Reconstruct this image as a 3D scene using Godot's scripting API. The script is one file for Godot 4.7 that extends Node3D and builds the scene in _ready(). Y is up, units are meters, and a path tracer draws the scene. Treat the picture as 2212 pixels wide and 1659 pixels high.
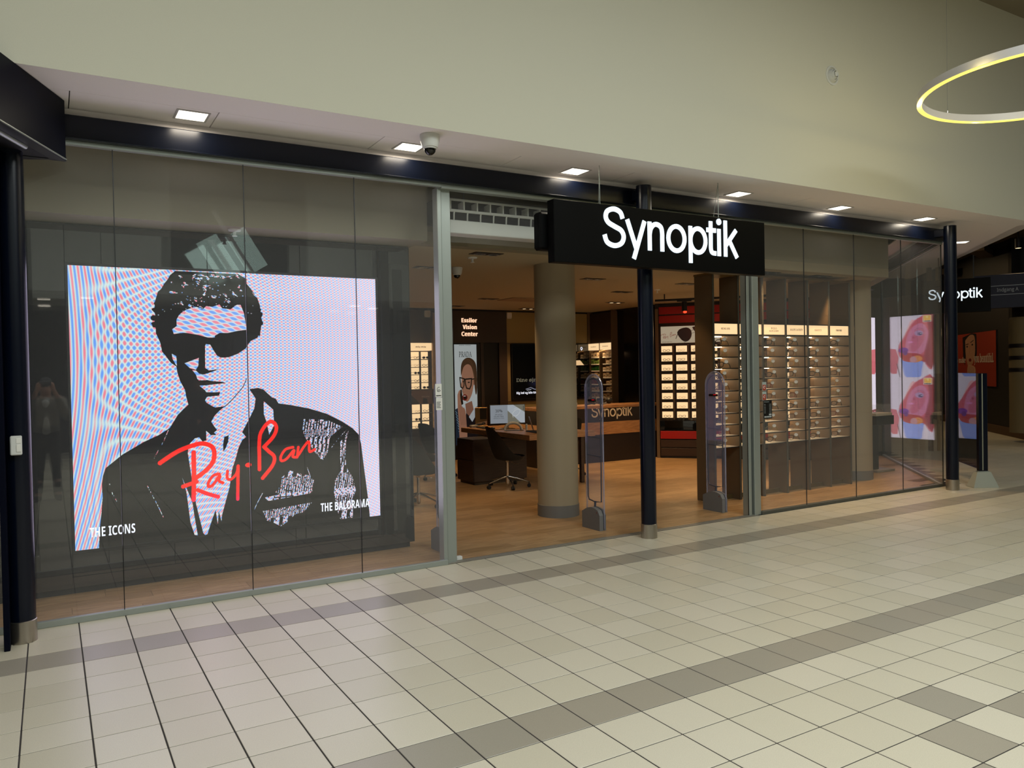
extends Node3D
# A shopping-mall optician's storefront, built object by object. x runs along the shop front, z = 0 is its glass, +z is the mall, y is up, metres.

var used := {}
var mats := {}
var font_sans: SystemFont
var font_bold: SystemFont
var font_serif: SystemFont

# ---------------------------------------------------------------- mesh builder
class MB:
	var v := PackedVector3Array()
	var n := PackedVector3Array()
	var t := PackedVector2Array()
	var c := PackedColorArray()
	var col := Color(1, 1, 1)
	var tinted := false
	func tri(a: Vector3, b: Vector3, d: Vector3, na: Vector3, nb: Vector3, nd: Vector3, ua := Vector2.ZERO, ub := Vector2.ZERO, ud := Vector2.ZERO) -> void:
		if (b - a).cross(d - a).dot(na + nb + nd) > 0.0:
			var k := b; b = d; d = k
			k = nb; nb = nd; nd = k
			var u := ub; ub = ud; ud = u
		v.append(a); v.append(b); v.append(d)
		n.append(na); n.append(nb); n.append(nd)
		t.append(ua); t.append(ub); t.append(ud)
		c.append(col); c.append(col); c.append(col)
	func quad(a: Vector3, b: Vector3, d: Vector3, e: Vector3, nn: Vector3) -> void: # a b d e round the face; uv a(0,1) b(1,1) d(1,0) e(0,0)
		tri(a, b, d, nn, nn, nn, Vector2(0, 1), Vector2(1, 1), Vector2(1, 0))
		tri(a, d, e, nn, nn, nn, Vector2(0, 1), Vector2(1, 0), Vector2(0, 0))
	func squad(a: Vector3, b: Vector3, d: Vector3, e: Vector3, na: Vector3, nb: Vector3, nd: Vector3, ne: Vector3) -> void:
		tri(a, b, d, na, nb, nd)
		tri(a, d, e, na, nd, ne)
	func box(at: Vector3, s: Vector3, bev := 0.0) -> MB:
		return obox(Transform3D(Basis(), at), s, bev)
	func span(a: Vector3, b: Vector3, bev := 0.0) -> MB: # a box between two corners
		return obox(Transform3D(Basis(), (a + b) / 2), (b - a).abs(), bev)
	func obox(x: Transform3D, s: Vector3, bev := 0.0) -> MB:
		var h := s / 2
		var b := minf(bev, minf(h.x, minf(h.y, h.z)) * 0.95)
		var ax := [Vector3.RIGHT, Vector3.UP, Vector3.BACK]
		for i in 3:
			var j := (i + 1) % 3
			var k := (i + 2) % 3
			for sg in [-1.0, 1.0]:
				var o: Vector3 = ax[i] * h[i] * sg
				var p: Vector3 = ax[j] * (h[j] - b)
				var q: Vector3 = ax[k] * (h[k] - b)
				var nn: Vector3 = (x.basis * (ax[i] * sg)).normalized()
				if i == 2:
					quad(x * (o - p - q) if false else x * (o - ax[0] * (h.x - b) - ax[1] * (h.y - b)), x * (o + ax[0] * (h.x - b) - ax[1] * (h.y - b)), x * (o + ax[0] * (h.x - b) + ax[1] * (h.y - b)), x * (o - ax[0] * (h.x - b) + ax[1] * (h.y - b)), nn)
				elif i == 0:
					quad(x * (o - ax[2] * (h.z - b) - ax[1] * (h.y - b)), x * (o + ax[2] * (h.z - b) - ax[1] * (h.y - b)), x * (o + ax[2] * (h.z - b) + ax[1] * (h.y - b)), x * (o - ax[2] * (h.z - b) + ax[1] * (h.y - b)), nn)
				else:
					quad(x * (o - ax[0] * (h.x - b) - ax[2] * (h.z - b)), x * (o + ax[0] * (h.x - b) - ax[2] * (h.z - b)), x * (o + ax[0] * (h.x - b) + ax[2] * (h.z - b)), x * (o - ax[0] * (h.x - b) + ax[2] * (h.z - b)), nn)
		if b > 0.0:
			for i in 3: # twelve edges
				var j := (i + 1) % 3
				var k := (i + 2) % 3
				for sj in [-1.0, 1.0]:
					for sk in [-1.0, 1.0]:
						var e: Vector3 = ax[i] * (h[i] - b)
						var p1: Vector3 = ax[j] * h[j] * sj + ax[k] * (h[k] - b) * sk
						var p2: Vector3 = ax[j] * (h[j] - b) * sj + ax[k] * h[k] * sk
						var nn: Vector3 = (x.basis * (ax[j] * sj + ax[k] * sk)).normalized()
						quad(x * (p1 - e), x * (p1 + e), x * (p2 + e), x * (p2 - e), nn)
			for sx in [-1.0, 1.0]:
				for sy in [-1.0, 1.0]:
					for sz in [-1.0, 1.0]:
						var g := Vector3(sx, sy, sz)
						var nn: Vector3 = (x.basis * g).normalized()
						tri(x * (Vector3(h.x, h.y - b, h.z - b) * g), x * (Vector3(h.x - b, h.y, h.z - b) * g), x * (Vector3(h.x - b, h.y - b, h.z) * g), nn, nn, nn)
		return self
	func tube(pts: Array, r: float, seg := 8, closed := false, r2 := -1.0, flat := 1.0) -> MB:
		var m := pts.size()
		if m < 2:
			return self
		var rings := []
		var norms := []
		var up := Vector3.UP
		for i in m:
			var d: Vector3
			if closed:
				d = pts[(i + 1) % m] - pts[(i - 1 + m) % m]
			else:
				d = pts[mini(i + 1, m - 1)] - pts[maxi(i - 1, 0)]
			d = d.normalized()
			if i == 0:
				up = Vector3.UP if absf(d.y) < 0.9 else Vector3.BACK
			var side := d.cross(up).normalized()
			up = side.cross(d).normalized()
			var rad := r if r2 < 0.0 else lerpf(r, r2, float(i) / (m - 1))
			var ring := []
			var nr := []
			for k in seg:
				var a := TAU * k / seg
				var dir := side * cos(a) + up * sin(a)
				nr.append(dir)
				ring.append(pts[i] + side * cos(a) * rad + up * sin(a) * rad * flat)
			rings.append(ring)
			norms.append(nr)
		for i in (m if closed else m - 1):
			var j := (i + 1) % m
			for k in seg:
				var l := (k + 1) % seg
				squad(rings[i][k], rings[i][l], rings[j][l], rings[j][k], norms[i][k], norms[i][l], norms[j][l], norms[j][k])
		if not closed:
			for e in [0, m - 1]:
				var nn: Vector3 = (pts[0] - pts[1]).normalized() if e == 0 else (pts[m - 1] - pts[m - 2]).normalized()
				for k in seg:
					tri(pts[e], rings[e][k], rings[e][(k + 1) % seg], nn, nn, nn)
		return self
	func lathe(prof: Array, at := Vector3.ZERO, seg := 24, bs := Basis()) -> MB: # prof: Vector2(radius, height), sharp profile corners
		for i in prof.size() - 1:
			var p: Vector2 = prof[i]
			var q: Vector2 = prof[i + 1]
			var d := (q - p)
			if d.length() < 1e-6:
				continue
			var pn := Vector2(d.y, -d.x).normalized()
			for k in seg:
				var a := TAU * k / seg
				var b := TAU * (k + 1) / seg
				var ca := Vector3(cos(a), 0, sin(a))
				var cb := Vector3(cos(b), 0, sin(b))
				var n1 := bs * (ca * pn.x + Vector3.UP * pn.y)
				var n2 := bs * (cb * pn.x + Vector3.UP * pn.y)
				squad(at + bs * (ca * p.x + Vector3.UP * p.y), at + bs * (cb * p.x + Vector3.UP * p.y), at + bs * (cb * q.x + Vector3.UP * q.y), at + bs * (ca * q.x + Vector3.UP * q.y), n1, n2, n2, n1)
		return self
	func prism(poly: PackedVector2Array, depth: float, x := Transform3D()) -> MB: # polygon in xy, from z = 0 to z = depth
		var idx := Geometry2D.triangulate_polygon(poly)
		var zf := x.basis.z.normalized()
		for i in range(0, idx.size(), 3):
			var p := poly[idx[i]]
			var q := poly[idx[i + 1]]
			var r := poly[idx[i + 2]]
			tri(x * Vector3(p.x, p.y, depth), x * Vector3(q.x, q.y, depth), x * Vector3(r.x, r.y, depth), zf, zf, zf)
			tri(x * Vector3(p.x, p.y, 0), x * Vector3(q.x, q.y, 0), x * Vector3(r.x, r.y, 0), -zf, -zf, -zf)
		var sg := -1.0 if Geometry2D.is_polygon_clockwise(poly) else 1.0
		for i in poly.size():
			var p := poly[i]
			var q := poly[(i + 1) % poly.size()]
			var e := (q - p).normalized()
			var nn := (x.basis * Vector3(e.y, -e.x, 0) * sg).normalized()
			quad(x * Vector3(p.x, p.y, 0), x * Vector3(q.x, q.y, 0), x * Vector3(q.x, q.y, depth), x * Vector3(p.x, p.y, depth), nn)
		return self
	func ribbon(pts: PackedVector2Array, w: float, depth: float, x := Transform3D(), closed := false) -> MB: # a stroke with thickness
		var m := pts.size()
		var L := []
		var R := []
		for i in m:
			var d: Vector2
			if closed:
				d = pts[(i + 1) % m] - pts[(i - 1 + m) % m]
			else:
				d = pts[mini(i + 1, m - 1)] - pts[maxi(i - 1, 0)]
			d = d.normalized()
			var o := Vector2(-d.y, d.x) * w / 2
			L.append(pts[i] + o)
			R.append(pts[i] - o)
		var zf := x.basis.z.normalized()
		for i in (m if closed else m - 1):
			var j := (i + 1) % m
			var a := x * Vector3(L[i].x, L[i].y, depth)
			var b := x * Vector3(L[j].x, L[j].y, depth)
			var d := x * Vector3(R[j].x, R[j].y, depth)
			var e := x * Vector3(R[i].x, R[i].y, depth)
			var a0 := x * Vector3(L[i].x, L[i].y, 0)
			var b0 := x * Vector3(L[j].x, L[j].y, 0)
			var d0 := x * Vector3(R[j].x, R[j].y, 0)
			var e0 := x * Vector3(R[i].x, R[i].y, 0)
			quad(a, b, d, e, zf)
			quad(a0, b0, d0, e0, -zf)
			quad(a0, b0, b, a, (a - e).normalized())
			quad(e0, d0, d, e, (e - a).normalized())
			if not closed and i == 0:
				quad(a0, e0, e, a, (a - b).normalized())
			if not closed and i == m - 2:
				quad(b0, d0, d, b, (b - a).normalized())
		return self
	func disc(at: Vector3, r: float, nn: Vector3, seg := 20, ry := -1.0) -> MB:
		var s := nn.cross(Vector3.UP if absf(nn.y) < 0.9 else Vector3.RIGHT).normalized()
		var u := s.cross(nn).normalized()
		if ry < 0.0:
			ry = r
		for k in seg:
			var a := TAU * k / seg
			var b := TAU * (k + 1) / seg
			tri(at, at + s * cos(a) * r + u * sin(a) * ry, at + s * cos(b) * r + u * sin(b) * ry, nn, nn, nn)
		return self
	func ball(at: Vector3, r: Vector3, seg := 14, rings := 9, from := 0.0, to := PI) -> MB:
		for i in rings:
			var a := lerpf(from, to, float(i) / rings)
			var b := lerpf(from, to, float(i + 1) / rings)
			for k in seg:
				var p := TAU * k / seg
				var q := TAU * (k + 1) / seg
				var w := [Vector3(sin(a) * cos(p), cos(a), sin(a) * sin(p)), Vector3(sin(a) * cos(q), cos(a), sin(a) * sin(q)), Vector3(sin(b) * cos(q), cos(b), sin(b) * sin(q)), Vector3(sin(b) * cos(p), cos(b), sin(b) * sin(p))]
				var nr := []
				for z in w:
					nr.append((z / r).normalized())
				squad(at + w[0] * r, at + w[1] * r, at + w[2] * r, at + w[3] * r, nr[0], nr[1], nr[2], nr[3])
		return self
	func mesh() -> ArrayMesh:
		var am := ArrayMesh.new()
		if v.is_empty():
			return am
		var a := []
		a.resize(Mesh.ARRAY_MAX)
		a[Mesh.ARRAY_VERTEX] = v
		a[Mesh.ARRAY_NORMAL] = n
		a[Mesh.ARRAY_TEX_UV] = t
		if tinted:
			a[Mesh.ARRAY_COLOR] = c
		am.add_surface_from_arrays(Mesh.PRIMITIVE_TRIANGLES, a)
		return am

# ---------------------------------------------------------------- painting flat print
class Paint:
	var im: Image
	var w: int
	var h: int
	func _init(pw: int, ph: int, bg: Color) -> void:
		w = pw; h = ph
		im = Image.create(w, h, false, Image.FORMAT_RGB8)
		im.fill(bg)
	func poly(p: Array, col: Color, sx := 1.0, sy := 1.0, ox := 0.0, oy := 0.0) -> void: # flat list x, y, x, y
		var m := p.size() / 2
		var xs := PackedFloat32Array()
		var ys := PackedFloat32Array()
		var lo := 1e9
		var hi := -1e9
		for i in m:
			xs.append(p[i * 2] * sx + ox)
			ys.append(p[i * 2 + 1] * sy + oy)
			lo = minf(lo, ys[i]); hi = maxf(hi, ys[i])
		for y in range(maxi(0, int(lo)), mini(h - 1, int(hi)) + 1):
			var yc := y + 0.5
			var cut := PackedFloat32Array()
			for i in m:
				var j := (i + 1) % m
				if (ys[i] <= yc) != (ys[j] <= yc):
					cut.append(xs[i] + (yc - ys[i]) / (ys[j] - ys[i]) * (xs[j] - xs[i]))
			cut.sort()
			for i in range(0, cut.size() - 1, 2):
				var a := int(round(cut[i]))
				var b := int(round(cut[i + 1]))
				if b > a:
					im.fill_rect(Rect2i(a, y, b - a, 1).intersection(Rect2i(0, 0, w, h)), col)
	func oval(cx: float, cy: float, rx: float, ry: float, col: Color) -> void:
		for y in range(maxi(0, int(cy - ry)), mini(h - 1, int(cy + ry)) + 1):
			var k := 1.0 - pow((y + 0.5 - cy) / ry, 2)
			if k > 0:
				var d := rx * sqrt(k)
				im.fill_rect(Rect2i(int(cx - d), y, maxi(1, int(2 * d)), 1).intersection(Rect2i(0, 0, w, h)), col)
	func stroke(p: Array, wd: float, col: Color, sx := 1.0, sy := 1.0, ox := 0.0, oy := 0.0) -> void:
		var m := p.size() / 2
		for i in m - 1:
			var a := Vector2(p[i * 2] * sx + ox, p[i * 2 + 1] * sy + oy)
			var b := Vector2(p[i * 2 + 2] * sx + ox, p[i * 2 + 3] * sy + oy)
			var steps := maxi(1, int(a.distance_to(b) / maxf(0.8, wd * 0.25)))
			for k in steps + 1:
				var q := a.lerp(b, float(k) / steps)
				oval(q.x, q.y, maxf(wd / 2, 0.6), maxf(wd / 2, 0.6), col)
	func tex() -> ImageTexture:
		return ImageTexture.create_from_image(im)

func curve(p: Array, sub := 5, closed := false) -> PackedVector2Array: # Catmull-Rom through Vector2 points
	var out := PackedVector2Array()
	var m := p.size()
	for i in (m if closed else m - 1):
		var a: Vector2 = p[(i - 1 + m) % m] if closed else p[maxi(i - 1, 0)]
		var b: Vector2 = p[i]
		var c: Vector2 = p[(i + 1) % m]
		var d: Vector2 = p[(i + 2) % m] if closed else p[mini(i + 2, m - 1)]
		for k in sub:
			out.append(b.cubic_interpolate(c, a, d, float(k) / sub))
	if not closed:
		out.append(p[m - 1])
	return out

func flat_curve(p: Array, sub := 5) -> Array: # the same for flat number lists
	var q := []
	for i in p.size() / 2:
		q.append(Vector2(p[i * 2], p[i * 2 + 1]))
	var out := []
	for e in curve(q, sub):
		out.append(e.x); out.append(e.y)
	return out

# ---------------------------------------------------------------- nodes
func numbered(parent: Node, called: String) -> String:
	var key := "%d/%s" % [parent.get_instance_id(), called]
	var k: int = used.get(key, 0)
	used[key] = k + 1
	return called if k == 0 else "%s_%03d" % [called, k]

func tag(o: Node, label := "", category := "", group := "", kind := "") -> Node:
	if label: o.set_meta("label", label)
	if category: o.set_meta("category", category)
	if group: o.set_meta("group", group)
	if kind: o.set_meta("kind", kind)
	return o

func thing(called: String, label: String, category: String, at := Vector3.ZERO, turn := 0.0, group := "", kind := "") -> Node3D:
	var o := Node3D.new()
	o.name = numbered(self, called)
	add_child(o)
	o.position = at
	o.rotation.y = turn
	tag(o, label, category, group, kind)
	return o

func part(called: String, mb, m: Material, parent: Node, at := Vector3.ZERO, label := "") -> MeshInstance3D:
	var o := MeshInstance3D.new()
	o.name = numbered(parent, called)
	o.mesh = mb if mb is Mesh else mb.mesh()
	o.material_override = m
	o.position = at
	parent.add_child(o)
	if label: o.set_meta("label", label)
	return o

func one(called: String, mb, m: Material, label: String, category: String, group := "", kind := "", at := Vector3.ZERO) -> MeshInstance3D:
	var o := part(called, mb, m, self, at)
	tag(o, label, category, group, kind)
	return o

func copy(o: Node3D, label: String, at: Vector3, turn := 0.0) -> Node3D:
	var c: Node3D = o.duplicate()
	c.name = numbered(self, String(o.name).get_slice("_00", 0))
	add_child(c)
	c.position = at
	c.rotation.y = turn
	c.set_meta("label", label)
	return c

func words(s: String, f: Font, w: float, h: float, depth: float, m: Material, parent: Node, at: Vector3, bs := Basis(), called := "lettering") -> MeshInstance3D: # raised lettering fitted to w x h, its lower left corner at «at»
	var tm := TextMesh.new()
	tm.text = s
	tm.font = f
	tm.font_size = 48
	tm.pixel_size = 0.01
	tm.depth = 0.1
	tm.curve_step = 1.0
	tm.horizontal_alignment = HORIZONTAL_ALIGNMENT_LEFT
	tm.vertical_alignment = VERTICAL_ALIGNMENT_BOTTOM
	var bb := tm.get_aabb()
	var o := MeshInstance3D.new()
	o.name = numbered(parent, called)
	o.mesh = tm
	o.material_override = m
	parent.add_child(o)
	var sc := Vector3(w / maxf(bb.size.x, 1e-4), h / maxf(bb.size.y, 1e-4), depth / maxf(bb.size.z, 1e-4))
	o.transform = Transform3D(bs * Basis.from_scale(sc), at - bs * (bb.position * sc))
	return o

func M(key: String, col: Color, rough := 0.6, metal := 0.0, spec := 0.5) -> StandardMaterial3D:
	if mats.has(key):
		return mats[key]
	var m := StandardMaterial3D.new()
	m.resource_name = key
	m.albedo_color = col
	m.roughness = rough
	m.metallic = metal
	m.metallic_specular = spec
	mats[key] = m
	return m

func G(key: String, col: Color, energy: float) -> StandardMaterial3D: # something that gives off light
	if mats.has(key):
		return mats[key]
	var m := M(key, col.darkened(0.3), 0.4)
	m.emission_enabled = true
	m.emission = col
	m.emission_energy_multiplier = energy
	return m

func screen(key: String, tx: Texture2D, energy: float, rough := 0.12) -> StandardMaterial3D:
	var m := M(key, Color(0.015, 0.015, 0.017), rough)
	m.emission_enabled = true
	m.emission = Color.BLACK
	m.emission_texture = tx
	m.emission_energy_multiplier = energy
	return m

func print_mat(key: String, tx: Texture2D, rough := 0.5) -> StandardMaterial3D:
	var m := M(key, Color.WHITE, rough)
	m.albedo_texture = tx
	return m

func area(at: Vector3, towards: Vector3, size: Vector2, col: Color, energy: float, called := "area_light") -> AreaLight3D:
	var l := AreaLight3D.new()
	l.name = numbered(self, called)
	l.area_size = size
	l.light_color = col
	l.light_energy = energy
	l.area_range = 40.0
	l.area_attenuation = 2.0
	l.shadow_enabled = true
	add_child(l)
	l.look_at_from_position(at, at + towards, Vector3.UP if absf(towards.normalized().y) < 0.9 else Vector3.BACK)
	return l

func spot(at: Vector3, towards: Vector3, angle: float, col: Color, energy: float, size := 0.04) -> SpotLight3D:
	var l := SpotLight3D.new()
	l.name = numbered(self, "spot_light")
	l.spot_angle = angle
	l.spot_angle_attenuation = 0.6
	l.spot_range = 30.0
	l.spot_attenuation = 2.0
	l.light_color = col
	l.light_energy = energy
	l.light_size = size
	l.shadow_enabled = true
	add_child(l)
	l.look_at_from_position(at, at + towards, Vector3.UP if absf(towards.normalized().y) < 0.9 else Vector3.BACK)
	return l

const CAM := Vector3(0.1623, 1.7308, 6.3656)
const YAW := -30.6164
const PITCH := -0.8980
const ROLL := -1.0990
const FOV := 52.3512
const CEIL := 3.0 # shop ceiling
const SOFFIT := 3.66
const HALL := 6.4

func _ready() -> void:
	# ------------------------------------------------ camera, air, large lights, exposure
	var cam := Camera3D.new()
	cam.name = "camera"
	cam.fov = FOV
	cam.near = 0.02
	cam.far = 200.0
	cam.transform = Transform3D(Basis(Vector3.UP, deg_to_rad(YAW)) * Basis(Vector3.RIGHT, deg_to_rad(PITCH)) * Basis(Vector3.BACK, deg_to_rad(ROLL)), CAM)
	add_child(cam)
	cam.current = true
	var env := Environment.new()
	env.background_mode = Environment.BG_COLOR
	env.background_color = Color(0.05, 0.05, 0.05)
	env.tonemap_mode = Environment.TONE_MAPPER_LINEAR
	env.tonemap_exposure = 1.0
	env.sdfgi_enabled = true
	env.ssao_enabled = true
	env.ssil_enabled = true
	var we := WorldEnvironment.new()
	we.name = "environment"
	we.environment = env
	add_child(we)
	font_sans = SystemFont.new(); font_sans.font_names = PackedStringArray(["Droid Sans"])
	font_bold = SystemFont.new(); font_bold.font_names = PackedStringArray(["Droid Sans"]); font_bold.font_weight = 700
	font_serif = SystemFont.new(); font_serif.font_names = PackedStringArray(["Droid Serif"])
	# the hall's daylight ceilings: opal panels under roof glass, each with its light
	roof_panel(Vector3(-3.6, HALL - 0.03, 7.3), Vector2(3.6, 4.0), 12.0, "opal daylight panel in the hall ceiling, leftmost of the row")
	roof_panel(Vector3(1.0, HALL - 0.03, 7.3), Vector2(3.6, 4.0), 20.0, "opal daylight panel in the hall ceiling, right above the photographer")
	roof_panel(Vector3(5.6, HALL - 0.03, 7.3), Vector2(3.6, 4.0), 38.0, "opal daylight panel in the hall ceiling, right of the photographer")
	roof_panel(Vector3(19.5, HALL - 0.03, 4.5), Vector2(5.0, 3.0), 6.0, "small opal daylight panel in the ceiling at the hall's right end")
	# ------------------------------------------------ the setting
	surfaces()
	mall_floor()
	shop_floor()
	hall_shell()
	shop_shell()
	shop_front()
	neighbour()
	# ------------------------------------------------ things
	led_wall()
	main_sign()
	soffit_lights()
	hall_fittings()
	shop_ceiling()
	columns()
	fin_display()
	frame_wall()
	back_wall()
	desk_zone()
	counter_zone()
	gates()
	right_side()
	opposite_side()
	people()

func roof_panel(at: Vector3, size: Vector2, energy: float, label: String) -> void:
	var t := thing("roof_light", label, "skylight", at)
	part("diffuser", MB.new().box(Vector3.ZERO, Vector3(size.x, 0.02, size.y)), G("roof_glow", Color(0.98, 1.0, 0.97), 1.6), t)
	var fr := MB.new()
	for s in [-1, 1]:
		fr.box(Vector3(s * (size.x / 2 + 0.04), 0, 0), Vector3(0.08, 0.06, size.y + 0.16))
		fr.box(Vector3(0, 0, s * (size.y / 2 + 0.04)), Vector3(size.x, 0.06, 0.08))
	part("frame", fr, M("white_metal", Color(0.85, 0.85, 0.83), 0.4), t)
	area(at - Vector3(0, 0.03, 0), Vector3.DOWN, size, Color(0.965, 1.0, 1.0), energy)

func noise_tex(freq: float, lo: Color, hi: Color, sz := 256, octaves := 4, stretch := Vector2.ONE, seed_ := 3) -> ImageTexture:
	var f := FastNoiseLite.new()
	f.seed = seed_
	f.frequency = freq
	f.fractal_octaves = octaves
	var im := Image.create(sz, sz, false, Image.FORMAT_RGB8)
	for y in sz:
		for x in sz:
			# wrap by blending two shifted copies
			var a := float(x) / sz
			var v := lerpf(f.get_noise_2d(x * stretch.x, y * stretch.y), f.get_noise_2d((x - sz) * stretch.x, y * stretch.y), a)
			im.set_pixel(x, y, lo.lerp(hi, clampf(v * 1.1 + 0.5, 0, 1)))
	return ImageTexture.create_from_image(im)

func world_tex(m: StandardMaterial3D, tx: Texture2D, scale: Vector3) -> void:
	m.albedo_texture = tx
	m.uv1_triplanar = true
	m.uv1_world_triplanar = true
	m.uv1_scale = scale

func surfaces() -> void:
	# stoneware tiles: fine speckle, one material per tone
	var fine := noise_tex(0.42, Color(0.90, 0.90, 0.90), Color(1, 1, 1), 256, 3)
	var tones := [Color(0.805, 0.77, 0.685), Color(0.82, 0.785, 0.705), Color(0.79, 0.755, 0.67), Color(0.635, 0.60, 0.535), Color(0.62, 0.59, 0.53)]
	for i in 5:
		world_tex(M("tile_%d" % i, tones[i], 0.34, 0.0, 0.45), fine, Vector3(2.2, 2.2, 2.2))
	var field := M("tile_field", Color.WHITE, 0.34, 0.0, 0.45)
	field.vertex_color_use_as_albedo = true
	world_tex(field, fine, Vector3(2.2, 2.2, 2.2))
	M("grout", Color(0.17, 0.15, 0.135), 0.9)
	# plaster and paint
	var roller := noise_tex(0.30, Color(0.965, 0.965, 0.965), Color(1, 1, 1), 256, 3, Vector2.ONE, 9)
	world_tex(M("hall_paint", Color(0.80, 0.785, 0.715), 0.85), roller, Vector3(3, 3, 3))
	world_tex(M("soffit_paint", Color(0.94, 0.915, 0.905), 0.8), roller, Vector3(3, 3, 3))
	world_tex(M("shop_paint", Color(0.50, 0.475, 0.395), 0.8), roller, Vector3(3, 3, 3))
	world_tex(M("shop_ceiling_paint", Color(0.66, 0.61, 0.50), 0.85), roller, Vector3(3, 3, 3))
	world_tex(M("dark_board", Color(0.20, 0.145, 0.11), 0.42), roller, Vector3(2, 2, 2))
	# wood
	var grain := noise_tex(0.035, Color(0.74, 0.70, 0.66), Color(1.05, 1.03, 1.0), 256, 5, Vector2(0.35, 4.0), 5)
	var wood := [Color(0.68, 0.56, 0.41), Color(0.71, 0.59, 0.44), Color(0.645, 0.53, 0.385), Color(0.695, 0.575, 0.43)]
	for i in 4:
		world_tex(M("plank_%d" % i, wood[i], 0.36, 0.0, 0.45), grain, Vector3(0.9, 1.3 , 1.9 + 0.13 * i))
	var pf := M("plank_field", Color(0.68, 0.56, 0.41), 0.36, 0.0, 0.45)
	world_tex(pf, grain, Vector3(0.9, 1.3, 1.9))
	world_tex(M("oak", Color(0.68, 0.50, 0.33), 0.42), grain, Vector3(1.1, 1.6, 2.0))
	world_tex(M("walnut", Color(0.22, 0.145, 0.10), 0.45), grain, Vector3(1.1, 1.6, 2.0))
	# metals, glass
	M("navy", Color(0.02, 0.042, 0.10), 0.26, 0.0, 0.40)
	M("navy_flat", Color(0.02, 0.03, 0.085), 0.4, 0.0, 0.18)
	var ss := M("brushed_steel", Color(0.72, 0.69, 0.64), 0.30, 0.95)
	ss.albedo_texture = noise_tex(0.2, Color(0.85, 0.85, 0.85), Color(1, 1, 1), 128, 3, Vector2(6, 0.2), 7)
	M("aluminium", Color(0.62, 0.645, 0.62), 0.38, 0.55)
	M("chrome", Color(0.80, 0.78, 0.75), 0.14, 1.0)
	M("bronze", Color(0.40, 0.325, 0.24), 0.45, 0.1)
	M("bronze_edge", Color(0.33, 0.31, 0.27), 0.35, 0.4)
	M("black_gloss", Color(0.02, 0.022, 0.024), 0.02, 0.0, 0.7)
	M("black_matt", Color(0.022, 0.022, 0.024), 0.5)
	M("sign_black", Color(0.012, 0.012, 0.013), 0.5, 0.0, 0.22)
	M("white_plastic", Color(0.80, 0.80, 0.78), 0.4)
	M("grey_plastic", Color(0.42, 0.415, 0.41), 0.5)
	M("column_paint", Color(0.60, 0.54, 0.44), 0.8)
	M("column_skirt", Color(0.42, 0.405, 0.385), 0.6)
	M("shelf_white", Color(0.82, 0.78, 0.72), 0.35)
	M("frame_dark", Color(0.03, 0.027, 0.026), 0.3)
	M("frame_tortoise", Color(0.26, 0.11, 0.05), 0.28)
	M("frame_gold", Color(0.75, 0.58, 0.32), 0.25, 0.9)
	M("frame_red", Color(0.40, 0.05, 0.05), 0.3)
	M("frame_olive", Color(0.42, 0.42, 0.16), 0.3)
	M("paper", Color(0.86, 0.85, 0.82), 0.7)
	var gl := M("glass", Color(1, 1, 1, 0.02), 0.0, 0.0, 0.38)
	gl.transparency = BaseMaterial3D.TRANSPARENCY_ALPHA
	var gc := M("corner_glass", Color(1, 1, 1, 0.03), 0.0)
	gc.transparency = BaseMaterial3D.TRANSPARENCY_ALPHA
	var ac := M("acrylic", Color(0.75, 0.78, 0.9, 0.10), 0.05)
	ac.transparency = BaseMaterial3D.TRANSPARENCY_ALPHA
	var ln := M("lens", Color(0.95, 0.97, 1.0, 0.06), 0.02)
	ln.transparency = BaseMaterial3D.TRANSPARENCY_ALPHA
	M("lens_dark", Color(0.03, 0.025, 0.022), 0.1)
	G("warm_box", Color(1.0, 0.85, 0.64), 0.92)
	G("warm_strip", Color(1.0, 0.88, 0.70), 28.0)
	G("white_letters", Color(0.90, 0.96, 1.0), 1.15)
	G("soffit_glow", Color(1.0, 0.96, 0.88), 2.6)
	G("shop_spot_glow", Color(1.0, 0.85, 0.65), 3.0)

# ---------------------------------------------------------------- floors
func dark_tile(i: int, j: int) -> bool:
	return j == 2 or j == 10 or (j >= 13 and absi(i - 13) == j - 13) or j == 37

func on_mall(x: float, z: float) -> bool: # mall side of the shop front, which turns back 45 degrees at its right end
	return z > 0.0 or x + z > 11.0

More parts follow.
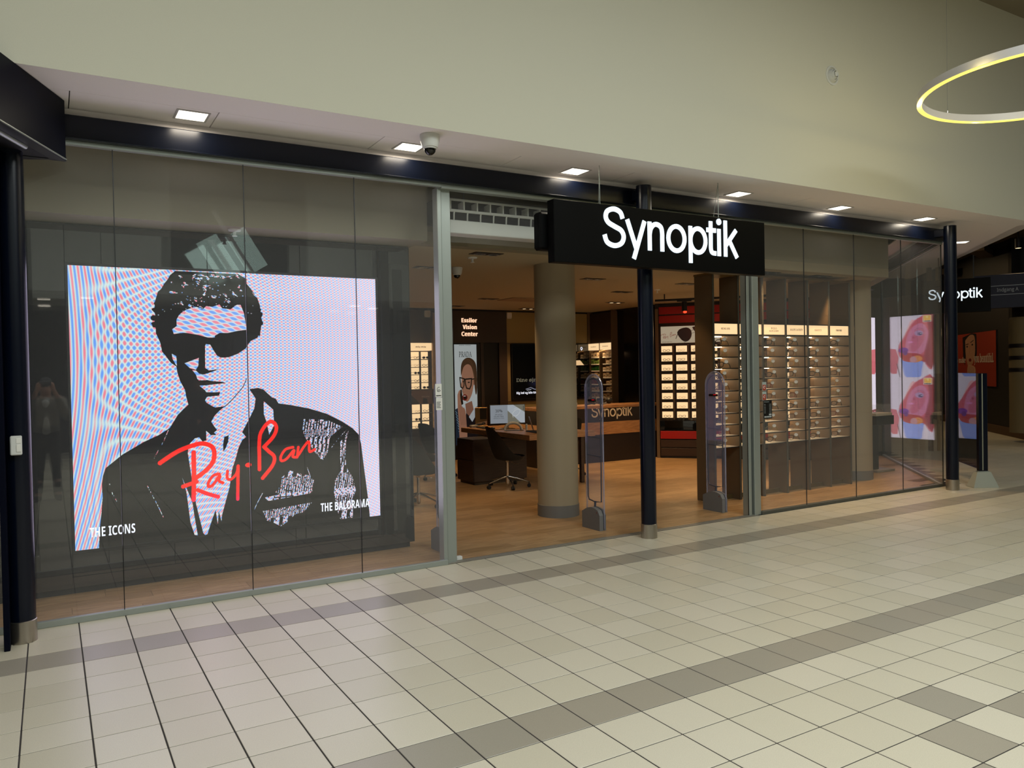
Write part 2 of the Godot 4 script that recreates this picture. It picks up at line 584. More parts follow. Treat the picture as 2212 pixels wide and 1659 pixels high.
func mall_floor() -> void:
	var t := thing("floor", "mall floor of beige square tiles with darker tile bands", "floor", Vector3.ZERO, 0, "", "structure")
	part("grout_bed", MB.new().span(Vector3(-9, -0.2, -13), Vector3(26, -0.0016, 13.5)), mats.grout, t)
	var inv := Transform3D(Basis(Vector3.UP, deg_to_rad(YAW)) * Basis(Vector3.RIGHT, deg_to_rad(PITCH)) * Basis(Vector3.BACK, deg_to_rad(ROLL)), CAM).affine_inverse()
	var f := 0.5 / tan(deg_to_rad(FOV) / 2)
	var near := []
	var field := MB.new()
	field.tinted = true
	var rng := RandomNumberGenerator.new()
	rng.seed = 11
	var tone := {}
	for j in range(-40, 45):
		for i in range(-30, 86):
			var c := Vector3(i * 0.3 + 0.15, 0, j * 0.3 + 0.15)
			if not on_mall(c.x - 0.1, c.z - 0.1):
				continue
			var p := inv * c
			var big := 0.0
			if p.z < -0.4:
				var sx := p.x / -p.z * f
				var sy := p.y / -p.z * f
				if absf(sx) < 0.72 and absf(sy) < 0.56:
					big = 1.73 / pow(-p.z, 3)
			var k := rng.randi_range(0, 2)
			if dark_tile(i, j):
				k = rng.randi_range(3, 4)
			tone[Vector2i(i, j)] = k
			near.append([big, i, j])
	near.sort_custom(func(a, b): return a[0] > b[0])
	var meshes := []
	var x5 := Transform3D()
	for q in 3:
		var mb := MB.new()
		mb.obox(Transform3D(Basis(), Vector3(0, -0.006, 0)), Vector3(0.2932 - 0.0004 * q, 0.012, 0.2942), 0.0014)
		meshes.append(mb.mesh())
	for q in near.size():
		var i: int = near[q][1]
		var j: int = near[q][2]
		var k: int = tone[Vector2i(i, j)]
		var at := Vector3(i * 0.3 + 0.15, rng.randf_range(-0.0002, 0.0002), j * 0.3 + 0.15)
		if q < 300 and near[q][0] > 0.0:
			part("tile", meshes[q % 3], mats["tile_%d" % k], t, at)
		else:
			field.col = mats["tile_%d" % k].albedo_color.srgb_to_linear()
			var a := 0.1468
			field.quad(at + Vector3(-a, 0, a), at + Vector3(a, 0, a), at + Vector3(a, 0, -a), at + Vector3(-a, 0, -a), Vector3.UP)
			for s in 4:
				var d := Vector3(a, 0, 0).rotated(Vector3.UP, s * PI / 2)
				var e := Vector3(0, 0, a).rotated(Vector3.UP, s * PI / 2)
				field.quad(at + d - e, at + d + e, at + d + e - Vector3(0, 0.008, 0), at + d - e - Vector3(0, 0.008, 0), d.normalized())
	tag(part("tile_field", field, mats.tile_field, t), "", "", "", "stuff")

func shop_floor() -> void:
	var t := thing("floor", "shop floor of oak planks running along the shop front", "floor", Vector3.ZERO, 0, "", "structure")
	var bed := PackedVector2Array([Vector2(-5, 0.06), Vector2(10.94, 0.06), Vector2(13.95, 2.95), Vector2(13.95, 8.0), Vector2(-5, 8.0)])
	part("subfloor", MB.new().prism(bed, 0.19, Transform3D(Basis(Vector3.RIGHT, Vector3.FORWARD, Vector3.UP), Vector3(0, -0.196, 0))), M("subfloor", Color(0.22, 0.16, 0.11), 0.9), t)
	var rng := RandomNumberGenerator.new()
	rng.seed = 5
	var rest := MB.new()
	var made := 0
	var row := 0
	var z := -0.07
	while z > -7.7:
		var w := 0.19
		var x := -5.0 + rng.randf_range(0, 1.1)
		while x < 13.9:
			var L := 1.28
			var x1 := x + L - 0.002
			var lim := minf(10.72 - z, 13.7)
			if x < lim:
				var e := minf(x1, lim)
				var cx := (x + e) / 2
				var seen := x1 > 0.0 and (z > -0.9 or x1 > 3.1 - z * 0.2) and z > -7.0 and cx < 12.6
				var mb := MB.new()
				var at := Vector3(cx, -0.003, z - w / 2)
				if x1 > lim - 0.2 and z < -0.1: # the last plank of a row is cut along the slanted window
					var a := x - cx
					var p0 := 10.915 - (z - 0.0008) - cx
					var p1 := 10.915 - (z - w + 0.0008) - cx
					var cut := PackedVector2Array([Vector2(a, -w / 2 + 0.0008), Vector2(minf(p0, 13.9 - cx), -w / 2 + 0.0008), Vector2(minf(p1, 13.9 - cx), w / 2 - 0.0008), Vector2(a, w / 2 - 0.0008)])
					mb.prism(cut, 0.006, Transform3D(Basis(Vector3.RIGHT, Vector3.FORWARD, Vector3.UP), Vector3(0, -0.003, 0)))
					part("plank", mb, mats["plank_%d" % rng.randi_range(0, 3)], t, at)
				elif seen and made < 280:
					mb.box(Vector3.ZERO, Vector3(e - x, 0.006, w - 0.0016), 0.0008)
					part("plank", mb, mats["plank_%d" % rng.randi_range(0, 3)], t, at)
					made += 1
				else:
					rest.box(at, Vector3(e - x, 0.006, w - 0.0016))
			x += L
		z -= w
		row += 1
	tag(part("plank_field", rest, mats.plank_field, t), "", "", "", "stuff")

# ---------------------------------------------------------------- shells
func wall_box(called: String, a: Vector3, b: Vector3, m: Material, label: String, cat := "wall") -> MeshInstance3D:
	return one(called, MB.new().span(a, b), m, label, cat, "", "structure")

func plan_wall(called: String, p: Vector2, q: Vector2, y0: float, y1: float, th: float, m: Material, label: String) -> MeshInstance3D: # a wall between two plan points (x, z); its thickness lies to the left of p -> q
	var d := (q - p)
	var ang := atan2(-d.y, d.x)
	var bs := Basis(Vector3.UP, ang)
	var c := Vector3((p.x + q.x) / 2, (y0 + y1) / 2, (p.y + q.y) / 2) + bs * Vector3(0, 0, -th / 2)
	return one(called, MB.new().obox(Transform3D(bs, c), Vector3(d.length(), y1 - y0, th)), m, label, "wall", "", "structure")

func hall_shell() -> void:
	var p: StandardMaterial3D = mats.hall_paint
	wall_box("wall_front", Vector3(-9, SOFFIT, 0.55), Vector3(12.02, HALL, 0.75), p, "tall cream plastered wall above the shop front soffit")
	# beyond the corner the wall turns back with the shop front
	plan_wall("wall_corner", Vector2(12.02, 0.75), Vector2(17.0, -4.23), SOFFIT, HALL, 0.2, p, "cream wall above the slanted corner, turning away from the hall")
	# soffit boards with open joints
	var s := thing("ceiling", "pale lilac soffit boards running above the shop front", "ceiling", Vector3.ZERO, 0, "", "structure")
	var xs := [-6.2, -3.5, -2.2, -0.95, 0.325, 1.275, 2.555, 3.85, 5.15, 6.45, 7.75, 9.05, 10.3]
	for i in xs.size() - 1:
		part("soffit_panel", MB.new().span(Vector3(xs[i] + 0.003, SOFFIT, -0.42), Vector3(xs[i + 1] - 0.003, SOFFIT + 0.02, 0.372), 0.002), mats.soffit_paint, s)
	part("soffit_edge_board", MB.new().span(Vector3(-9, SOFFIT - 0.0005, 0.376), Vector3(12.02, SOFFIT + 0.02, 0.7495), 0.002), mats.soffit_paint, s)
	var cor := PackedVector2Array([Vector2(10.303, 0.42), Vector2(10.303, -0.372), Vector2(11.64, -0.372), Vector2(12.01, -0.745), Vector2(16.9, 4.14), Vector2(15.5, 5.0), Vector2(10.9, 0.42)])
	part("soffit_corner_board", MB.new().prism(cor, 0.02, Transform3D(Basis(Vector3.RIGHT, Vector3.FORWARD, Vector3.UP), Vector3(0, SOFFIT, 0))), mats.soffit_paint, s)
	var top := MB.new()
	top.span(Vector3(-9, SOFFIT + 0.03, -0.7), Vector3(12, SOFFIT + 0.05, 0.55))
	part("soffit_backing", top, M("void", Color(0.10, 0.095, 0.085), 0.9), s)
	# hall ceiling and far walls
	wall_box("ceiling", Vector3(-9, HALL, 0.5), Vector3(26, HALL + 0.2, 16), M("hall_ceiling", Color(0.50, 0.46, 0.38), 0.9), "dim hall ceiling high above the tall cream wall", "ceiling")
	wall_box("wall_left", Vector3(-9.2, 0, -0.5), Vector3(-9, HALL, 16), p, "plain wall closing the hall on the left")
	wall_box("wall_back", Vector3(-9, 0, 15.8), Vector3(26, HALL, 16), M("back_paint", Color(0.62, 0.64, 0.61), 0.8), "wall closing the far side of the hall")
	wall_box("wall_right", Vector3(26, 0, -13), Vector3(26.2, HALL, 16), p, "wall closing the hall on the right")

func shop_shell() -> void:
	var p: StandardMaterial3D = mats.shop_paint
	wall_box("wall_back", Vector3(-5, 0, -7.8), Vector3(10.7, CEIL + 0.3, -7.6), mats.dark_board, "dark brown rear wall of the optician shop")
	wall_box("wall_side", Vector3(10.5, 0, -7.6), Vector3(10.7, CEIL, -5.2), M("dark_gloss_board", Color(0.075, 0.055, 0.05), 0.16), "dark glossy side wall behind the service counter")
	plan_wall("wall_display", Vector2(10.40, -5.33) - Vector2(0.02, 0.03), Vector2(12.62, -2.81), 0, CEIL, 0.15, mats.dark_board, "slanted dark wall carrying the lit frame boxes")
	wall_box("wall_screen", Vector3(12.5, 0, -3.05), Vector3(14.1, CEIL, -2.87), M("taupe_board", Color(0.29, 0.25, 0.20), 0.5), "taupe wall with the tall screen at the shop's right end")
	wall_box("wall_left", Vector3(-5.2, 0, -7.8), Vector3(-5, 4.2, 0), p, "inner wall at the shop's left end")
	var ce := PackedVector2Array([Vector2(-5, 0.65), Vector2(10.73, 0.65), Vector2(13.9, 3.82), Vector2(13.9, 8.0), Vector2(-5, 8.0)])
	one("ceiling", MB.new().prism(ce, 0.12, Transform3D(Basis(Vector3.RIGHT, Vector3.FORWARD, Vector3.UP), Vector3(0, CEIL, 0))), mats.shop_ceiling_paint, "warm beige flat ceiling inside the optician shop", "ceiling", "", "structure")
	# inner bulkheads above the glass
	wall_box("wall_bulkhead", Vector3(3.3, CEIL - 0.001, -0.80), Vector3(10.73, 4.3, -0.65), p, "grey-beige bulkhead behind the glass, over door and fins")
	var lb := MB.new()
	lb.span(Vector3(-5, CEIL - 0.005, -0.95), Vector3(3.3, 3.62, -0.47))
	one("wall_bulkhead", lb, p, "deep grey-beige bulkhead in front of the screen cabinet", "wall", "", "structure")
	plan_wall("wall_bulkhead", Vector2(10.73, -0.65), Vector2(13.95, -3.87), CEIL - 0.001, 4.3, 0.15, p, "slanted bulkhead behind the corner glass")
	# trims where wall and ceiling meet
	one("trim_1", MB.new().span(Vector3(3.3, 2.965, -7.6), Vector3(10.5, 3.0, -7.585)), mats.black_matt, "thin black shadow trim along the top of the rear wall", "trim", "", "structure")
	one("trim_2", MB.new().span(Vector3(10.485, 2.965, -7.6), Vector3(10.5, 3.0, -5.2)), mats.black_matt, "thin black shadow trim along the top of the side wall", "trim", "", "structure")
	one("baseboard_right", MB.new().span(Vector3(12.62, 0, -2.87), Vector3(13.95, 0.07, -2.855)), mats.black_matt, "black skirting board under the tall screen", "baseboard", "", "structure")

func pane(parent: Node, x0: float, x1: float, y0: float, y1: float, z: float) -> void:
	part("pane", MB.new().span(Vector3(x0, y0, z - 0.005), Vector3(x1, y1, z + 0.005)), mats.glass, parent)

func shop_front() -> void:
	var al: StandardMaterial3D = mats.aluminium
	# beam
	var bm := thing("trim_3", "long navy steel beam along the top of the shop front", "beam", Vector3.ZERO, 0, "", "structure")
	part("web", MB.new().span(Vector3(-0.1, 3.435, -0.05), Vector3(10.95, 3.600, 0.05), 0.006), mats.navy, bm)
	part("lower_flange", MB.new().span(Vector3(-0.1, 3.425, -0.07), Vector3(10.95, 3.437, 0.07), 0.003), mats.navy, bm)
	part("shadow_gap", MB.new().span(Vector3(-0.1, 3.600, -0.045), Vector3(10.95, SOFFIT - 0.001, -0.02)), mats.soffit_paint, bm)
	# left window
	var w1 := thing("window_1", "left shop window of tall butted glass panes", "window", Vector3.ZERO, 0, "", "structure")
	var xs := [0.02, 0.595, 1.51, 2.414, 3.19]
	for i in 4:
		pane(w1, xs[i] + 0.003, xs[i + 1] - 0.003, 0.035, 3.402, 0.0)
	part("head_rail", MB.new().span(Vector3(0.0, 3.395, -0.02), Vector3(3.22, 3.427, 0.025), 0.003), al, w1)
	part("bottom_rail", MB.new().span(Vector3(0.0, 0.0, -0.03), Vector3(3.22, 0.045, 0.012), 0.003), al, w1)
	var j := MB.new()
	for i in range(1, 4):
		j.span(Vector3(xs[i] - 0.0028, 0.04, -0.005), Vector3(xs[i] + 0.0028, 3.40, 0.006))
	part("silicone_joint", j, M("joint", Color(0.05, 0.05, 0.055), 0.4), w1)
	# door opening with parked glass leaves
	var d := thing("door_1", "wide open sliding entrance with grey aluminium jambs", "door", Vector3.ZERO, 0, "", "structure")
	part("jamb", MB.new().span(Vector3(3.195, 0.0, -0.12), Vector3(3.235, 3.40, -0.02), 0.004), al, d)
	part("jamb", MB.new().span(Vector3(3.24, 0.0, -0.14), Vector3(3.335, 3.40, -0.04), 0.004), al, d)
	part("jamb", MB.new().span(Vector3(7.13, 0.0, -0.14), Vector3(7.175, 3.40, -0.04), 0.004), al, d)
	part("jamb", MB.new().span(Vector3(7.20, 0.0, -0.10), Vector3(7.305, 3.40, -0.02), 0.004), al, d)
	part("jamb_seal", MB.new().span(Vector3(7.122, 0.0, -0.05), Vector3(7.13, 3.4, -0.045)).span(Vector3(7.178, 0.0, -0.10), Vector3(7.197, 3.4, -0.07)), mats.black_matt, d)
	part("leaf_edge", MB.new().span(Vector3(3.338, 0.02, -0.115), Vector3(3.37, 2.9, -0.105)), mats.glass, d)
	part("threshold", MB.new().span(Vector3(3.22, -0.002, -0.09), Vector3(7.24, 0.006, -0.005), 0.002).span(Vector3(3.22, 0.0, -0.055), Vector3(7.24, 0.010, -0.045)), M("threshold", Color(0.62, 0.60, 0.56), 0.32, 0.6), d)
	part("floor_guide", MB.new().span(Vector3(3.33, 0.0, -0.13), Vector3(3.41, 0.035, -0.08), 0.004), mats.white_plastic, d)
	part("head_rail", MB.new().span(Vector3(3.22, 3.385, -0.06), Vector3(7.24, 3.427, 0.02), 0.003), al, d)
	part("transom_glass", MB.new().span(Vector3(3.34, 2.93, -0.085), Vector3(5.05, 3.385, -0.075)), mats.glass, d)
	part("transom_glass", MB.new().span(Vector3(5.056, 2.93, -0.085), Vector3(7.1, 3.385, -0.075)), mats.glass, d)
	# right window
	var w2 := thing("window_2", "right shop window of four butted glass panes", "window", Vector3.ZERO, 0, "", "structure")
	var ys := [7.305, 8.075, 9.03, 10.02, 10.95]
	for i in 4:
		pane(w2, ys[i] + 0.003, ys[i + 1] - 0.003, 0.035, 3.402, 0.0)
	part("head_rail", MB.new().span(Vector3(7.24, 3.395, -0.02), Vector3(10.95, 3.427, 0.025), 0.003), al, w2)
	part("bottom_rail", MB.new().span(Vector3(7.30, 0.0, -0.06), Vector3(10.96, 0.04, 0.0), 0.003), M("rail_grey", Color(0.33, 0.34, 0.32), 0.4, 0.5), w2)
	var j2 := MB.new()
	for i in range(1, 4):
		j2.span(Vector3(ys[i] - 0.0028, 0.04, -0.005), Vector3(ys[i] + 0.0028, 3.40, 0.006))
	j2.span(Vector3(10.948, 0.04, -0.008), Vector3(10.956, 3.40, 0.006))
	part("silicone_joint", j2, mats.joint, w2)
	# corner window, turning back 45 degrees
	var w3 := thing("window_3", "corner shop window slanting back from the right pole", "window", Vector3(10.96, 0, -0.01), deg_to_rad(45), "", "structure")
	for i in 3:
		part("pane", MB.new().span(Vector3(0.01 + i * 1.3, 0.035, -0.005), Vector3(1.30 + i * 1.3, 3.402, 0.005)), mats.corner_glass, w3)
	part("bottom_rail", MB.new().span(Vector3(0.0, 0.0, -0.03), Vector3(3.9, 0.035, 0.0), 0.003), al, w3)
	part("head_rail", MB.new().span(Vector3(0.0, 3.395, -0.02), Vector3(4.3, 3.427, 0.025), 0.003), al, w3)
	part("beam", MB.new().span(Vector3(0.0, 3.43, -0.05), Vector3(4.3, 3.60, 0.05), 0.006), mats.navy, w3)
	part("end_post", MB.new().span(Vector3(3.90, 0.0, -0.02), Vector3(3.94, 3.4, 0.02), 0.003), mats.black_matt, w3)
	# poles
	pole("navy steel pole with a steel shoe at the left end of the front", Vector3(-0.03, 0, 0.235))
	pole("navy steel pole with a steel shoe standing in the entrance, behind the big sign", Vector3(5.43, 0, 0.176))
	pole("navy steel pole with a steel shoe at the corner of the front", Vector3(10.765, 0, 0.24))
	# air curtain over the entrance
	var ac := thing("air_curtain", "white slatted air curtain grille above the entrance", "air curtain", Vector3(3.36, 2.98, -0.18))
	var wt := M("grille_white", Color(0.74, 0.75, 0.72), 0.45)
	part("lower_rail", MB.new().span(Vector3(0, 0.06, -0.20), Vector3(3.7, 0.185, -0.03), 0.006), wt, ac)
	part("middle_rail", MB.new().span(Vector3(0, 0.26, -0.05), Vector3(3.7, 0.285, -0.03), 0.003), wt, ac)
	part("upper_rail", MB.new().span(Vector3(0, 0.365, -0.05), Vector3(3.7, 0.385, -0.03), 0.003), wt, ac)
	for i in 4:
		part("hanger", MB.new().tube([Vector3(0.3 + i * 1.05, 0.40, -0.22), Vector3(0.3 + i * 1.05, SOFFIT - 2.98, -0.22)], 0.006, 6), mats.grey_plastic, ac)
	part("casing", MB.new().span(Vector3(0, 0.185, -0.42), Vector3(3.7, 0.41, -0.20)), M("casing_dark", Color(0.16, 0.145, 0.12), 0.7), ac)
	for i in 26:
		var mb := MB.new()
		var x := 0.11 + i * 0.142
		var pts := [Vector3(x, 0.185, -0.06), Vector3(x - 0.006, 0.21, -0.045), Vector3(x - 0.008, 0.24, -0.04), Vector3(x - 0.004, 0.262, -0.04)]
		mb.tube(pts, 0.008, 6)
		part("lower_slat", mb, wt, ac)
		part("upper_slat", MB.new().span(Vector3(x - 0.05, 0.285, -0.15), Vector3(x - 0.035, 0.365, -0.035)).span(Vector3(x - 0.05, 0.285, -0.15), Vector3(x + 0.09, 0.31, -0.14)), wt, ac)

func pole(label: String, at: Vector3) -> void:
	var t := thing("pole", label, "pole", at, 0, "navy poles of the shop front")
	part("shaft", MB.new().lathe([Vector2(0.0785, 0.13), Vector2(0.0785, 3.60), Vector2(0.0, 3.60)], Vector3.ZERO, 32), mats.navy, t)
	part("shoe", MB.new().lathe([Vector2(0.083, 0.0), Vector2(0.083, 0.143), Vector2(0.0785, 0.146)], Vector3.ZERO, 32), mats.brushed_steel, t)
	part("bracket", MB.new().span(Vector3(-0.05, 3.47, -at.z + 0.04), Vector3(0.05, 3.57, -0.06), 0.004), mats.navy, t)

func neighbour() -> void:
	# slab and slanted fascia of the next shop on the left
	one("post", MB.new().span(Vector3(-0.130, 0.0, 0.25), Vector3(-0.095, 3.24, 0.42), 0.003), mats.navy_flat, "flat navy steel post standing left of the left pole", "post")
	var t := thing("fascia", "dark navy fascia box slanting towards the hall at the left edge", "fascia", Vector3(0.30, 3.25, 0.16), 0.0)
	var d := Vector3(-0.41, 0, 0.912)
	var nn := Vector3(0.912, 0, 0.41)
	var bs := Basis(d, Vector3.UP, d.cross(Vector3.UP))
	var panel := MB.new()
	panel.obox(Transform3D(bs, d * 1.6 + Vector3(0, 0.204, 0) - nn * 0.012), Vector3(3.2, 0.406, 0.02), 0.002)
	part("face_panel", panel, mats.navy_flat, t)
	part("edge_trim", MB.new().obox(Transform3D(bs, d * 1.6 + Vector3(0, 0.002, 0) - nn * 0.002), Vector3(3.2, 0.006, 0.012)), mats.aluminium, t)
	part("lower_return", MB.new().obox(Transform3D(bs, d * 1.6 + Vector3(0, 0.0, 0) - nn * 0.05), Vector3(3.2, 0.01, 0.08)), M("navy_return", Color(0.10, 0.105, 0.12), 0.4), t)
	part("end_return", MB.new().span(Vector3(-0.40, -0.005, -0.03), Vector3(0.0, 0.02, 0.0)), mats.navy_return, t)
	part("inner_board", MB.new().obox(Transform3D(bs, d * 1.6 + Vector3(0, 0.12, 0) - nn * 0.25), Vector3(3.2, 0.24, 0.3)), mats.black_matt, t)
	part("inner_pipe", MB.new().tube([d * 0.35 - nn * 0.10 + Vector3(0, -0.012, 0), d * 3.2 - nn * 0.10 + Vector3(0, -0.012, 0)], 0.016, 10), mats.aluminium, t)
	var sw := thing("switch_box", "white surface-mounted key switch on the left pole", "switch", Vector3(-0.035, 1.30, 0.345))
	part("body", MB.new().span(Vector3(-0.033, -0.05, -0.035), Vector3(0.033, 0.075, 0.02), 0.006), mats.white_plastic, sw)
	part("cover", MB.new().span(Vector3(0.0, -0.03, 0.018), Vector3(0.028, 0.02, 0.025), 0.003), mats.paper, sw)
	part("key_plate", MB.new().span(Vector3(0.0, 0.026, 0.018), Vector3(0.028, 0.06, 0.023), 0.002), mats.paper, sw)
	var br := thing("camera_bracket", "small white hanging wall camera on the left post", "camera", Vector3(-0.10, 3.06, 0.42))
	part("arm", MB.new().tube([Vector3(0, 0.12, -0.03), Vector3(0.0, 0.10, 0.0), Vector3(0.0, 0.04, 0.01)], 0.022, 10), mats.white_plastic, br)
	part("hook", MB.new().span(Vector3(-0.015, -0.06, 0.0), Vector3(0.012, 0.04, 0.02), 0.004), mats.white_plastic, br)
	# window of the next shop
	var w := thing("window_4", "glass front of the next shop left of the post", "window", Vector3.ZERO, 0, "", "structure")
	pane(w, -4.0, -0.13, 0.035, 3.40, 0.0)
	part("bottom_rail", MB.new().span(Vector3(-4, 0, -0.03), Vector3(-0.13, 0.045, 0.012), 0.003), mats.aluminium, w)
	one("wall_divider", MB.new().span(Vector3(-4.2, 0, -0.05), Vector3(-4, 3.6, 0.05)), mats.hall_paint, "plain pier at the far left of the front", "wall", "", "structure")
	wall_box("wall_front", Vector3(-9, 0, -0.05), Vector3(-4.2, SOFFIT, 0.05), mats.hall_paint, "plain wall left of the next shop")

# ---------------------------------------------------------------- the LED wall
const LED_HEAD := [308, 3, 292, 18, 284, 33, 274, 46, 264, 64, 254, 74, 249, 91, 244, 108, 243, 133, 245, 160, 239, 179, 245, 193, 245, 208, 251, 222, 258, 241, 262, 268, 272, 281, 283, 298, 289, 306, 304, 317, 305, 322, 307, 338, 314, 364, 329, 396, 332, 418, 338, 444, 361, 461, 401, 484, 421, 485, 438, 466, 453, 454, 422, 457, 414, 453, 396, 441, 390, 432, 396, 420, 435, 417, 439, 406, 395, 405, 391, 398, 373, 382, 397, 381, 459, 375, 445, 371, 416, 368, 398, 364, 372, 365, 368, 350, 384, 346, 404, 340, 438, 328, 405, 332, 393, 323, 394, 273, 394, 250, 398, 243, 411, 245, 424, 269, 432, 282, 444, 289, 469, 288, 500, 276, 526, 258, 535, 243, 544, 232, 566, 221, 577, 198, 582, 165, 577, 110, 569, 85, 557, 66, 546, 51, 534, 36, 534, 20, 507, 4]
const LED_BODY := [338, 444, 321, 460, 305, 476, 289, 503, 279, 519, 242, 542, 240, 542, 200, 560, 138, 596, 90, 635, 82, 658, 78, 687, 79, 727, 75, 773, 69, 822, 65, 887, 318, 893, 959, 892, 953, 817, 946, 754, 938, 683, 931, 613, 922, 577, 900, 553, 861, 526, 804, 495, 739, 473, 673, 458, 632, 451, 632, 450, 623, 434, 610, 429, 582, 401, 565, 395, 535, 398, 555, 431, 550, 465, 530, 504, 506, 548, 452, 487]
const LED_NECK := [453, 455, 438, 466, 419, 485, 408, 504, 417, 520, 426, 533, 416, 541, 423, 550, 406, 549, 391, 533, 391, 566, 379, 569, 369, 554, 355, 557, 338, 575, 332, 603, 342, 687, 351, 736, 353, 772, 374, 876, 380, 883, 387, 881, 401, 840, 415, 803, 421, 853, 425, 807, 433, 844, 435, 823, 449, 774, 462, 729, 472, 669, 484, 634, 495, 596, 507, 572, 520, 562, 508, 546, 506, 548, 530, 504, 550, 465, 555, 431, 535, 400, 513, 401, 474, 440]
const LED_TIE := [449, 558, 463, 553, 461, 574, 452, 596, 445, 608, 444, 584]
const LED_FORE := [324, 140, 340, 129, 360, 122, 390, 127, 401, 116, 421, 118, 444, 109, 452, 122, 479, 125, 500, 109, 513, 109, 523, 137, 528, 172, 532, 194, 502, 198, 467, 206, 442, 206, 427, 215, 427, 221, 406, 222, 374, 213, 358, 210, 333, 206, 313, 208, 299, 211, 294, 195, 308, 184, 308, 163, 316, 148]
const LED_NOSE := [329, 307, 374, 289, 372, 316, 364, 329, 346, 324]
const LED_CHEEK := [291, 275, 305, 283, 306, 317, 301, 309, 293, 292]
const LED_LIP := [352, 329, 364, 331, 374, 342, 400, 349, 392, 361, 368, 361, 364, 346]
const LED_PATCH1 := [720, 510, 803, 516, 861, 545, 833, 565, 813, 583, 804, 635, 784, 664, 758, 632, 729, 585, 711, 547]
const LED_PATCH2 := [629, 745, 637, 712, 667, 689, 696, 702, 734, 713, 754, 733, 748, 755, 702, 766, 629, 770, 614, 762]
const LED_STRIP := [578, 776, 744, 759, 747, 767, 736, 777, 588, 790]
const LED_PATCH3 := [570, 823, 743, 810, 712, 842, 682, 846, 655, 869, 630, 883, 605, 867, 583, 857]
const LED_SLEEVE := [852, 600, 884, 560, 873, 602, 870, 663, 877, 702, 896, 734, 907, 782, 894, 811, 893, 881, 843, 883, 834, 840, 824, 782, 829, 736, 853, 704, 850, 661]
const LED_COLLAR := [582, 441, 614, 472, 616, 527, 598, 559, 591, 518, 581, 485]
const LED_SLIVER := [313, 684, 325, 734, 335, 836, 347, 879, 357, 881, 349, 824, 343, 771, 331, 735]
const LED_JAW := [527, 362, 514, 390, 494, 414, 470, 440, 453, 454, 432, 460]
const LED_G1 := [209, 703, 226, 742, 241, 777, 253, 808]
const LED_G2 := [275, 526, 259, 563, 229, 616]
const LED_G3 := [100, 686, 108, 720, 120, 744]
const LED_G4 := [878, 556, 852, 581, 820, 617]
const LED_G5 := [538, 823, 553, 792, 571, 761]
const LED_G6 := [727, 679, 741, 721, 754, 737]
const LED_R1 := [248, 631, 302, 597, 358, 578, 387, 577, 410, 590, 416, 615, 409, 643, 385, 669, 358, 688]
const LED_R2 := [351, 604, 350, 688, 347, 761]
const LED_R3 := [316, 714, 358, 702]
const LED_R4 := [361, 730, 393, 746, 425, 759]
const LED_RA1 := [430, 682, 411, 686, 396, 706, 395, 721, 409, 717, 431, 689, 429, 705, 441, 713]
const LED_RY1 := [457, 675, 456, 698, 468, 703, 486, 685, 492, 660]
const LED_RY2 := [492, 660, 490, 714, 488, 773]
const LED_RB1 := [563, 677, 565, 575, 577, 539, 599, 515, 616, 518, 624, 538, 612, 567, 580, 600]
const LED_RB2 := [580, 600, 596, 617, 614, 637, 608, 666, 573, 708]
const LED_RA2 := [680, 608, 654, 614, 637, 638, 639, 653, 657, 647, 683, 619, 679, 641, 694, 644]
const LED_RN := [699, 609, 696, 639, 717, 611, 733, 593, 738, 597, 739, 627, 757, 621]
const LED_HAIR := [359, 22, 375, 9, 375, 9, 403, 15, 403, 15, 413, 26, 371, 25, 397, 26, 371, 34, 382, 42, 411, 15, 444, 14, 450, 13, 467, 21, 471, 19, 488, 16, 501, 7, 513, 17, 394, 52, 421, 47, 394, 59, 406, 63, 394, 80, 402, 69, 418, 84, 440, 87, 453, 69, 469, 82, 487, 66, 507, 85, 506, 46, 516, 48, 321, 104, 330, 114, 345, 114, 360, 124, 361, 120, 389, 123, 295, 43, 303, 43, 287, 75, 314, 74, 327, 40, 346, 48, 331, 50, 333, 58, 512, 59, 540, 58, 548, 62, 567, 81, 365, 92, 375, 98, 463, 91, 481, 103, 319, 21, 331, 27]

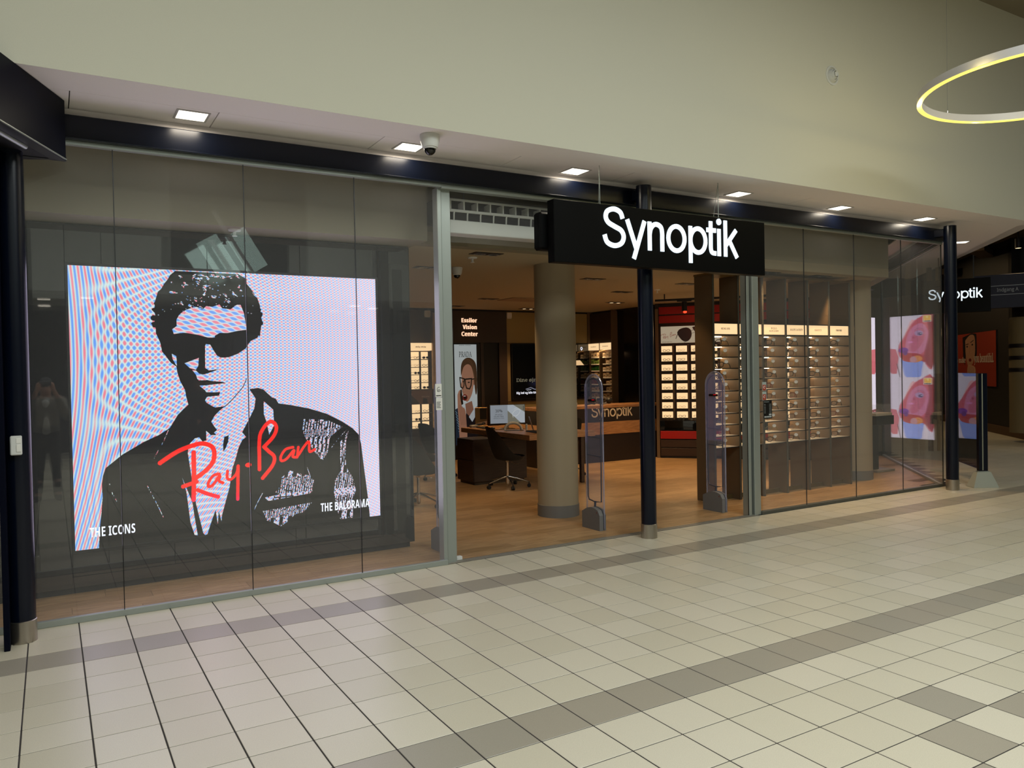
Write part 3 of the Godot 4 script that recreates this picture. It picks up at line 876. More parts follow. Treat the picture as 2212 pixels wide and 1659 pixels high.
func led_picture() -> ImageTexture:
	var W := 1240
	var H := 1098
	var k := W / 1000.0
	# first the ink: 0 black, 255 white ground, 150 grey hatch, then the red script
	var p := Paint.new(W, H, Color(1, 1, 1))
	var ink := Color(0, 0, 0)
	var white := Color(1, 1, 1)
	var hatch := Color(0.6, 0, 0)
	p.poly(LED_BODY, ink, k, k)
	p.poly(LED_HEAD, ink, k, k)
	for a in [LED_NECK, LED_SLIVER, LED_COLLAR]:
		p.poly(a, white, k, k)
	for a in [LED_FORE, LED_NOSE, LED_CHEEK, LED_LIP]:
		p.poly(a, Color(1, 0.75, 1), k, k)
	p.poly(LED_TIE, ink, k, k)
	for a in [LED_PATCH1, LED_PATCH2, LED_STRIP, LED_PATCH3, LED_SLEEVE]:
		p.poly(a, hatch, k, k)
	p.stroke(flat_curve(LED_JAW), 3.0, ink, k, k)
	for a in [LED_G1, LED_G2, LED_G3, LED_G4, LED_G5, LED_G6]:
		p.stroke(a, 3.2, hatch, k, k)
	var rng := RandomNumberGenerator.new()
	rng.seed = 4
	for i in LED_HAIR.size() / 4:
		var a := Vector2(LED_HAIR[i * 4], LED_HAIR[i * 4 + 1])
		var b := Vector2(LED_HAIR[i * 4 + 2], LED_HAIR[i * 4 + 3])
		for s in 6:
			var o := Vector2(rng.randf_range(-3, 3), rng.randf_range(-4, 4))
			var u := rng.randf_range(0, 0.7)
			var c := a.lerp(b, u) + o
			var e := a.lerp(b, minf(1.0, u + rng.randf_range(0.15, 0.4))) + o
			p.stroke([c.x, c.y, e.x, e.y], rng.randf_range(1.6, 5.0), white, k, k)
	for i in 70: # stray curls at the rim of the hair and light specks in it
		var a := rng.randf_range(PI, TAU)
		var c := Vector2(412 + cos(a) * 168 * rng.randf_range(0.3, 1.0), 150 + sin(a) * 140 * rng.randf_range(0.3, 1.0))
		p.oval(c.x * k, c.y * k, rng.randf_range(1, 3.5), rng.randf_range(1, 2.5), white)
	for i in 60: # loose curls breaking the outline
		var a := rng.randf_range(PI * 0.95, PI * 1.35) if i % 2 == 0 else rng.randf_range(PI * 1.65, PI * 2.1)
		var c := Vector2(410 + cos(a) * 170, 165 + sin(a) * 150)
		p.oval(c.x * k, c.y * k, rng.randf_range(4, 12), rng.randf_range(4, 12), ink)
	# red script
	var red := Color(0, 0, 1)
	for a in [[LED_R1, 15.0], [LED_R2, 15.0], [LED_R3, 14.0], [LED_R4, 13.0], [LED_RA1, 10.0], [LED_RY1, 10.0], [LED_RY2, 11.5], [LED_RB1, 13.5], [LED_RB2, 13.5], [LED_RA2, 10.0], [LED_RN, 10.0]]:
		p.stroke(flat_curve(a[0], 6), a[1] * k, red, k, k)
	p.oval(526 * k, 659 * k, 11 * k, 8 * k, red)
	var src := p.im.get_data()
	var out := PackedByteArray()
	out.resize(W * H * 3)
	var at := 0
	for y in H:
		var py := 1.0 - float(y) / H
		for x in W:
			var r := src[at]
			var b := src[at + 2]
			var g := src[at + 1]
			if b > 128 and g < 128: # script, warm red above turning magenta below
				var m := clampf((y - 730.0 * k) / (90.0 * k), 0, 1)
				out[at] = 250
				out[at + 1] = int(26 * (1 - m))
				out[at + 2] = int(14 + 130 * m)
			elif r < 20:
				out[at] = 3; out[at + 1] = 3; out[at + 2] = 3
			else:
				# the interference bands seen on the panel: two gratings, tight on the right, wide on the left
				var s := float(x) / W
				var t := (float(y) / H - 0.31)
				var g1 := (1.0 - exp(-s * 1.9)) * 125.0
				var ph := TAU * (t * g1 + 1.5 * s)
				var q := s * 50.0 + 15.0 * s * s
				var bend := 34.0 * t * t * (0.35 + s) * (1.0 - 0.55 * s) * (1.0 if t > 0 else 0.55)
				var pv := TAU * (q + bend)
				var wgt := clampf(s * 6.0, 0.0, 1.0)
				var w := cos(pv) * (1.0 - 0.35 * wgt) + cos(ph) * 0.75 * wgt
				if g < 215 and r > 200: # the brow shows broad slanting bands
					w = cos(TAU * (y * 0.040 - x * 0.012)) + 0.55 * cos(TAU * (x * 0.022 + y * 0.006))
				var fade := 0.85 - 0.45 * s * s
				var hot := clampf((w - 0.2) * 1.3, 0, 1) * fade
				var cold := clampf((-w - 0.1) * 1.2, 0, 1) * fade
				var mid := (1.0 - hot - cold) * 0.6 * (1.0 - s)
				var dots := 0.94 + 0.06 * float((x + y) & 1)
				var R := (236.0 + 10.0 * hot - 150.0 * cold - 46.0 * mid) * dots
				var Gc := (232.0 - 120.0 * hot - 86.0 * cold + 6.0 * mid) * dots
				var B := (246.0 - 110.0 * hot + 4.0 * cold - 26.0 * mid) * dots
				if r < 200: # hatched cloth
					var c1 := (x + y / 6) / 3
					var hsh := float((c1 * 7919 + (y / 34) * 104729 + (c1 * (y / 34)) * 31) % 101) / 101.0
					var h2 := float(((x / 5) * 3571 + (y / 5) * 8923 + (x / 5) * (y / 5) * 17) % 89) / 89.0
					var kk := 0.95 if hsh > 0.42 and h2 > 0.18 else 0.03
					R *= kk; Gc *= kk; B *= kk
				out[at] = clampi(int(R), 0, 255); out[at + 1] = clampi(int(Gc), 0, 255); out[at + 2] = clampi(int(B), 0, 255)
			at += 3
	return ImageTexture.create_from_image(Image.create_from_data(W, H, false, Image.FORMAT_RGB8, out))

func led_wall() -> void:
	var t := thing("screen_cabinet", "large black glass cabinet holding the advertising screen behind the left window", "cabinet")
	var gm: StandardMaterial3D = mats.black_gloss
	var z := -0.86
	var cols := [-0.6, 0.288, 1.05, 2.085, 2.935, 3.262]
	# glass panels round the screen
	part("side_panel", MB.new().span(Vector3(-0.6, 0.055, z), Vector3(0.286, 2.98, z + 0.012), 0.002), gm, t)
	part("side_panel", MB.new().span(Vector3(2.937, 0.055, z), Vector3(3.262, 2.98, z + 0.012), 0.002), gm, t)
	part("top_panel", MB.new().span(Vector3(0.290, 2.675, z), Vector3(2.933, 2.98, z + 0.012), 0.002), gm, t)
	for i in 3:
		var a: float = [0.290, 1.052, 2.087][i]
		var b: float = [1.048, 2.083, 2.933][i]
		part("lower_panel", MB.new().span(Vector3(a, 0.145, z), Vector3(b, 0.325, z + 0.012), 0.002), gm, t)
	part("plinth_panel", MB.new().span(Vector3(-0.6, 0.055, z - 0.002), Vector3(3.258, 0.142, z + 0.011), 0.002), gm, t)
	part("plinth", MB.new().span(Vector3(-0.6, 0.0, z - 0.3), Vector3(3.23, 0.053, z - 0.03)), mats.black_matt, t)
	part("body", MB.new().span(Vector3(-0.6, 0.055, z - 0.36), Vector3(3.262, 2.985, z - 0.004)), M("cabinet_body", Color(0.05, 0.05, 0.05), 0.4), t)
	part("edge_trim", MB.new().span(Vector3(-0.6, 2.981, z - 0.01), Vector3(3.262, 2.988, z + 0.012)).span(Vector3(0.29, 0.3255, z + 0.004), Vector3(2.934, 0.329, z + 0.016)).span(Vector3(3.2625, 0.055, z - 0.36), Vector3(3.266, 2.98, z + 0.012)), M("dark_steel", Color(0.22, 0.21, 0.20), 0.3, 0.7), t)
	# the reflecting pilaster right of the screen
	part("pilaster", MB.new().span(Vector3(3.085, 0.145, z + 0.0125), Vector3(3.185, 2.76, z + 0.0135)), M("black_satin", Color(0.03, 0.028, 0.03), 0.12), t)
	var s := thing("led_screen", "big lit advertising screen with a black-and-white portrait of a man in dark glasses", "screen", Vector3(0.308, 0.354, z + 0.014))
	part("bezel", MB.new().span(Vector3(-0.018, -0.026, -0.0015), Vector3(2.622, 2.322, 0.0)), mats.black_matt, s)
	var mb := MB.new()
	mb.quad(Vector3(0, 0, 0.002), Vector3(2.6, 0, 0.002), Vector3(2.6, 2.301, 0.002), Vector3(0, 2.301, 0.002), Vector3.BACK)
	part("display", mb, screen("led_picture", led_picture(), 1.1, 0.04), s)
	var wl := G("led_letters", Color(0.93, 0.95, 1.0), 1.0)
	words("THE ICONS", font_bold, 0.335, 0.078, 0.001, wl, s, Vector3(0.105, 0.095, 0.003))
	words("THE BALORAMA", font_bold, 0.478, 0.078, 0.001, wl, s, Vector3(2.012, 0.099, 0.003))
	area(Vector3(1.608, 1.505, z + 0.03), Vector3.BACK, Vector2(2.6, 2.3), Color(0.93, 0.86, 1.0), 1.7)

# ---------------------------------------------------------------- lettering made of strokes
func arc(c: Vector2, r: Vector2, a: float, b: float, k := 16) -> Array:
	var o := []
	for i in k + 1:
		var t := deg_to_rad(lerpf(a, b, float(i) / k))
		o.append(c + Vector2(cos(t) * r.x, sin(t) * r.y))
	return o

func synoptik(x: Transform3D, width: float, depth: float) -> Dictionary: # eight letters, cap height width / 4.52
	var u := width / 4.48
	var w := 0.118
	var L := {}
	var s := func(key: String, off: float, pts: Array, smooth: bool) -> void:
		var q := PackedVector2Array()
		var src: Array = curve(pts, 6) if smooth else pts
		for p in src:
			q.append((Vector2(p) + Vector2(off, 0)) * u)
		if not L.has(key):
			L[key] = MB.new()
		L[key].ribbon(q, w * u, depth, x)
	s.call("letter_s", 0.0, [Vector2(0.60, 0.72), Vector2(0.53, 0.87), Vector2(0.34, 0.935), Vector2(0.14, 0.87), Vector2(0.085, 0.73), Vector2(0.16, 0.60), Vector2(0.35, 0.515), Vector2(0.55, 0.43), Vector2(0.625, 0.28), Vector2(0.55, 0.12), Vector2(0.34, 0.05), Vector2(0.12, 0.12), Vector2(0.04, 0.30)], true)
	s.call("letter_y", 0.70, [Vector2(0.04, 0.72), Vector2(0.315, 0.02)], false)
	s.call("letter_y", 0.70, [Vector2(0.59, 0.72), Vector2(0.235, -0.235)], false)
	s.call("letter_n", 1.37, [Vector2(0.08, 0), Vector2(0.08, 0.72)], false)
	s.call("letter_n", 1.37, [Vector2(0.08, 0.40), Vector2(0.12, 0.55), Vector2(0.22, 0.65), Vector2(0.34, 0.665), Vector2(0.455, 0.60), Vector2(0.49, 0.46), Vector2(0.49, 0.30), Vector2(0.49, 0.0)], true)
	s.call("letter_o", 2.01, arc(Vector2(0.33, 0.36), Vector2(0.275, 0.31), 0, 360, 32), false)
	s.call("letter_p", 2.74, [Vector2(0.08, 0.72), Vector2(0.08, -0.235)], false)
	s.call("letter_p", 2.74, arc(Vector2(0.345, 0.36), Vector2(0.265, 0.31), 0, 360, 32), false)
	s.call("letter_t", 3.37, [Vector2(0.17, 0.90), Vector2(0.17, 0.45), Vector2(0.17, 0.18), Vector2(0.22, 0.08), Vector2(0.36, 0.062)], true)
	s.call("letter_t", 3.37, [Vector2(0.02, 0.665), Vector2(0.355, 0.665)], false)
	s.call("letter_i", 3.77, [Vector2(0.07, 0), Vector2(0.07, 0.72)], false)
	s.call("letter_k", 4.0, [Vector2(0.075, 0), Vector2(0.075, 0.96)], false)
	s.call("letter_k", 4.0, [Vector2(0.475, 0.73), Vector2(0.10, 0.31)], false)
	s.call("letter_k", 4.0, [Vector2(0.21, 0.45), Vector2(0.505, -0.01)], false)
	var dot := PackedVector2Array()
	for p in arc(Vector2(3.84, 0.905), Vector2(0.085, 0.085), 0, 340, 17):
		dot.append(p * u)
	L["letter_i"].prism(dot, depth, x)
	return L

func main_sign() -> void:
	var zf := 0.50
	var t := thing("hanging_sign", "black hanging shop sign with large white glowing letters over the entrance", "sign", Vector3(4.105, 2.716, zf - 0.11))
	part("box", MB.new().span(Vector3.ZERO, Vector3(2.73, 0.568, 0.11), 0.006), mats.sign_black, t)
	part("rear_box", MB.new().span(Vector3(-0.075, 0.125, -0.128), Vector3(2.6, 0.468, -0.005), 0.02), mats.sign_black, t)
	var L := synoptik(Transform3D(Basis(), Vector3(0.548, 0.168, 0.108)), 1.745, 0.012)
	for k in L:
		part(k, L[k], mats.white_letters, t)
	var wire := MB.new()
	part("wire", MB.new().tube([Vector3(0.565, 0.56, 0.05), Vector3(0.565, SOFFIT - 2.716, 0.05)], 0.003, 6), mats.aluminium, t)
	part("wire", MB.new().tube([Vector3(2.105, 0.56, 0.05), Vector3(2.105, SOFFIT - 2.716, 0.05)], 0.004, 6), mats.aluminium, t)
	part("wire", MB.new().tube([Vector3(0.585, 0.56, 0.0), Vector3(0.565, SOFFIT - 2.716, 0.05)], 0.002, 6), mats.aluminium, t)
	part("wire", MB.new().tube([Vector3(2.08, 0.56, 0.0), Vector3(2.105, SOFFIT - 2.716, 0.05)], 0.002, 6), mats.aluminium, t)
	area(Vector3(5.47, 2.98, zf + 0.03), Vector3.BACK, Vector2(1.8, 0.4), Color(0.92, 0.96, 1.0), 0.10)

# ---------------------------------------------------------------- lamps and fittings of the hall
func soffit_lights() -> void:
	var xs := [1.11, 2.845, 4.59, 6.81, 8.54, 10.24, 12.72]
	var zs := [0.215, 0.19, 0.16, 0.16, 0.17, 0.20, -0.72]
	var nm := ["above the left part of the big screen", "beside the white dome camera", "left of the hanging sign", "right above the hanging sign's right end", "next after the hanging sign to the right", "nearest the corner pole in front of it", "on the slanted soffit behind the corner pole"]
	for i in 7:
		var t := thing("soffit_light", "square recessed white soffit light " + nm[i], "light", Vector3(xs[i], SOFFIT, zs[i]), 0.0 if i < 6 else deg_to_rad(45), "recessed lights in the soffit")
		part("trim", MB.new().span(Vector3(-0.115, -0.006, -0.115), Vector3(0.115, 0.0, -0.10)).span(Vector3(-0.115, -0.006, 0.10), Vector3(0.115, 0.0, 0.115)).span(Vector3(-0.115, -0.006, -0.10), Vector3(-0.10, 0.0, 0.10)).span(Vector3(0.10, -0.006, -0.10), Vector3(0.115, 0.0, 0.10)), M("lamp_trim", Color(0.70, 0.69, 0.68), 0.4), t)
		part("diffuser", MB.new().span(Vector3(-0.099, -0.004, -0.099), Vector3(0.099, -0.001, 0.099)), mats.soffit_glow, t)
		area(Vector3(xs[i], SOFFIT - 0.02, zs[i]), Vector3.DOWN, Vector2(0.19, 0.19), Color(1.0, 0.95, 0.86), 0.40)

func dome_camera(label: String, at: Vector3, sc := 1.0) -> void:
	var t := thing("dome_camera", label, "camera", at)
	part("housing", MB.new().lathe([Vector2(0, 0), Vector2(0.070, 0), Vector2(0.072, -0.012), Vector2(0.066, -0.05), Vector2(0.055, -0.088), Vector2(0.044, -0.094), Vector2(0, -0.094)].map(func(p): return p * sc), Vector3.ZERO, 28), mats.white_plastic, t)
	part("dome", MB.new().ball(Vector3(0, -0.096 * sc, 0), Vector3(0.042, 0.046, 0.042) * sc, 20, 8, PI * 0.45, PI), M("dome_black", Color(0.01, 0.01, 0.012), 0.05), t)
	part("collar", MB.new().lathe([Vector2(0.046, -0.092), Vector2(0.047, -0.098), Vector2(0.043, -0.1)].map(func(p): return p * sc), Vector3.ZERO, 24), mats.white_plastic, t)

func hall_fittings() -> void:
	dome_camera("white dome security camera under the soffit beside a square light", Vector3(2.86, SOFFIT, 0.575), 1.15)
	# round air nozzle in the tall wall
	var nz := thing("air_nozzle", "round white air nozzle set high in the cream wall", "vent", Vector3(7.65, 4.92, 0.75))
	var bs := Basis(Vector3.RIGHT, Vector3.BACK, Vector3.DOWN)
	var ring := func(r0: float, r1: float, z0: float, z1: float) -> MB:
		return MB.new().lathe([Vector2(r0, z0), Vector2(r0 + 0.006, z0), Vector2(r1, z1), Vector2(r1 - 0.006, z1), Vector2(r0, z0)], Vector3.ZERO, 32, bs)
	part("flange", MB.new().lathe([Vector2(0.105, 0.0), Vector2(0.105, 0.008), Vector2(0.086, 0.010), Vector2(0.084, -0.05)], Vector3.ZERO, 36, bs), mats.white_plastic, nz)
	part("outer_cone", ring.call(0.075, 0.060, -0.02, 0.035), mats.white_plastic, nz)
	part("middle_cone", ring.call(0.055, 0.042, 0.0, 0.055), mats.white_plastic, nz)
	part("inner_cone", MB.new().lathe([Vector2(0, 0.05), Vector2(0.022, 0.052), Vector2(0.028, 0.062), Vector2(0.03, 0.02)], Vector3.ZERO, 28, bs), mats.white_plastic, nz)
	part("throat", MB.new().lathe([Vector2(0.085, -0.03), Vector2(0.0, -0.031)], Vector3.ZERO, 28, bs), M("throat_dark", Color(0.10, 0.09, 0.07), 0.8), nz)
	# ring lamp on thin wires
	var c := Vector3(7.94, 4.204, 2.753)
	var R := 1.03
	var rl := thing("ring_lamp", "large suspended ring lamp with a yellow-white glowing underside", "lamp", c)
	part("ring_body", MB.new().lathe([Vector2(R - 0.04, 0.005), Vector2(R, 0.005), Vector2(R, 0.075), Vector2(R - 0.04, 0.075), Vector2(R - 0.04, 0.005)], Vector3.ZERO, 96), M("ring_white", Color(0.80, 0.78, 0.77), 0.4), rl)
	part("diffuser", MB.new().lathe([Vector2(R - 0.041, 0.005), Vector2(R - 0.041, -0.004), Vector2(R + 0.001, -0.004), Vector2(R + 0.001, 0.005)], Vector3.ZERO, 96), G("ring_glow", Color(1.0, 0.90, 0.42), 1.25), rl)
	for a in [200.0, 320.0, 80.0]:
		var p := Vector3(cos(deg_to_rad(a)), 0, -sin(deg_to_rad(a))) * (R - 0.02) + Vector3(0, 0.075, 0)
		part("wire", MB.new().tube([p, p + Vector3(0, HALL - 4.285, 0)], 0.0015, 5), mats.grey_plastic, rl)
		part("gripper", MB.new().lathe([Vector2(0, 0.03), Vector2(0.005, 0.03), Vector2(0.006, 0)], p, 10), mats.chrome, rl)
	for k in 6:
		var a := TAU * k / 6
		var o := OmniLight3D.new()
		o.name = numbered(self, "ring_light")
		o.light_color = Color(1.0, 0.92, 0.62)
		o.light_energy = 0.10
		o.light_size = 0.05
		o.omni_range = 20.0
		o.omni_attenuation = 2.0
		o.shadow_enabled = true
		add_child(o)
		o.position = c + Vector3(cos(a) * R, -0.06, sin(a) * R)

# ---------------------------------------------------------------- shop ceiling
func shop_ceiling() -> void:
	# [x, z, lit, place]
	var F := [[4.22, -0.98, 0, "nearest the entrance, right of the left jamb"], [4.10, -2.22, 0, "deeper behind the left jamb"], [6.70, -2.42, 0, "right of the round column's top"], [8.24, -3.70, 0, "over the middle of the shop"], [9.38, -5.34, 1, "over the service counter, its spots lit"],
		[6.73, -5.48, 0, "over the desk, left of the flat ceiling panel"], [8.50, -7.05, 1, "near the rear wall, its two spots lit"], [8.43, -2.39, 0, "between the navy pole and the first fin"], [8.51, -0.93, 0, "in front of the fins, behind the sign's right end"], [9.57, -0.93, 0, "in front of the fins, right of another"],
		[10.65, -1.15, 0, "right of the second column"], [12.0, -1.95, 0, "in front of the tall screen"], [12.35, -2.35, 0, "closest to the tall screen"], [6.82, -6.95, 0, "near the rear wall above the glowing lettering"], [7.2, -4.0, 0, "half hidden behind the round column"]]
	for f in F:
		var t := thing("ceiling_spots", "black twin-spot ceiling fitting " + f[3], "spotlight", Vector3(f[0], CEIL, f[1]), 0.0, "twin spots in the shop ceiling")
		part("frame", MB.new().span(Vector3(-0.17, -0.006, -0.085), Vector3(0.17, 0.0, 0.085), 0.002), mats.black_matt, t)
		for s in [-1, 1]:
			part("spot_ring", MB.new().lathe([Vector2(0.066, -0.007), Vector2(0.068, -0.012), Vector2(0.05, -0.012), Vector2(0.046, -0.007)], Vector3(s * 0.08, 0, 0), 20), mats.grey_plastic, t)
			part("lamp", MB.new().disc(Vector3(s * 0.08, -0.0075, 0), 0.045, Vector3.DOWN, 16), mats.shop_spot_glow if f[2] else M("lamp_off", Color(0.20, 0.17, 0.14), 0.25), t)
			if f[2]:
				spot(Vector3(f[0] + s * 0.08, CEIL - 0.03, f[1]), Vector3(0.1 * s, -1, 0.12), 38, Color(1.0, 0.80, 0.55), 1.8)
	# added spots for the warm floor pools
	for p in [[6.7, -5.4, 2.4], [9.0, -4.5, 4.2], [8.2, -2.3, 1.6], [5.0, -2.0, 1.8], [4.2, -4.2, 2.0], [4.1, -2.3, 1.5], [6.9, -3.3, 1.6], [9.6, -4.1, 3.0], [7.0, -1.3, 0.9], [5.8, -6.9, 1.2], [8.1, -7.0, 1.2], [12.0, -1.9, 1.2], [7.1, -5.4, 2.0], [8.35, -0.80, 3.4], [9.57, -0.80, 3.4], [11.3, -0.98, 2.2]]:
		spot(Vector3(p[0], CEIL - 0.03, p[1]), Vector3(0.03, -1, 0.03 if p[1] < -1.0 else 0.16), 36, Color(1.0, 0.83, 0.60), p[2] * 0.85)
	var pn := MB.new()
	pn.span(Vector3(7.0, CEIL - 0.012, -5.65), Vector3(7.75, CEIL, -5.1), 0.004)
	one("ceiling_panel", pn, M("panel_beige", Color(0.55, 0.47, 0.38), 0.7), "flat square access panel in the ceiling beside the round column", "panel")
	dome_camera("white dome camera on the shop ceiling right of the left jamb", Vector3(4.42, CEIL, -2.08), 0.95)
	for d in [["white ceiling smoke detector in front of the white dome camera", Vector3(4.21, CEIL, -1.28)], ["white smoke detector under the bulkhead above the screen cabinet", Vector3(1.56, CEIL - 0.005, -0.62)], ["white sprinkler cap on the ceiling right of the second column", Vector3(11.55, CEIL, -1.75)], ["white smoke detector on the ceiling between pole and first fin", Vector3(8.55, CEIL, -3.2)]]:
		var t := thing("smoke_detector", d[0], "smoke detector", d[1])
		part("base", MB.new().lathe([Vector2(0, 0), Vector2(0.055, 0), Vector2(0.05, -0.012), Vector2(0.012, -0.016), Vector2(0.012, -0.05), Vector2(0.0, -0.05)], Vector3.ZERO, 20), mats.white_plastic, t)
		part("deflector", MB.new().lathe([Vector2(0, -0.052), Vector2(0.022, -0.052), Vector2(0.022, -0.056), Vector2(0, -0.056)], Vector3.ZERO, 16), mats.white_plastic, t)
	for d in [["small white alarm box at the top of the rear wall beside the dark panel", Vector3(8.36, 2.90, -7.6)], ["small white alarm box at the top of the rear wall above the bronze post", Vector3(6.52, 2.90, -7.6)]]:
		var t := thing("alarm_box", d[0], "alarm", d[1])
		part("body", MB.new().span(Vector3(-0.06, -0.06, 0), Vector3(0.06, 0.055, 0.07), 0.012), mats.white_plastic, t)
		part("lid", MB.new().span(Vector3(-0.055, -0.075, 0.006), Vector3(0.055, -0.062, 0.062), 0.004), mats.white_plastic, t)
	# track with a spotlight aimed at the frame wall
	var tr := thing("spot_track", "black ceiling track with a red-glowing spotlight before the frame wall", "spotlight", Vector3(9.33, 2.90, -3.62), -deg_to_rad(48))
	part("rail", MB.new().span(Vector3(-0.35, -0.02, -0.018), Vector3(1.5, 0.015, 0.018)), mats.black_matt, tr)
	part("adapter", MB.new().span(Vector3(0.02, -0.04, -0.02), Vector3(0.26, -0.02, 0.02)), mats.black_matt, tr)
	part("lamp_head", MB.new().lathe([Vector2(0, 0.08), Vector2(0.042, 0.075), Vector2(0.046, -0.08), Vector2(0.04, -0.08)], Vector3(0.14, -0.12, 0), 20), mats.black_matt, tr)
	part("lamp_lens", MB.new().ball(Vector3(0.15, -0.215, 0.01), Vector3(0.032, 0.022, 0.032), 14, 8), G("red_lamp", Color(1.0, 0.28, 0.16), 1.6), tr)
	spot(tr.transform * Vector3(0.15, -0.25, 0.01), Vector3(0.7, -0.3, -0.6), 30, Color(1.0, 0.4, 0.25), 0.25)
	part("hanger", MB.new().span(Vector3(0.37, 0.015, -0.01), Vector3(0.39, 0.10, 0.01)), mats.black_matt, tr)
	part("hanger", MB.new().span(Vector3(-0.2, 0.015, -0.01), Vector3(-0.18, 0.10, 0.01)), mats.black_matt, tr)

func columns() -> void:
	var c := thing("column", "thick round beige column standing just inside the entrance", "column", Vector3(5.405, 0, -1.45), 0, "", "structure")
	part("shaft", MB.new().lathe([Vector2(0.245, 0.135), Vector2(0.245, CEIL)], Vector3.ZERO, 48), mats.column_paint, c)
	part("skirting", MB.new().lathe([Vector2(0.252, 0.0), Vector2(0.252, 0.138), Vector2(0.245, 0.14)], Vector3.ZERO, 48), mats.column_skirt, c)
	var d := thing("column", "round beige column behind the right end of the fin display", "column", Vector3(10.735, 0, -1.225), 0, "", "structure")
	part("shaft", MB.new().lathe([Vector2(0.235, 0.135), Vector2(0.235, CEIL)], Vector3.ZERO, 48), mats.column_paint, d)
	part("skirting", MB.new().lathe([Vector2(0.242, 0.0), Vector2(0.242, 0.138), Vector2(0.235, 0.14)], Vector3.ZERO, 48), mats.column_skirt, d)

# ---------------------------------------------------------------- eyeglasses
func make_glasses(style: int, frame: Material, lens: Material, tagged: bool) -> Node3D: # on its own: origin on the shelf, rims face +z, temples run to -z
	var t := Node3D.new()
	t.name = "eyeglasses"
	var fr := MB.new()
	var rr: float = [0.0032, 0.0018, 0.0026, 0.0036][style % 4]
	for s in [-1, 1]:
		var pts := []
		for k in 14:
			var a := TAU * k / 14
			var px := cos(a)
			var py := sin(a)
			if style % 2 == 0: # squarer rims
				px = signf(px) * pow(absf(px), 0.6)
				py = signf(py) * pow(absf(py), 0.6)
			pts.append(Vector3(s * 0.035 + px * 0.027, 0.030 + py * 0.021 + 0.003 * px * s, 0.0))
		fr.tube(pts, rr, 5, true)
		fr.tube([Vector3(s * 0.062, 0.040, 0), Vector3(s * 0.069, 0.040, -0.006)], rr, 5)
	fr.tube([Vector3(-0.009, 0.036, 0), Vector3(0, 0.040, 0.002), Vector3(0.009, 0.036, 0)], rr, 5)
	part("rims", fr, frame, t)
	for s in [-1, 1]:
		var ln := MB.new()
		ln.disc(Vector3(s * 0.035, 0.030, 0), 0.026, Vector3.BACK, 12, 0.02)
		part("lens", ln, lens, t)
		var tm := MB.new()
		tm.tube([Vector3(s * 0.069, 0.040, -0.004), Vector3(s * 0.070, 0.040, -0.05), Vector3(s * 0.068, 0.038, -0.095), Vector3(s * 0.064, 0.018, -0.125), Vector3(s * 0.062, 0.003, -0.138)], rr * 1.05, 5)
		part("temple", tm, frame, t)
	if tagged:
		part("price_tag", MB.new().disc(Vector3(0.075, 0.055, -0.03), 0.017, Vector3(0.5, 0.1, 0.8).normalized(), 12, 0.015).disc(Vector3(0.0745, 0.055, -0.0305), 0.017, -Vector3(0.5, 0.1, 0.8).normalized(), 12, 0.015), mats.paper, t)
	return t

var protos := []
var protos_plain := []
func glasses(label: String, group: String, at: Vector3, turn: float, kind: int, tagged := true, size := 1.0) -> void:
	if protos.is_empty():
		var f := [mats.frame_dark, mats.frame_gold, mats.frame_tortoise, mats.frame_dark, mats.frame_red, mats.frame_olive]
		for i in 6:
			protos.append(make_glasses(i, f[i], mats.lens, true))
			protos_plain.append(make_glasses(i, f[i], mats.lens_dark if i == 2 else mats.lens, false))
	var o: Node3D = (protos if tagged else protos_plain)[kind % 6].duplicate()
	o.name = numbered(self, "eyeglasses")
	add_child(o)
	o.position = at
	o.rotation.y = turn
	o.scale = Vector3.ONE * size
	tag(o, label, "glasses", group)

const ORD := ["first", "second", "third", "fourth", "fifth", "sixth", "seventh", "eighth", "ninth", "tenth", "eleventh"]
const TONE := ["black", "gold", "tortoiseshell", "black", "red", "olive"]

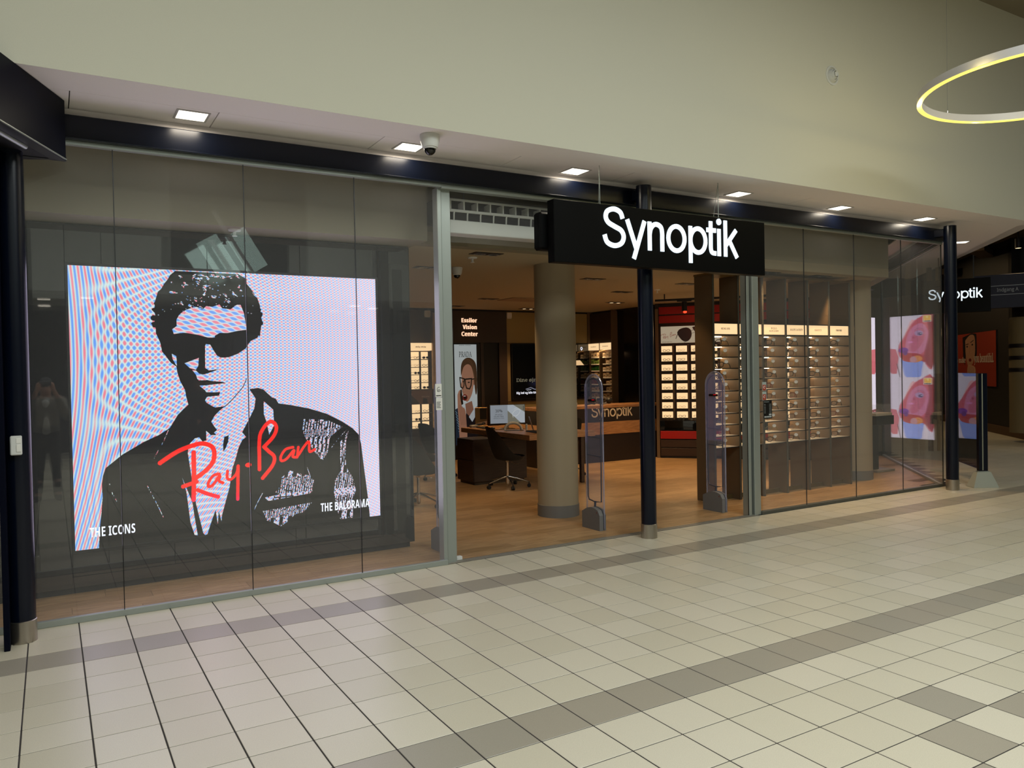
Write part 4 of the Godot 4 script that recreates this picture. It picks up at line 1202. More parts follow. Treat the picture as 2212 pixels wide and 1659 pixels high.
# ---------------------------------------------------------------- the fin display in the right window
func fin_display() -> void:
	var x0 := 7.462
	var dx := 0.4515
	var t := thing("fin_display", "row of tall bronze fins with lit spectacle shelves between them in the right window", "display shelf")
	var zb := -1.225
	var zf := -0.895
	for i in 7:
		var x := x0 + i * dx
		part("fin", MB.new().span(Vector3(x - 0.011, 0, zb), Vector3(x + 0.011, 2.925, zf - 0.012), 0.002), mats.bronze, t)
		part("fin_edge", MB.new().span(Vector3(x - 0.016, 0, zf - 0.012), Vector3(x - 0.002, 2.925, zf), 0.002).span(Vector3(x + 0.002, 0, zf - 0.012), Vector3(x + 0.016, 2.925, zf), 0.002), mats.bronze_edge, t)
	part("foot_rail", MB.new().span(Vector3(x0, 0, -1.06), Vector3(x0 + 6 * dx, 0.055, -1.035), 0.002), M("foot_brass", Color(0.36, 0.29, 0.17), 0.45, 0.3), t)
	part("top_rail", MB.new().span(Vector3(x0 - 0.02, 2.925, zb), Vector3(x0 + 6 * dx + 0.02, 2.95, zf)), M("top_brass", Color(0.42, 0.33, 0.18), 0.5, 0.2), t)
	var names := ["MICHAEL KORS", "VERSACE", "POLO", "RALPH LAUREN", "GUCCI", "TOM FORD"]
	var wd := [0.155, 0.17, 0.11, 0.25, 0.14, 0.13]
	var fonts := [font_sans, font_serif, font_serif, font_serif, font_sans, font_bold]
	var tx := M("header_ink", Color(0.20, 0.15, 0.10), 0.7)
	var under := MB.new()
	for b in 6:
		var a := x0 + b * dx + 0.013
		var e := x0 + (b + 1) * dx - 0.013
		var h := part("header_box", MB.new().span(Vector3(a, 2.163, zb + 0.03), Vector3(e, 2.298, zf - 0.016), 0.002), mats.warm_box, t)
		var mid := (a + e) / 2
		words(names[b], fonts[b], wd[b], 0.026, 0.001, tx, h, Vector3(mid - wd[b] / 2, 2.222 if b != 2 else 2.235, zf - 0.0155))
		if b == 2:
			words("RALPH LAUREN", font_serif, 0.18, 0.018, 0.001, tx, h, Vector3(mid - 0.09, 2.205, zf - 0.0155))
		part("header_trim", MB.new().span(Vector3(a, 2.298, zb + 0.02), Vector3(e, 2.312, zf - 0.010)).span(Vector3(a, 2.146, zb + 0.02), Vector3(e, 2.163, zf - 0.010)), mats.dark_steel, t)
		area(Vector3(mid, 2.23, zf + 0.005), Vector3.BACK, Vector2(0.42, 0.12), Color(1.0, 0.80, 0.52), 0.03)
		for k in 10:
			var y := 2.018 - 0.1464 * k
			part("shelf", MB.new().span(Vector3(a, y - 0.010, zb + 0.02), Vector3(e, y, zf - 0.014), 0.001), mats.shelf_white, t)
			part("shelf_edge", MB.new().span(Vector3(a, y - 0.012, zf - 0.014), Vector3(e, y + 0.001, zf - 0.010)), mats.dark_steel, t)
			var ly := y - 0.0135 if k > 0 else 2.143
			if k == 0:
				part("strip_light", MB.new().span(Vector3(a + 0.01, 2.139, zb + 0.030), Vector3(e - 0.01, 2.145, zb + 0.044)), mats.warm_strip, t)
			if k < 9:
				part("strip_light", MB.new().span(Vector3(a + 0.01, y - 0.017, zb + 0.030), Vector3(e - 0.01, y - 0.0105, zb + 0.044)), mats.warm_strip, t)
			if b == 4 and (k == 4 or k == 5):
				continue
			var kind := (b * 3 + k * 5 + (b * k) % 3) % 6
			if kind == 4 and k < 3: kind = 0
			var lb := "%s eyeglasses, %s shelf from top, %s bay from left in the fin display" % [TONE[kind], ORD[k], ORD[b]]
			glasses(lb, "eyeglasses in the fin display", Vector3(a + 0.150 + 0.015 * ((k * 7 + b) % 3), y + 0.0005, -1.045), deg_to_rad(-72 + (k * 11 + b * 7) % 20), kind, true, 1.5)
			if (b == 0 and k in [1, 2, 3, 4, 5, 6]) or (b == 2 and k in [0, 3, 5]) or (b == 5 and k in [4, 7]):
				var k2 := (kind + 2) % 6
				glasses("%s eyeglasses behind others, %s shelf from top, %s bay from left, fin display" % [TONE[k2], ORD[k], ORD[b]], "eyeglasses in the fin display", Vector3(a + 0.050, y + 0.0005, -1.14), deg_to_rad(-88), k2, true, 1.2)
	# the lit shelves throw light back towards the window
	area(Vector3(x0 + 3 * dx, 1.4, zf + 0.02), Vector3.BACK, Vector2(2.6, 1.3), Color(1.0, 0.78, 0.50), 0.10)

# ---------------------------------------------------------------- the slanted wall of lit frame boxes
func frame_wall() -> void:
	var ang := atan2(-0.75, 0.66)
	var bs := Basis(Vector3.UP, ang)
	var o := Vector3(10.40, 0, -5.33)
	var t := thing("frame_wall", "wall unit of small lit spectacle boxes under red panels, left of the fins", "display shelf", o, ang)
	var Z := 0.0
	var dk := M("unit_brown", Color(0.13, 0.095, 0.075), 0.4)
	var red := M("red_panel", Color(0.62, 0.055, 0.03), 0.35)
	part("backboard", MB.new().span(Vector3(0.035, 0.03, Z), Vector3(3.25, 2.96, Z + 0.03)), dk, t)
	part("side_post", MB.new().span(Vector3(-0.03, 0.0, Z), Vector3(0.032, 2.90, Z + 0.06), 0.003), mats.bronze, t)
	for r in [[2.616, 2.762], [2.787, 2.93]]:
		part("red_panel", MB.new().span(Vector3(0.045, r[0], Z + 0.03), Vector3(3.2, r[1], Z + 0.05), 0.003), red, t)
	part("black_band", MB.new().span(Vector3(0.04, 2.94, Z + 0.03), Vector3(3.2, 2.99, Z + 0.045)).span(Vector3(0.04, 2.765, Z + 0.03), Vector3(3.2, 2.785, Z + 0.04)).span(Vector3(0.04, 2.575, Z + 0.03), Vector3(3.2, 2.612, Z + 0.045)), mats.black_matt, t)
	# header picture
	var P := Paint.new(420, 100, Color(0.88, 0.80, 0.68))
	P.poly(flat_curve([155, 38, 168, 22, 195, 12, 230, 10, 255, 24, 262, 50, 252, 76, 228, 92, 200, 90, 176, 72, 160, 52, 155, 38], 5), Color(0.10, 0.085, 0.075), 0.80, 1.0, -26)
	P.poly(flat_curve([256, 8, 280, 4, 320, 6, 342, 22, 340, 46, 316, 56, 288, 44, 268, 26, 256, 8], 5), Color(0.13, 0.10, 0.09), 0.80, 1.0, -18)
	P.stroke([255, 30, 268, 24, 285, 20], 2, Color(0.3, 0.27, 0.24), 0.8, 1.0, -22)
	P.stroke([262, 44, 290, 36], 2, Color(0.3, 0.27, 0.24), 0.8, 1.0, -22)
	P.stroke([158, 50, 150, 66, 146, 74], 4, Color(0.2, 0.16, 0.14), 0.8, 1.0, -26)
	P.stroke([225, 92, 205, 98], 2, Color(0.4, 0.36, 0.32), 0.8, 1.0, -26)
	for a in [[LED_R1, 1.8], [LED_R2, 2.0], [LED_R3, 1.8], [LED_R4, 1.8], [LED_RA1, 1.5], [LED_RY1, 1.5], [LED_RY2, 1.6], [LED_RB1, 1.9], [LED_RB2, 1.9], [LED_RA2, 1.5], [LED_RN, 1.5]]:
		P.stroke(flat_curve(a[0], 4), a[1], Color(0.52, 0.07, 0.06), 0.178, 0.150, -44, -42)
	var hd := MB.new()
	hd.quad(Vector3(0.078, 2.228, Z + 0.052), Vector3(1.42, 2.228, Z + 0.052), Vector3(1.42, 2.548, Z + 0.052), Vector3(0.078, 2.548, Z + 0.052), Vector3.BACK)
	var hp := part("header_panel", MB.new().span(Vector3(0.074, 2.224, Z + 0.03), Vector3(1.424, 2.552, Z + 0.05), 0.002), mats.paper, t)
	var hm := screen("header_print", P.tex(), 0.45, 0.4)
	part("header_print", hd, hm, hp)
	words("GENUINE SINCE 1937", font_bold, 0.19, 0.012, 0.001, mats.header_ink, hp, Vector3(0.10, 2.243, Z + 0.052))
	var rows := [2.052, 1.875, 1.691, 1.507, 1.324, 1.141, 0.960, 0.779]
	for c in 9:
		var s := 0.08 + 0.283 * c
		if s > 2.75:
			break
		part("rail", MB.new().span(Vector3(s + 0.215, 0.74, Z + 0.03), Vector3(s + 0.245, 2.2, Z + 0.048), 0.002), mats.bronze, t)
		for r in 8:
			var y: float = rows[r]
			var g: Material = mats.warm_box
			var bx := part("light_box", MB.new().span(Vector3(s, y, Z + 0.03), Vector3(s + 0.207, y + 0.119, Z + 0.034)), g, t)
			part("ledge", MB.new().span(Vector3(s - 0.004, y - 0.012, Z + 0.03), Vector3(s + 0.211, y, Z + 0.10), 0.002), mats.black_matt, bx)
			if c < 3:
				var kind: int = [0, 1, 3, 1][(r * 2 + c * 3) % 4] if c != 1 else [1, 0, 1][r % 3]
				var lb := "%s eyeglasses on the %s lit box from top, %s column of the frame wall" % [TONE[kind], ORD[r], ORD[c]]
				glasses(lb, "eyeglasses on the frame wall", o + bs * Vector3(s + 0.103, y + 0.0005, Z + 0.085), ang, kind, false)
	for c in 3:
		area(o + bs * Vector3(0.18 + 0.283 * c, 1.5, Z + 0.06), bs * Vector3.BACK, Vector2(0.2, 1.3), Color(1.0, 0.80, 0.52), 0.05)
	# drawers below
	part("glass_tray", MB.new().span(Vector3(0.05, 0.55, Z + 0.03), Vector3(3.2, 0.72, Z + 0.10)), mats.black_gloss, t)
	part("red_drawer", MB.new().span(Vector3(0.05, 0.375, Z + 0.03), Vector3(3.2, 0.525, Z + 0.11), 0.003), red, t)
	part("drawer", MB.new().span(Vector3(0.05, 0.21, Z + 0.03), Vector3(3.2, 0.355, Z + 0.10), 0.003), mats.walnut, t)
	part("drawer", MB.new().span(Vector3(0.05, 0.04, Z + 0.03), Vector3(3.2, 0.195, Z + 0.10), 0.003), mats.walnut, t)
	part("plinth", MB.new().span(Vector3(0.05, 0.0, Z + 0.03), Vector3(3.2, 0.035, Z + 0.09)), mats.black_matt, t)
	for i in 3:
		glasses("%s eyeglasses lying on the black tray ledge below the lit boxes, %s from the left" % [["gold", "black", "gold"][i], ORD[i]], "eyeglasses on the tray", o + bs * Vector3(0.22 + 0.23 * i, 0.721, Z + 0.085), ang, [1, 0, 1][i], false)

# ---------------------------------------------------------------- rear wall
func back_wall() -> void:
	var z := -7.6
	# narrow lit shelf column on the left
	var s := thing("shelf_column", "narrow lit spectacle shelf column seen right of the screen cabinet", "display shelf", Vector3(6.0, 0, z))
	part("backlight", MB.new().span(Vector3(-0.15, 0.66, 0.01), Vector3(0.52, 2.15, 0.02)), mats.warm_box, s)
	var h := part("header_box", MB.new().span(Vector3(-0.15, 2.17, 0.01), Vector3(0.515, 2.315, 0.22), 0.003), mats.warm_box, s)
	words("miu miu", font_bold, 0.21, 0.035, 0.001, mats.header_ink, h, Vector3(0.18, 2.225, 0.221))
	var ys := [2.005, 1.856, 1.712, 1.56, 1.43, 0.975, 0.822, 0.675]
	for k in 8:
		var y: float = ys[k]
		part("shelf", MB.new().span(Vector3(-0.15, y - 0.012, 0.02), Vector3(0.515, y, 0.21), 0.001), mats.dark_steel, s)
		for g in 2:
			var kind := (k + g * 2) % 4
			glasses("%s eyeglasses on the %s shelf of the narrow lit column, %s" % [TONE[kind], ORD[k], ["left one", "right one"][g]], "eyeglasses in the narrow column", Vector3(6.0 + 0.23 + 0.185 * g, y + 0.0005, z + 0.15), deg_to_rad(8 - 30 * g), kind, false)
	part("upright", MB.new().span(Vector3(0.33, 0.66, 0.021), Vector3(0.37, 2.15, 0.024)), mats.dark_steel, s)
	var P := Paint.new(160, 110, Color(0.42, 0.31, 0.25))
	P.oval(36, 26, 13, 18, Color(0.35, 0.16, 0.10))
	P.oval(40, 30, 10, 13, Color(0.78, 0.55, 0.45))
	P.stroke([32, 28, 48, 28], 3, Color(0.1, 0.05, 0.05))
	P.poly([20, 60, 50, 46, 75, 80, 90, 110, 8, 110], Color(0.22, 0.17, 0.15))
	P.poly([110, 64, 130, 70, 134, 110, 106, 110], Color(0.06, 0.05, 0.05))
	var pm := MB.new()
	pm.quad(Vector3(-0.1, 1.15, 0.206), Vector3(0.515, 1.15, 0.206), Vector3(0.515, 1.415, 0.206), Vector3(-0.1, 1.415, 0.206), Vector3.BACK)
	var pb := part("picture_panel", MB.new().span(Vector3(-0.15, 1.14, 0.02), Vector3(0.515, 1.418, 0.205)), M("panel_brown", Color(0.36, 0.27, 0.22), 0.5), s)
	part("print", pm, print_mat("small_print", P.tex()), pb)
	words("miu miu", font_bold, 0.16, 0.028, 0.001, M("grey_ink", Color(0.6, 0.5, 0.44), 0.6), pb, Vector3(0.29, 1.275, 0.207))
	area(Vector3(6.2, 1.4, z + 0.25), Vector3.BACK, Vector2(0.5, 1.4), Color(1.0, 0.80, 0.52), 0.10)
	one("bronze_post", MB.new().span(Vector3(6.535, 0.30, z + 0.16), Vector3(6.60, 2.90, z + 0.24), 0.004), M("post_bronze", Color(0.48, 0.37, 0.24), 0.3, 0.6), "slim bronze post right of the narrow lit shelf column", "post")
	# dark panel with glowing lettering, doorway
	var pnl := thing("sign_panel", "dark brown wall panel with three lines of glowing lettering above a doorway", "sign", Vector3(7.05, 0, z))
	part("board", MB.new().span(Vector3(0.0, 2.33, 0.0), Vector3(1.24, 2.965, 0.06), 0.002), mats.dark_board, pnl)
	part("jamb", MB.new().span(Vector3(0.62, 0.0, 0.0), Vector3(0.69, 2.33, 0.06), 0.002).span(Vector3(1.05, 0.0, 0.0), Vector3(1.24, 2.33, 0.06), 0.002), mats.dark_board, pnl)
	var gl := G("warm_letters", Color(1.0, 0.80, 0.66), 1.2)
	words("Essilor", font_bold, 0.345, 0.088, 0.012, gl, pnl, Vector3(0.20, 2.735, 0.06))
	words("Vision", font_bold, 0.315, 0.088, 0.012, gl, pnl, Vector3(0.225, 2.60, 0.06))
	words("Center", font_bold, 0.36, 0.088, 0.012, gl, pnl, Vector3(0.195, 2.46, 0.06))
	one("door_2", MB.new().span(Vector3(7.74, 0.02, z + 0.001), Vector3(8.10, 2.33, z + 0.02), 0.003), M("door_dark", Color(0.055, 0.035, 0.028), 0.3), "dark brown inner door beside the tall portrait poster", "door", "", "structure")
	portrait_poster(z)
	# pale wall section with two dark screens in a frame
	var ws := thing("screen_niche", "olive-beige wall panel framing two dark tall screens behind the column", "panel", Vector3(8.29, 0, z))
	var ob := M("olive_board", Color(0.56, 0.48, 0.30), 0.6)
	part("upper_panel", MB.new().span(Vector3(0.0, 2.325, 0.0), Vector3(2.19, 2.965, 0.05), 0.002), ob, ws)
	part("lower_panel", MB.new().span(Vector3(0.0, 0.0, 0.0), Vector3(2.19, 1.10, 0.05), 0.002), ob, ws)
	part("frame_strip", MB.new().span(Vector3(0.0, 1.12, 0.0), Vector3(0.08, 2.31, 0.05), 0.002).span(Vector3(2.09, 1.12, 0.0), Vector3(2.19, 2.31, 0.05), 0.002), M("niche_edge", Color(0.46, 0.39, 0.26), 0.45), ws)
	part("rail", MB.new().span(Vector3(0.0, 2.305, 0.05), Vector3(2.19, 2.32, 0.06)).span(Vector3(0.0, 1.095, 0.05), Vector3(2.19, 1.115, 0.06)), mats.bronze, ws)
	var Q := Paint.new(200, 220, Color(0.004, 0.004, 0.006))
	for k in 14:
		Q.oval(118 - k * 0.5, 158, 50 - k * 3.2, 26 - k * 1.6, Color(0.004 + 0.006 * k, 0.004 + 0.006 * k, 0.008 + 0.010 * k))
	Q.stroke([66, 182, 90, 176, 112, 184, 134, 178], 4, Color(0.45, 0.45, 0.5))
	Q.stroke([70, 186, 92, 184], 2, Color(0.8, 0.8, 0.85))
	var sc := thing("wall_screen", "tall dark wall screen with pale words, left of the round column", "screen", Vector3(8.385, 1.15, z + 0.03))
	part("bezel", MB.new().span(Vector3(0, 0, 0), Vector3(1.0, 1.165, 0.05), 0.003), mats.black_matt, sc)
	var qd := MB.new()
	qd.quad(Vector3(0.015, 0.015, 0.0515), Vector3(0.985, 0.015, 0.0515), Vector3(0.985, 1.15, 0.0515), Vector3(0.015, 1.15, 0.0515), Vector3.BACK)
	part("display", qd, screen("tv_picture", Q.tex(), 1.0, 0.15), sc)
	words("Dine øjne", font_serif, 0.56, 0.10, 0.001, G("tv_grey", Color(0.55, 0.55, 0.48), 0.5), sc, Vector3(0.10, 0.345, 0.052))
	words("Kig ind og bliv klogere", font_bold, 0.62, 0.062, 0.001, G("tv_white", Color(0.92, 0.94, 1.0), 1.0), sc, Vector3(0.10, 0.10, 0.052))
	var sd := thing("wall_screen", "tall dark wall screen with a small white mark, right of the round column", "screen", Vector3(9.42, 1.15, z + 0.03))
	part("bezel", MB.new().span(Vector3(0, 0, 0), Vector3(0.95, 1.165, 0.05), 0.003), mats.black_matt, sd)
	part("display", MB.new().span(Vector3(0.015, 0.015, 0.05), Vector3(0.935, 1.15, 0.0515)), mats.black_gloss, sd)
	var mk := MB.new()
	mk.ribbon(PackedVector2Array(arc(Vector2(0.735, 1.06), Vector2(0.022, 0.026), 40, 400, 18)), 0.014, 0.001, Transform3D(Basis(), Vector3(0, 0, 0.0515)))
	mk.ribbon(PackedVector2Array([Vector2(0.755, 1.05), Vector2(0.73, 1.015)]), 0.012, 0.001, Transform3D(Basis(), Vector3(0, 0, 0.0515)))
	part("mark", mk, mats.tv_white, sd)

func portrait_poster(z: float) -> void:
	var W := 200
	var H := 760
	var P := Paint.new(W, H, Color(0.74, 0.77, 0.77))
	var skin := Color(0.62, 0.44, 0.35)
	var hair := Color(0.24, 0.15, 0.09)
	# neck and shirt
	P.poly([90, 400, 150, 380, 170, 470, 120, 520, 95, 470], Color(0.52, 0.36, 0.29), 1, 1, 0, 50)
	P.poly([96, 470, 130, 500, 170, 440, 200, 420, 200, 760, 60, 760], Color(0.06, 0.06, 0.08), 1, 1, 0, 50)
	P.poly([120, 500, 168, 440, 200, 425, 200, 470, 150, 540], Color(0.70, 0.72, 0.73), 1, 1, 0, 50)
	P.poly([0, 440, 40, 420, 50, 760, 0, 760], Color(0.10, 0.16, 0.22), 1, 1, 0, 50)
	for k in 12:
		P.stroke([k * 4, 450 + k * 22, k * 4 + 16, 470 + k * 22], 5, Color(0.45, 0.55, 0.6), 1, 1, 0, 50)
	# face
	P.poly(flat_curve([62, 118, 75, 90, 110, 78, 150, 92, 168, 140, 172, 220, 160, 300, 140, 350, 112, 384, 88, 372, 72, 330, 62, 290, 52, 262, 60, 230, 62, 180], 4), skin, 1, 1, 0, 50)
	P.poly(flat_curve([165, 215, 182, 205, 186, 245, 170, 262], 3), Color(0.55, 0.37, 0.29), 1, 1, 0, 50)
	# hair, swept back
	P.poly(flat_curve([56, 190, 58, 120, 74, 76, 110, 52, 150, 56, 184, 84, 198, 140, 198, 300, 186, 330, 176, 250, 170, 180, 150, 118, 118, 100, 84, 118, 66, 160, 56, 190], 4), hair, 1, 1, 0, 50)
	P.stroke(flat_curve([110, 60, 150, 80, 172, 140, 180, 220], 4), 5, Color(0.36, 0.24, 0.14), 1, 1, 0, 50)
	P.stroke(flat_curve([90, 74, 130, 80, 160, 120], 4), 4, Color(0.33, 0.21, 0.13), 1, 1, 0, 50)
	# brows, eyes, glasses
	P.oval(78, 282, 9, 5, Color(0.15, 0.10, 0.08))
	P.oval(126, 288, 10, 5, Color(0.15, 0.10, 0.08))
	var bk := Color(0.02, 0.02, 0.025)
	P.stroke([46, 200, 86, 210, 82, 262, 72, 282, 54, 272, 46, 200], 9, bk, 1, 1, 0, 50)
	P.stroke([94, 214, 152, 210, 146, 262, 132, 288, 106, 282, 96, 252, 94, 214], 10, bk, 1, 1, 0, 50)
	P.stroke([84, 216, 96, 218], 8, bk, 1, 1, 0, 50)
	P.stroke([150, 216, 176, 212], 8, bk, 1, 1, 0, 50)
	# nose, mouth
	P.stroke(flat_curve([80, 250, 72, 292, 66, 306, 82, 312], 4), 3, Color(0.48, 0.31, 0.25), 1, 1, 0, 50)
	P.oval(88, 402, 24, 24, Color(0.42, 0.06, 0.06))
	P.oval(90, 402, 15, 14, Color(0.05, 0.01, 0.01))
	P.oval(86, 391, 12, 3, Color(0.85, 0.82, 0.78))
	# phone and hand
	P.poly([36, 300, 60, 290, 72, 400, 50, 412], bk, 1, 1, 0, 50)
	P.poly(flat_curve([22, 330, 36, 300, 50, 300, 46, 340, 60, 420, 86, 440, 96, 520, 100, 700, 40, 720, 30, 560, 22, 430], 4), skin, 1, 1, 0, 50)
	for k in 4:
		P.stroke([40 + k * 13, 408 + k * 6, 52 + k * 13, 560], 3, Color(0.42, 0.28, 0.22), 1, 1, 0, 50)
	P.im.resize(W / 2, H / 2, Image.INTERPOLATE_LANCZOS)
	P.im.resize(W, H, Image.INTERPOLATE_CUBIC)
	var t := thing("portrait_poster", "tall lit poster of a woman in black glasses speaking on a phone", "poster", Vector3(7.075, 0.05, z))
	part("light_box", MB.new().span(Vector3(-0.01, 0.0, 0.0), Vector3(0.515, 2.255, 0.055), 0.003), mats.black_matt, t)
	var mb := MB.new()
	mb.quad(Vector3(0, 0.24, 0.057), Vector3(0.50, 0.24, 0.057), Vector3(0.50, 2.245, 0.057), Vector3(0, 2.245, 0.057), Vector3.BACK)
	part("print", mb, screen("portrait_print", P.tex(), 0.55, 0.35), t)
	var ink := M("poster_ink", Color(0.03, 0.03, 0.03), 0.6)
	words("PRADA", font_serif, 0.285, 0.105, 0.001, ink, t, Vector3(0.105, 1.995, 0.058))
	words("miu miu", font_serif, 0.26, 0.02, 0.001, ink, t, Vector3(0.11, 2.222, 0.058))
	part("dark_reveal", MB.new().span(Vector3(0.515, 0.0, 0.0), Vector3(0.59, 2.26, 0.05)), mats.black_matt, t)

# ---------------------------------------------------------------- desk
func make_chair(label: String, at: Vector3, turn: float) -> Node3D:
	var t := thing("swivel_chair", label, "chair", at, turn, "black swivel chairs")
	var bk := M("chair_shell", Color(0.028, 0.030, 0.034), 0.55)
	# bucket shell: a bowl whose rim rises towards the back (-x)
	var sh := MB.new()
	var N := 28
	var K := 8
	var P := []
	for k in K + 1:
		var v := float(k) / K
		var ring := []
		for i in N:
			var a := TAU * i / N
			var back := 0.5 - 0.5 * cos(a) # 1 towards -x
			var rise := pow(smoothstep(0.42, 1.0, back), 1.3)
			var r := 0.10 + 0.165 * sqrt(v)
			var y := 0.415 + 0.055 * pow(v, 3) + (0.40 * rise + 0.05 * smoothstep(0.2, 0.6, back)) * pow(v, 1.6)
			var lean := 0.06 * rise * v * v
			ring.append(Vector3(cos(a) * (r * 1.02 + lean), y, sin(a) * r * (1.05 - 0.12 * rise * v)))
		P.append(ring)
	var put := func(off: float, up: float) -> void:
		for k in K:
			for i in N:
				var j := (i + 1) % N
				var q := [P[k][i], P[k][j], P[k + 1][j], P[k + 1][i]]
				var nn := []
				for e in q:
					nn.append((Vector3(e.x, 0.0, e.z) * off + Vector3(0, 0.10 * up, 0)).normalized())
				var s := 0.992 if off < 0 else 1.0
				var u := 0.006 if off < 0 else 0.0
				sh.squad(Vector3(q[0].x * s, q[0].y + u, q[0].z * s), Vector3(q[1].x * s, q[1].y + u, q[1].z * s), Vector3(q[2].x * s, q[2].y + u, q[2].z * s), Vector3(q[3].x * s, q[3].y + u, q[3].z * s), nn[0], nn[1], nn[2], nn[3])
	put.call(1.0, -1.0)
	put.call(-1.0, 1.0)
	sh.disc(Vector3(0, 0.416, 0), 0.102, Vector3.DOWN, 24)
	part("shell", sh, bk, t)
	part("cushion", MB.new().ball(Vector3(0.02, 0.455, 0), Vector3(0.20, 0.035, 0.205), 22, 8), M("cushion_black", Color(0.03, 0.03, 0.033), 0.8), t)
	part("post", MB.new().lathe([Vector2(0.085, 0.412), Vector2(0.03, 0.395), Vector2(0.021, 0.375), Vector2(0.021, 0.165), Vector2(0.028, 0.16), Vector2(0.028, 0.06), Vector2(0.015, 0.03), Vector2(0, 0.03)], Vector3.ZERO, 20), mats.chrome, t)
	part("lever", MB.new().tube([Vector3(0.05, 0.385, 0.05), Vector3(0.10, 0.365, 0.11), Vector3(0.13, 0.36, 0.13)], 0.005, 6), mats.chrome, t)
	for k in 5:
		var a := TAU * k / 5 + 0.45
		var d := Vector3(cos(a), 0, sin(a))
		part("leg", MB.new().tube([Vector3(0, 0.165, 0) + d * 0.02, Vector3(0, 0.14, 0) + d * 0.14, Vector3(0, 0.085, 0) + d * 0.32], 0.017, 8, false, 0.010), mats.chrome, t)
		var ca := MB.new()
		var ax := d.cross(Vector3.UP)
		for s in [-1, 1]:
			ca.lathe([Vector2(0, -0.010), Vector2(0.026, -0.010), Vector2(0.029, 0), Vector2(0.026, 0.010), Vector2(0, 0.010)], d * 0.325 + Vector3(0, 0.029, 0) + ax * 0.013 * s, 16, Basis(d, ax, d.cross(ax)))
		ca.tube([d * 0.325 + Vector3(0, 0.05, 0), d * 0.325 + Vector3(0, 0.085, 0)], 0.008, 8)
		part("caster", ca, mats.black_matt, t)
	return t

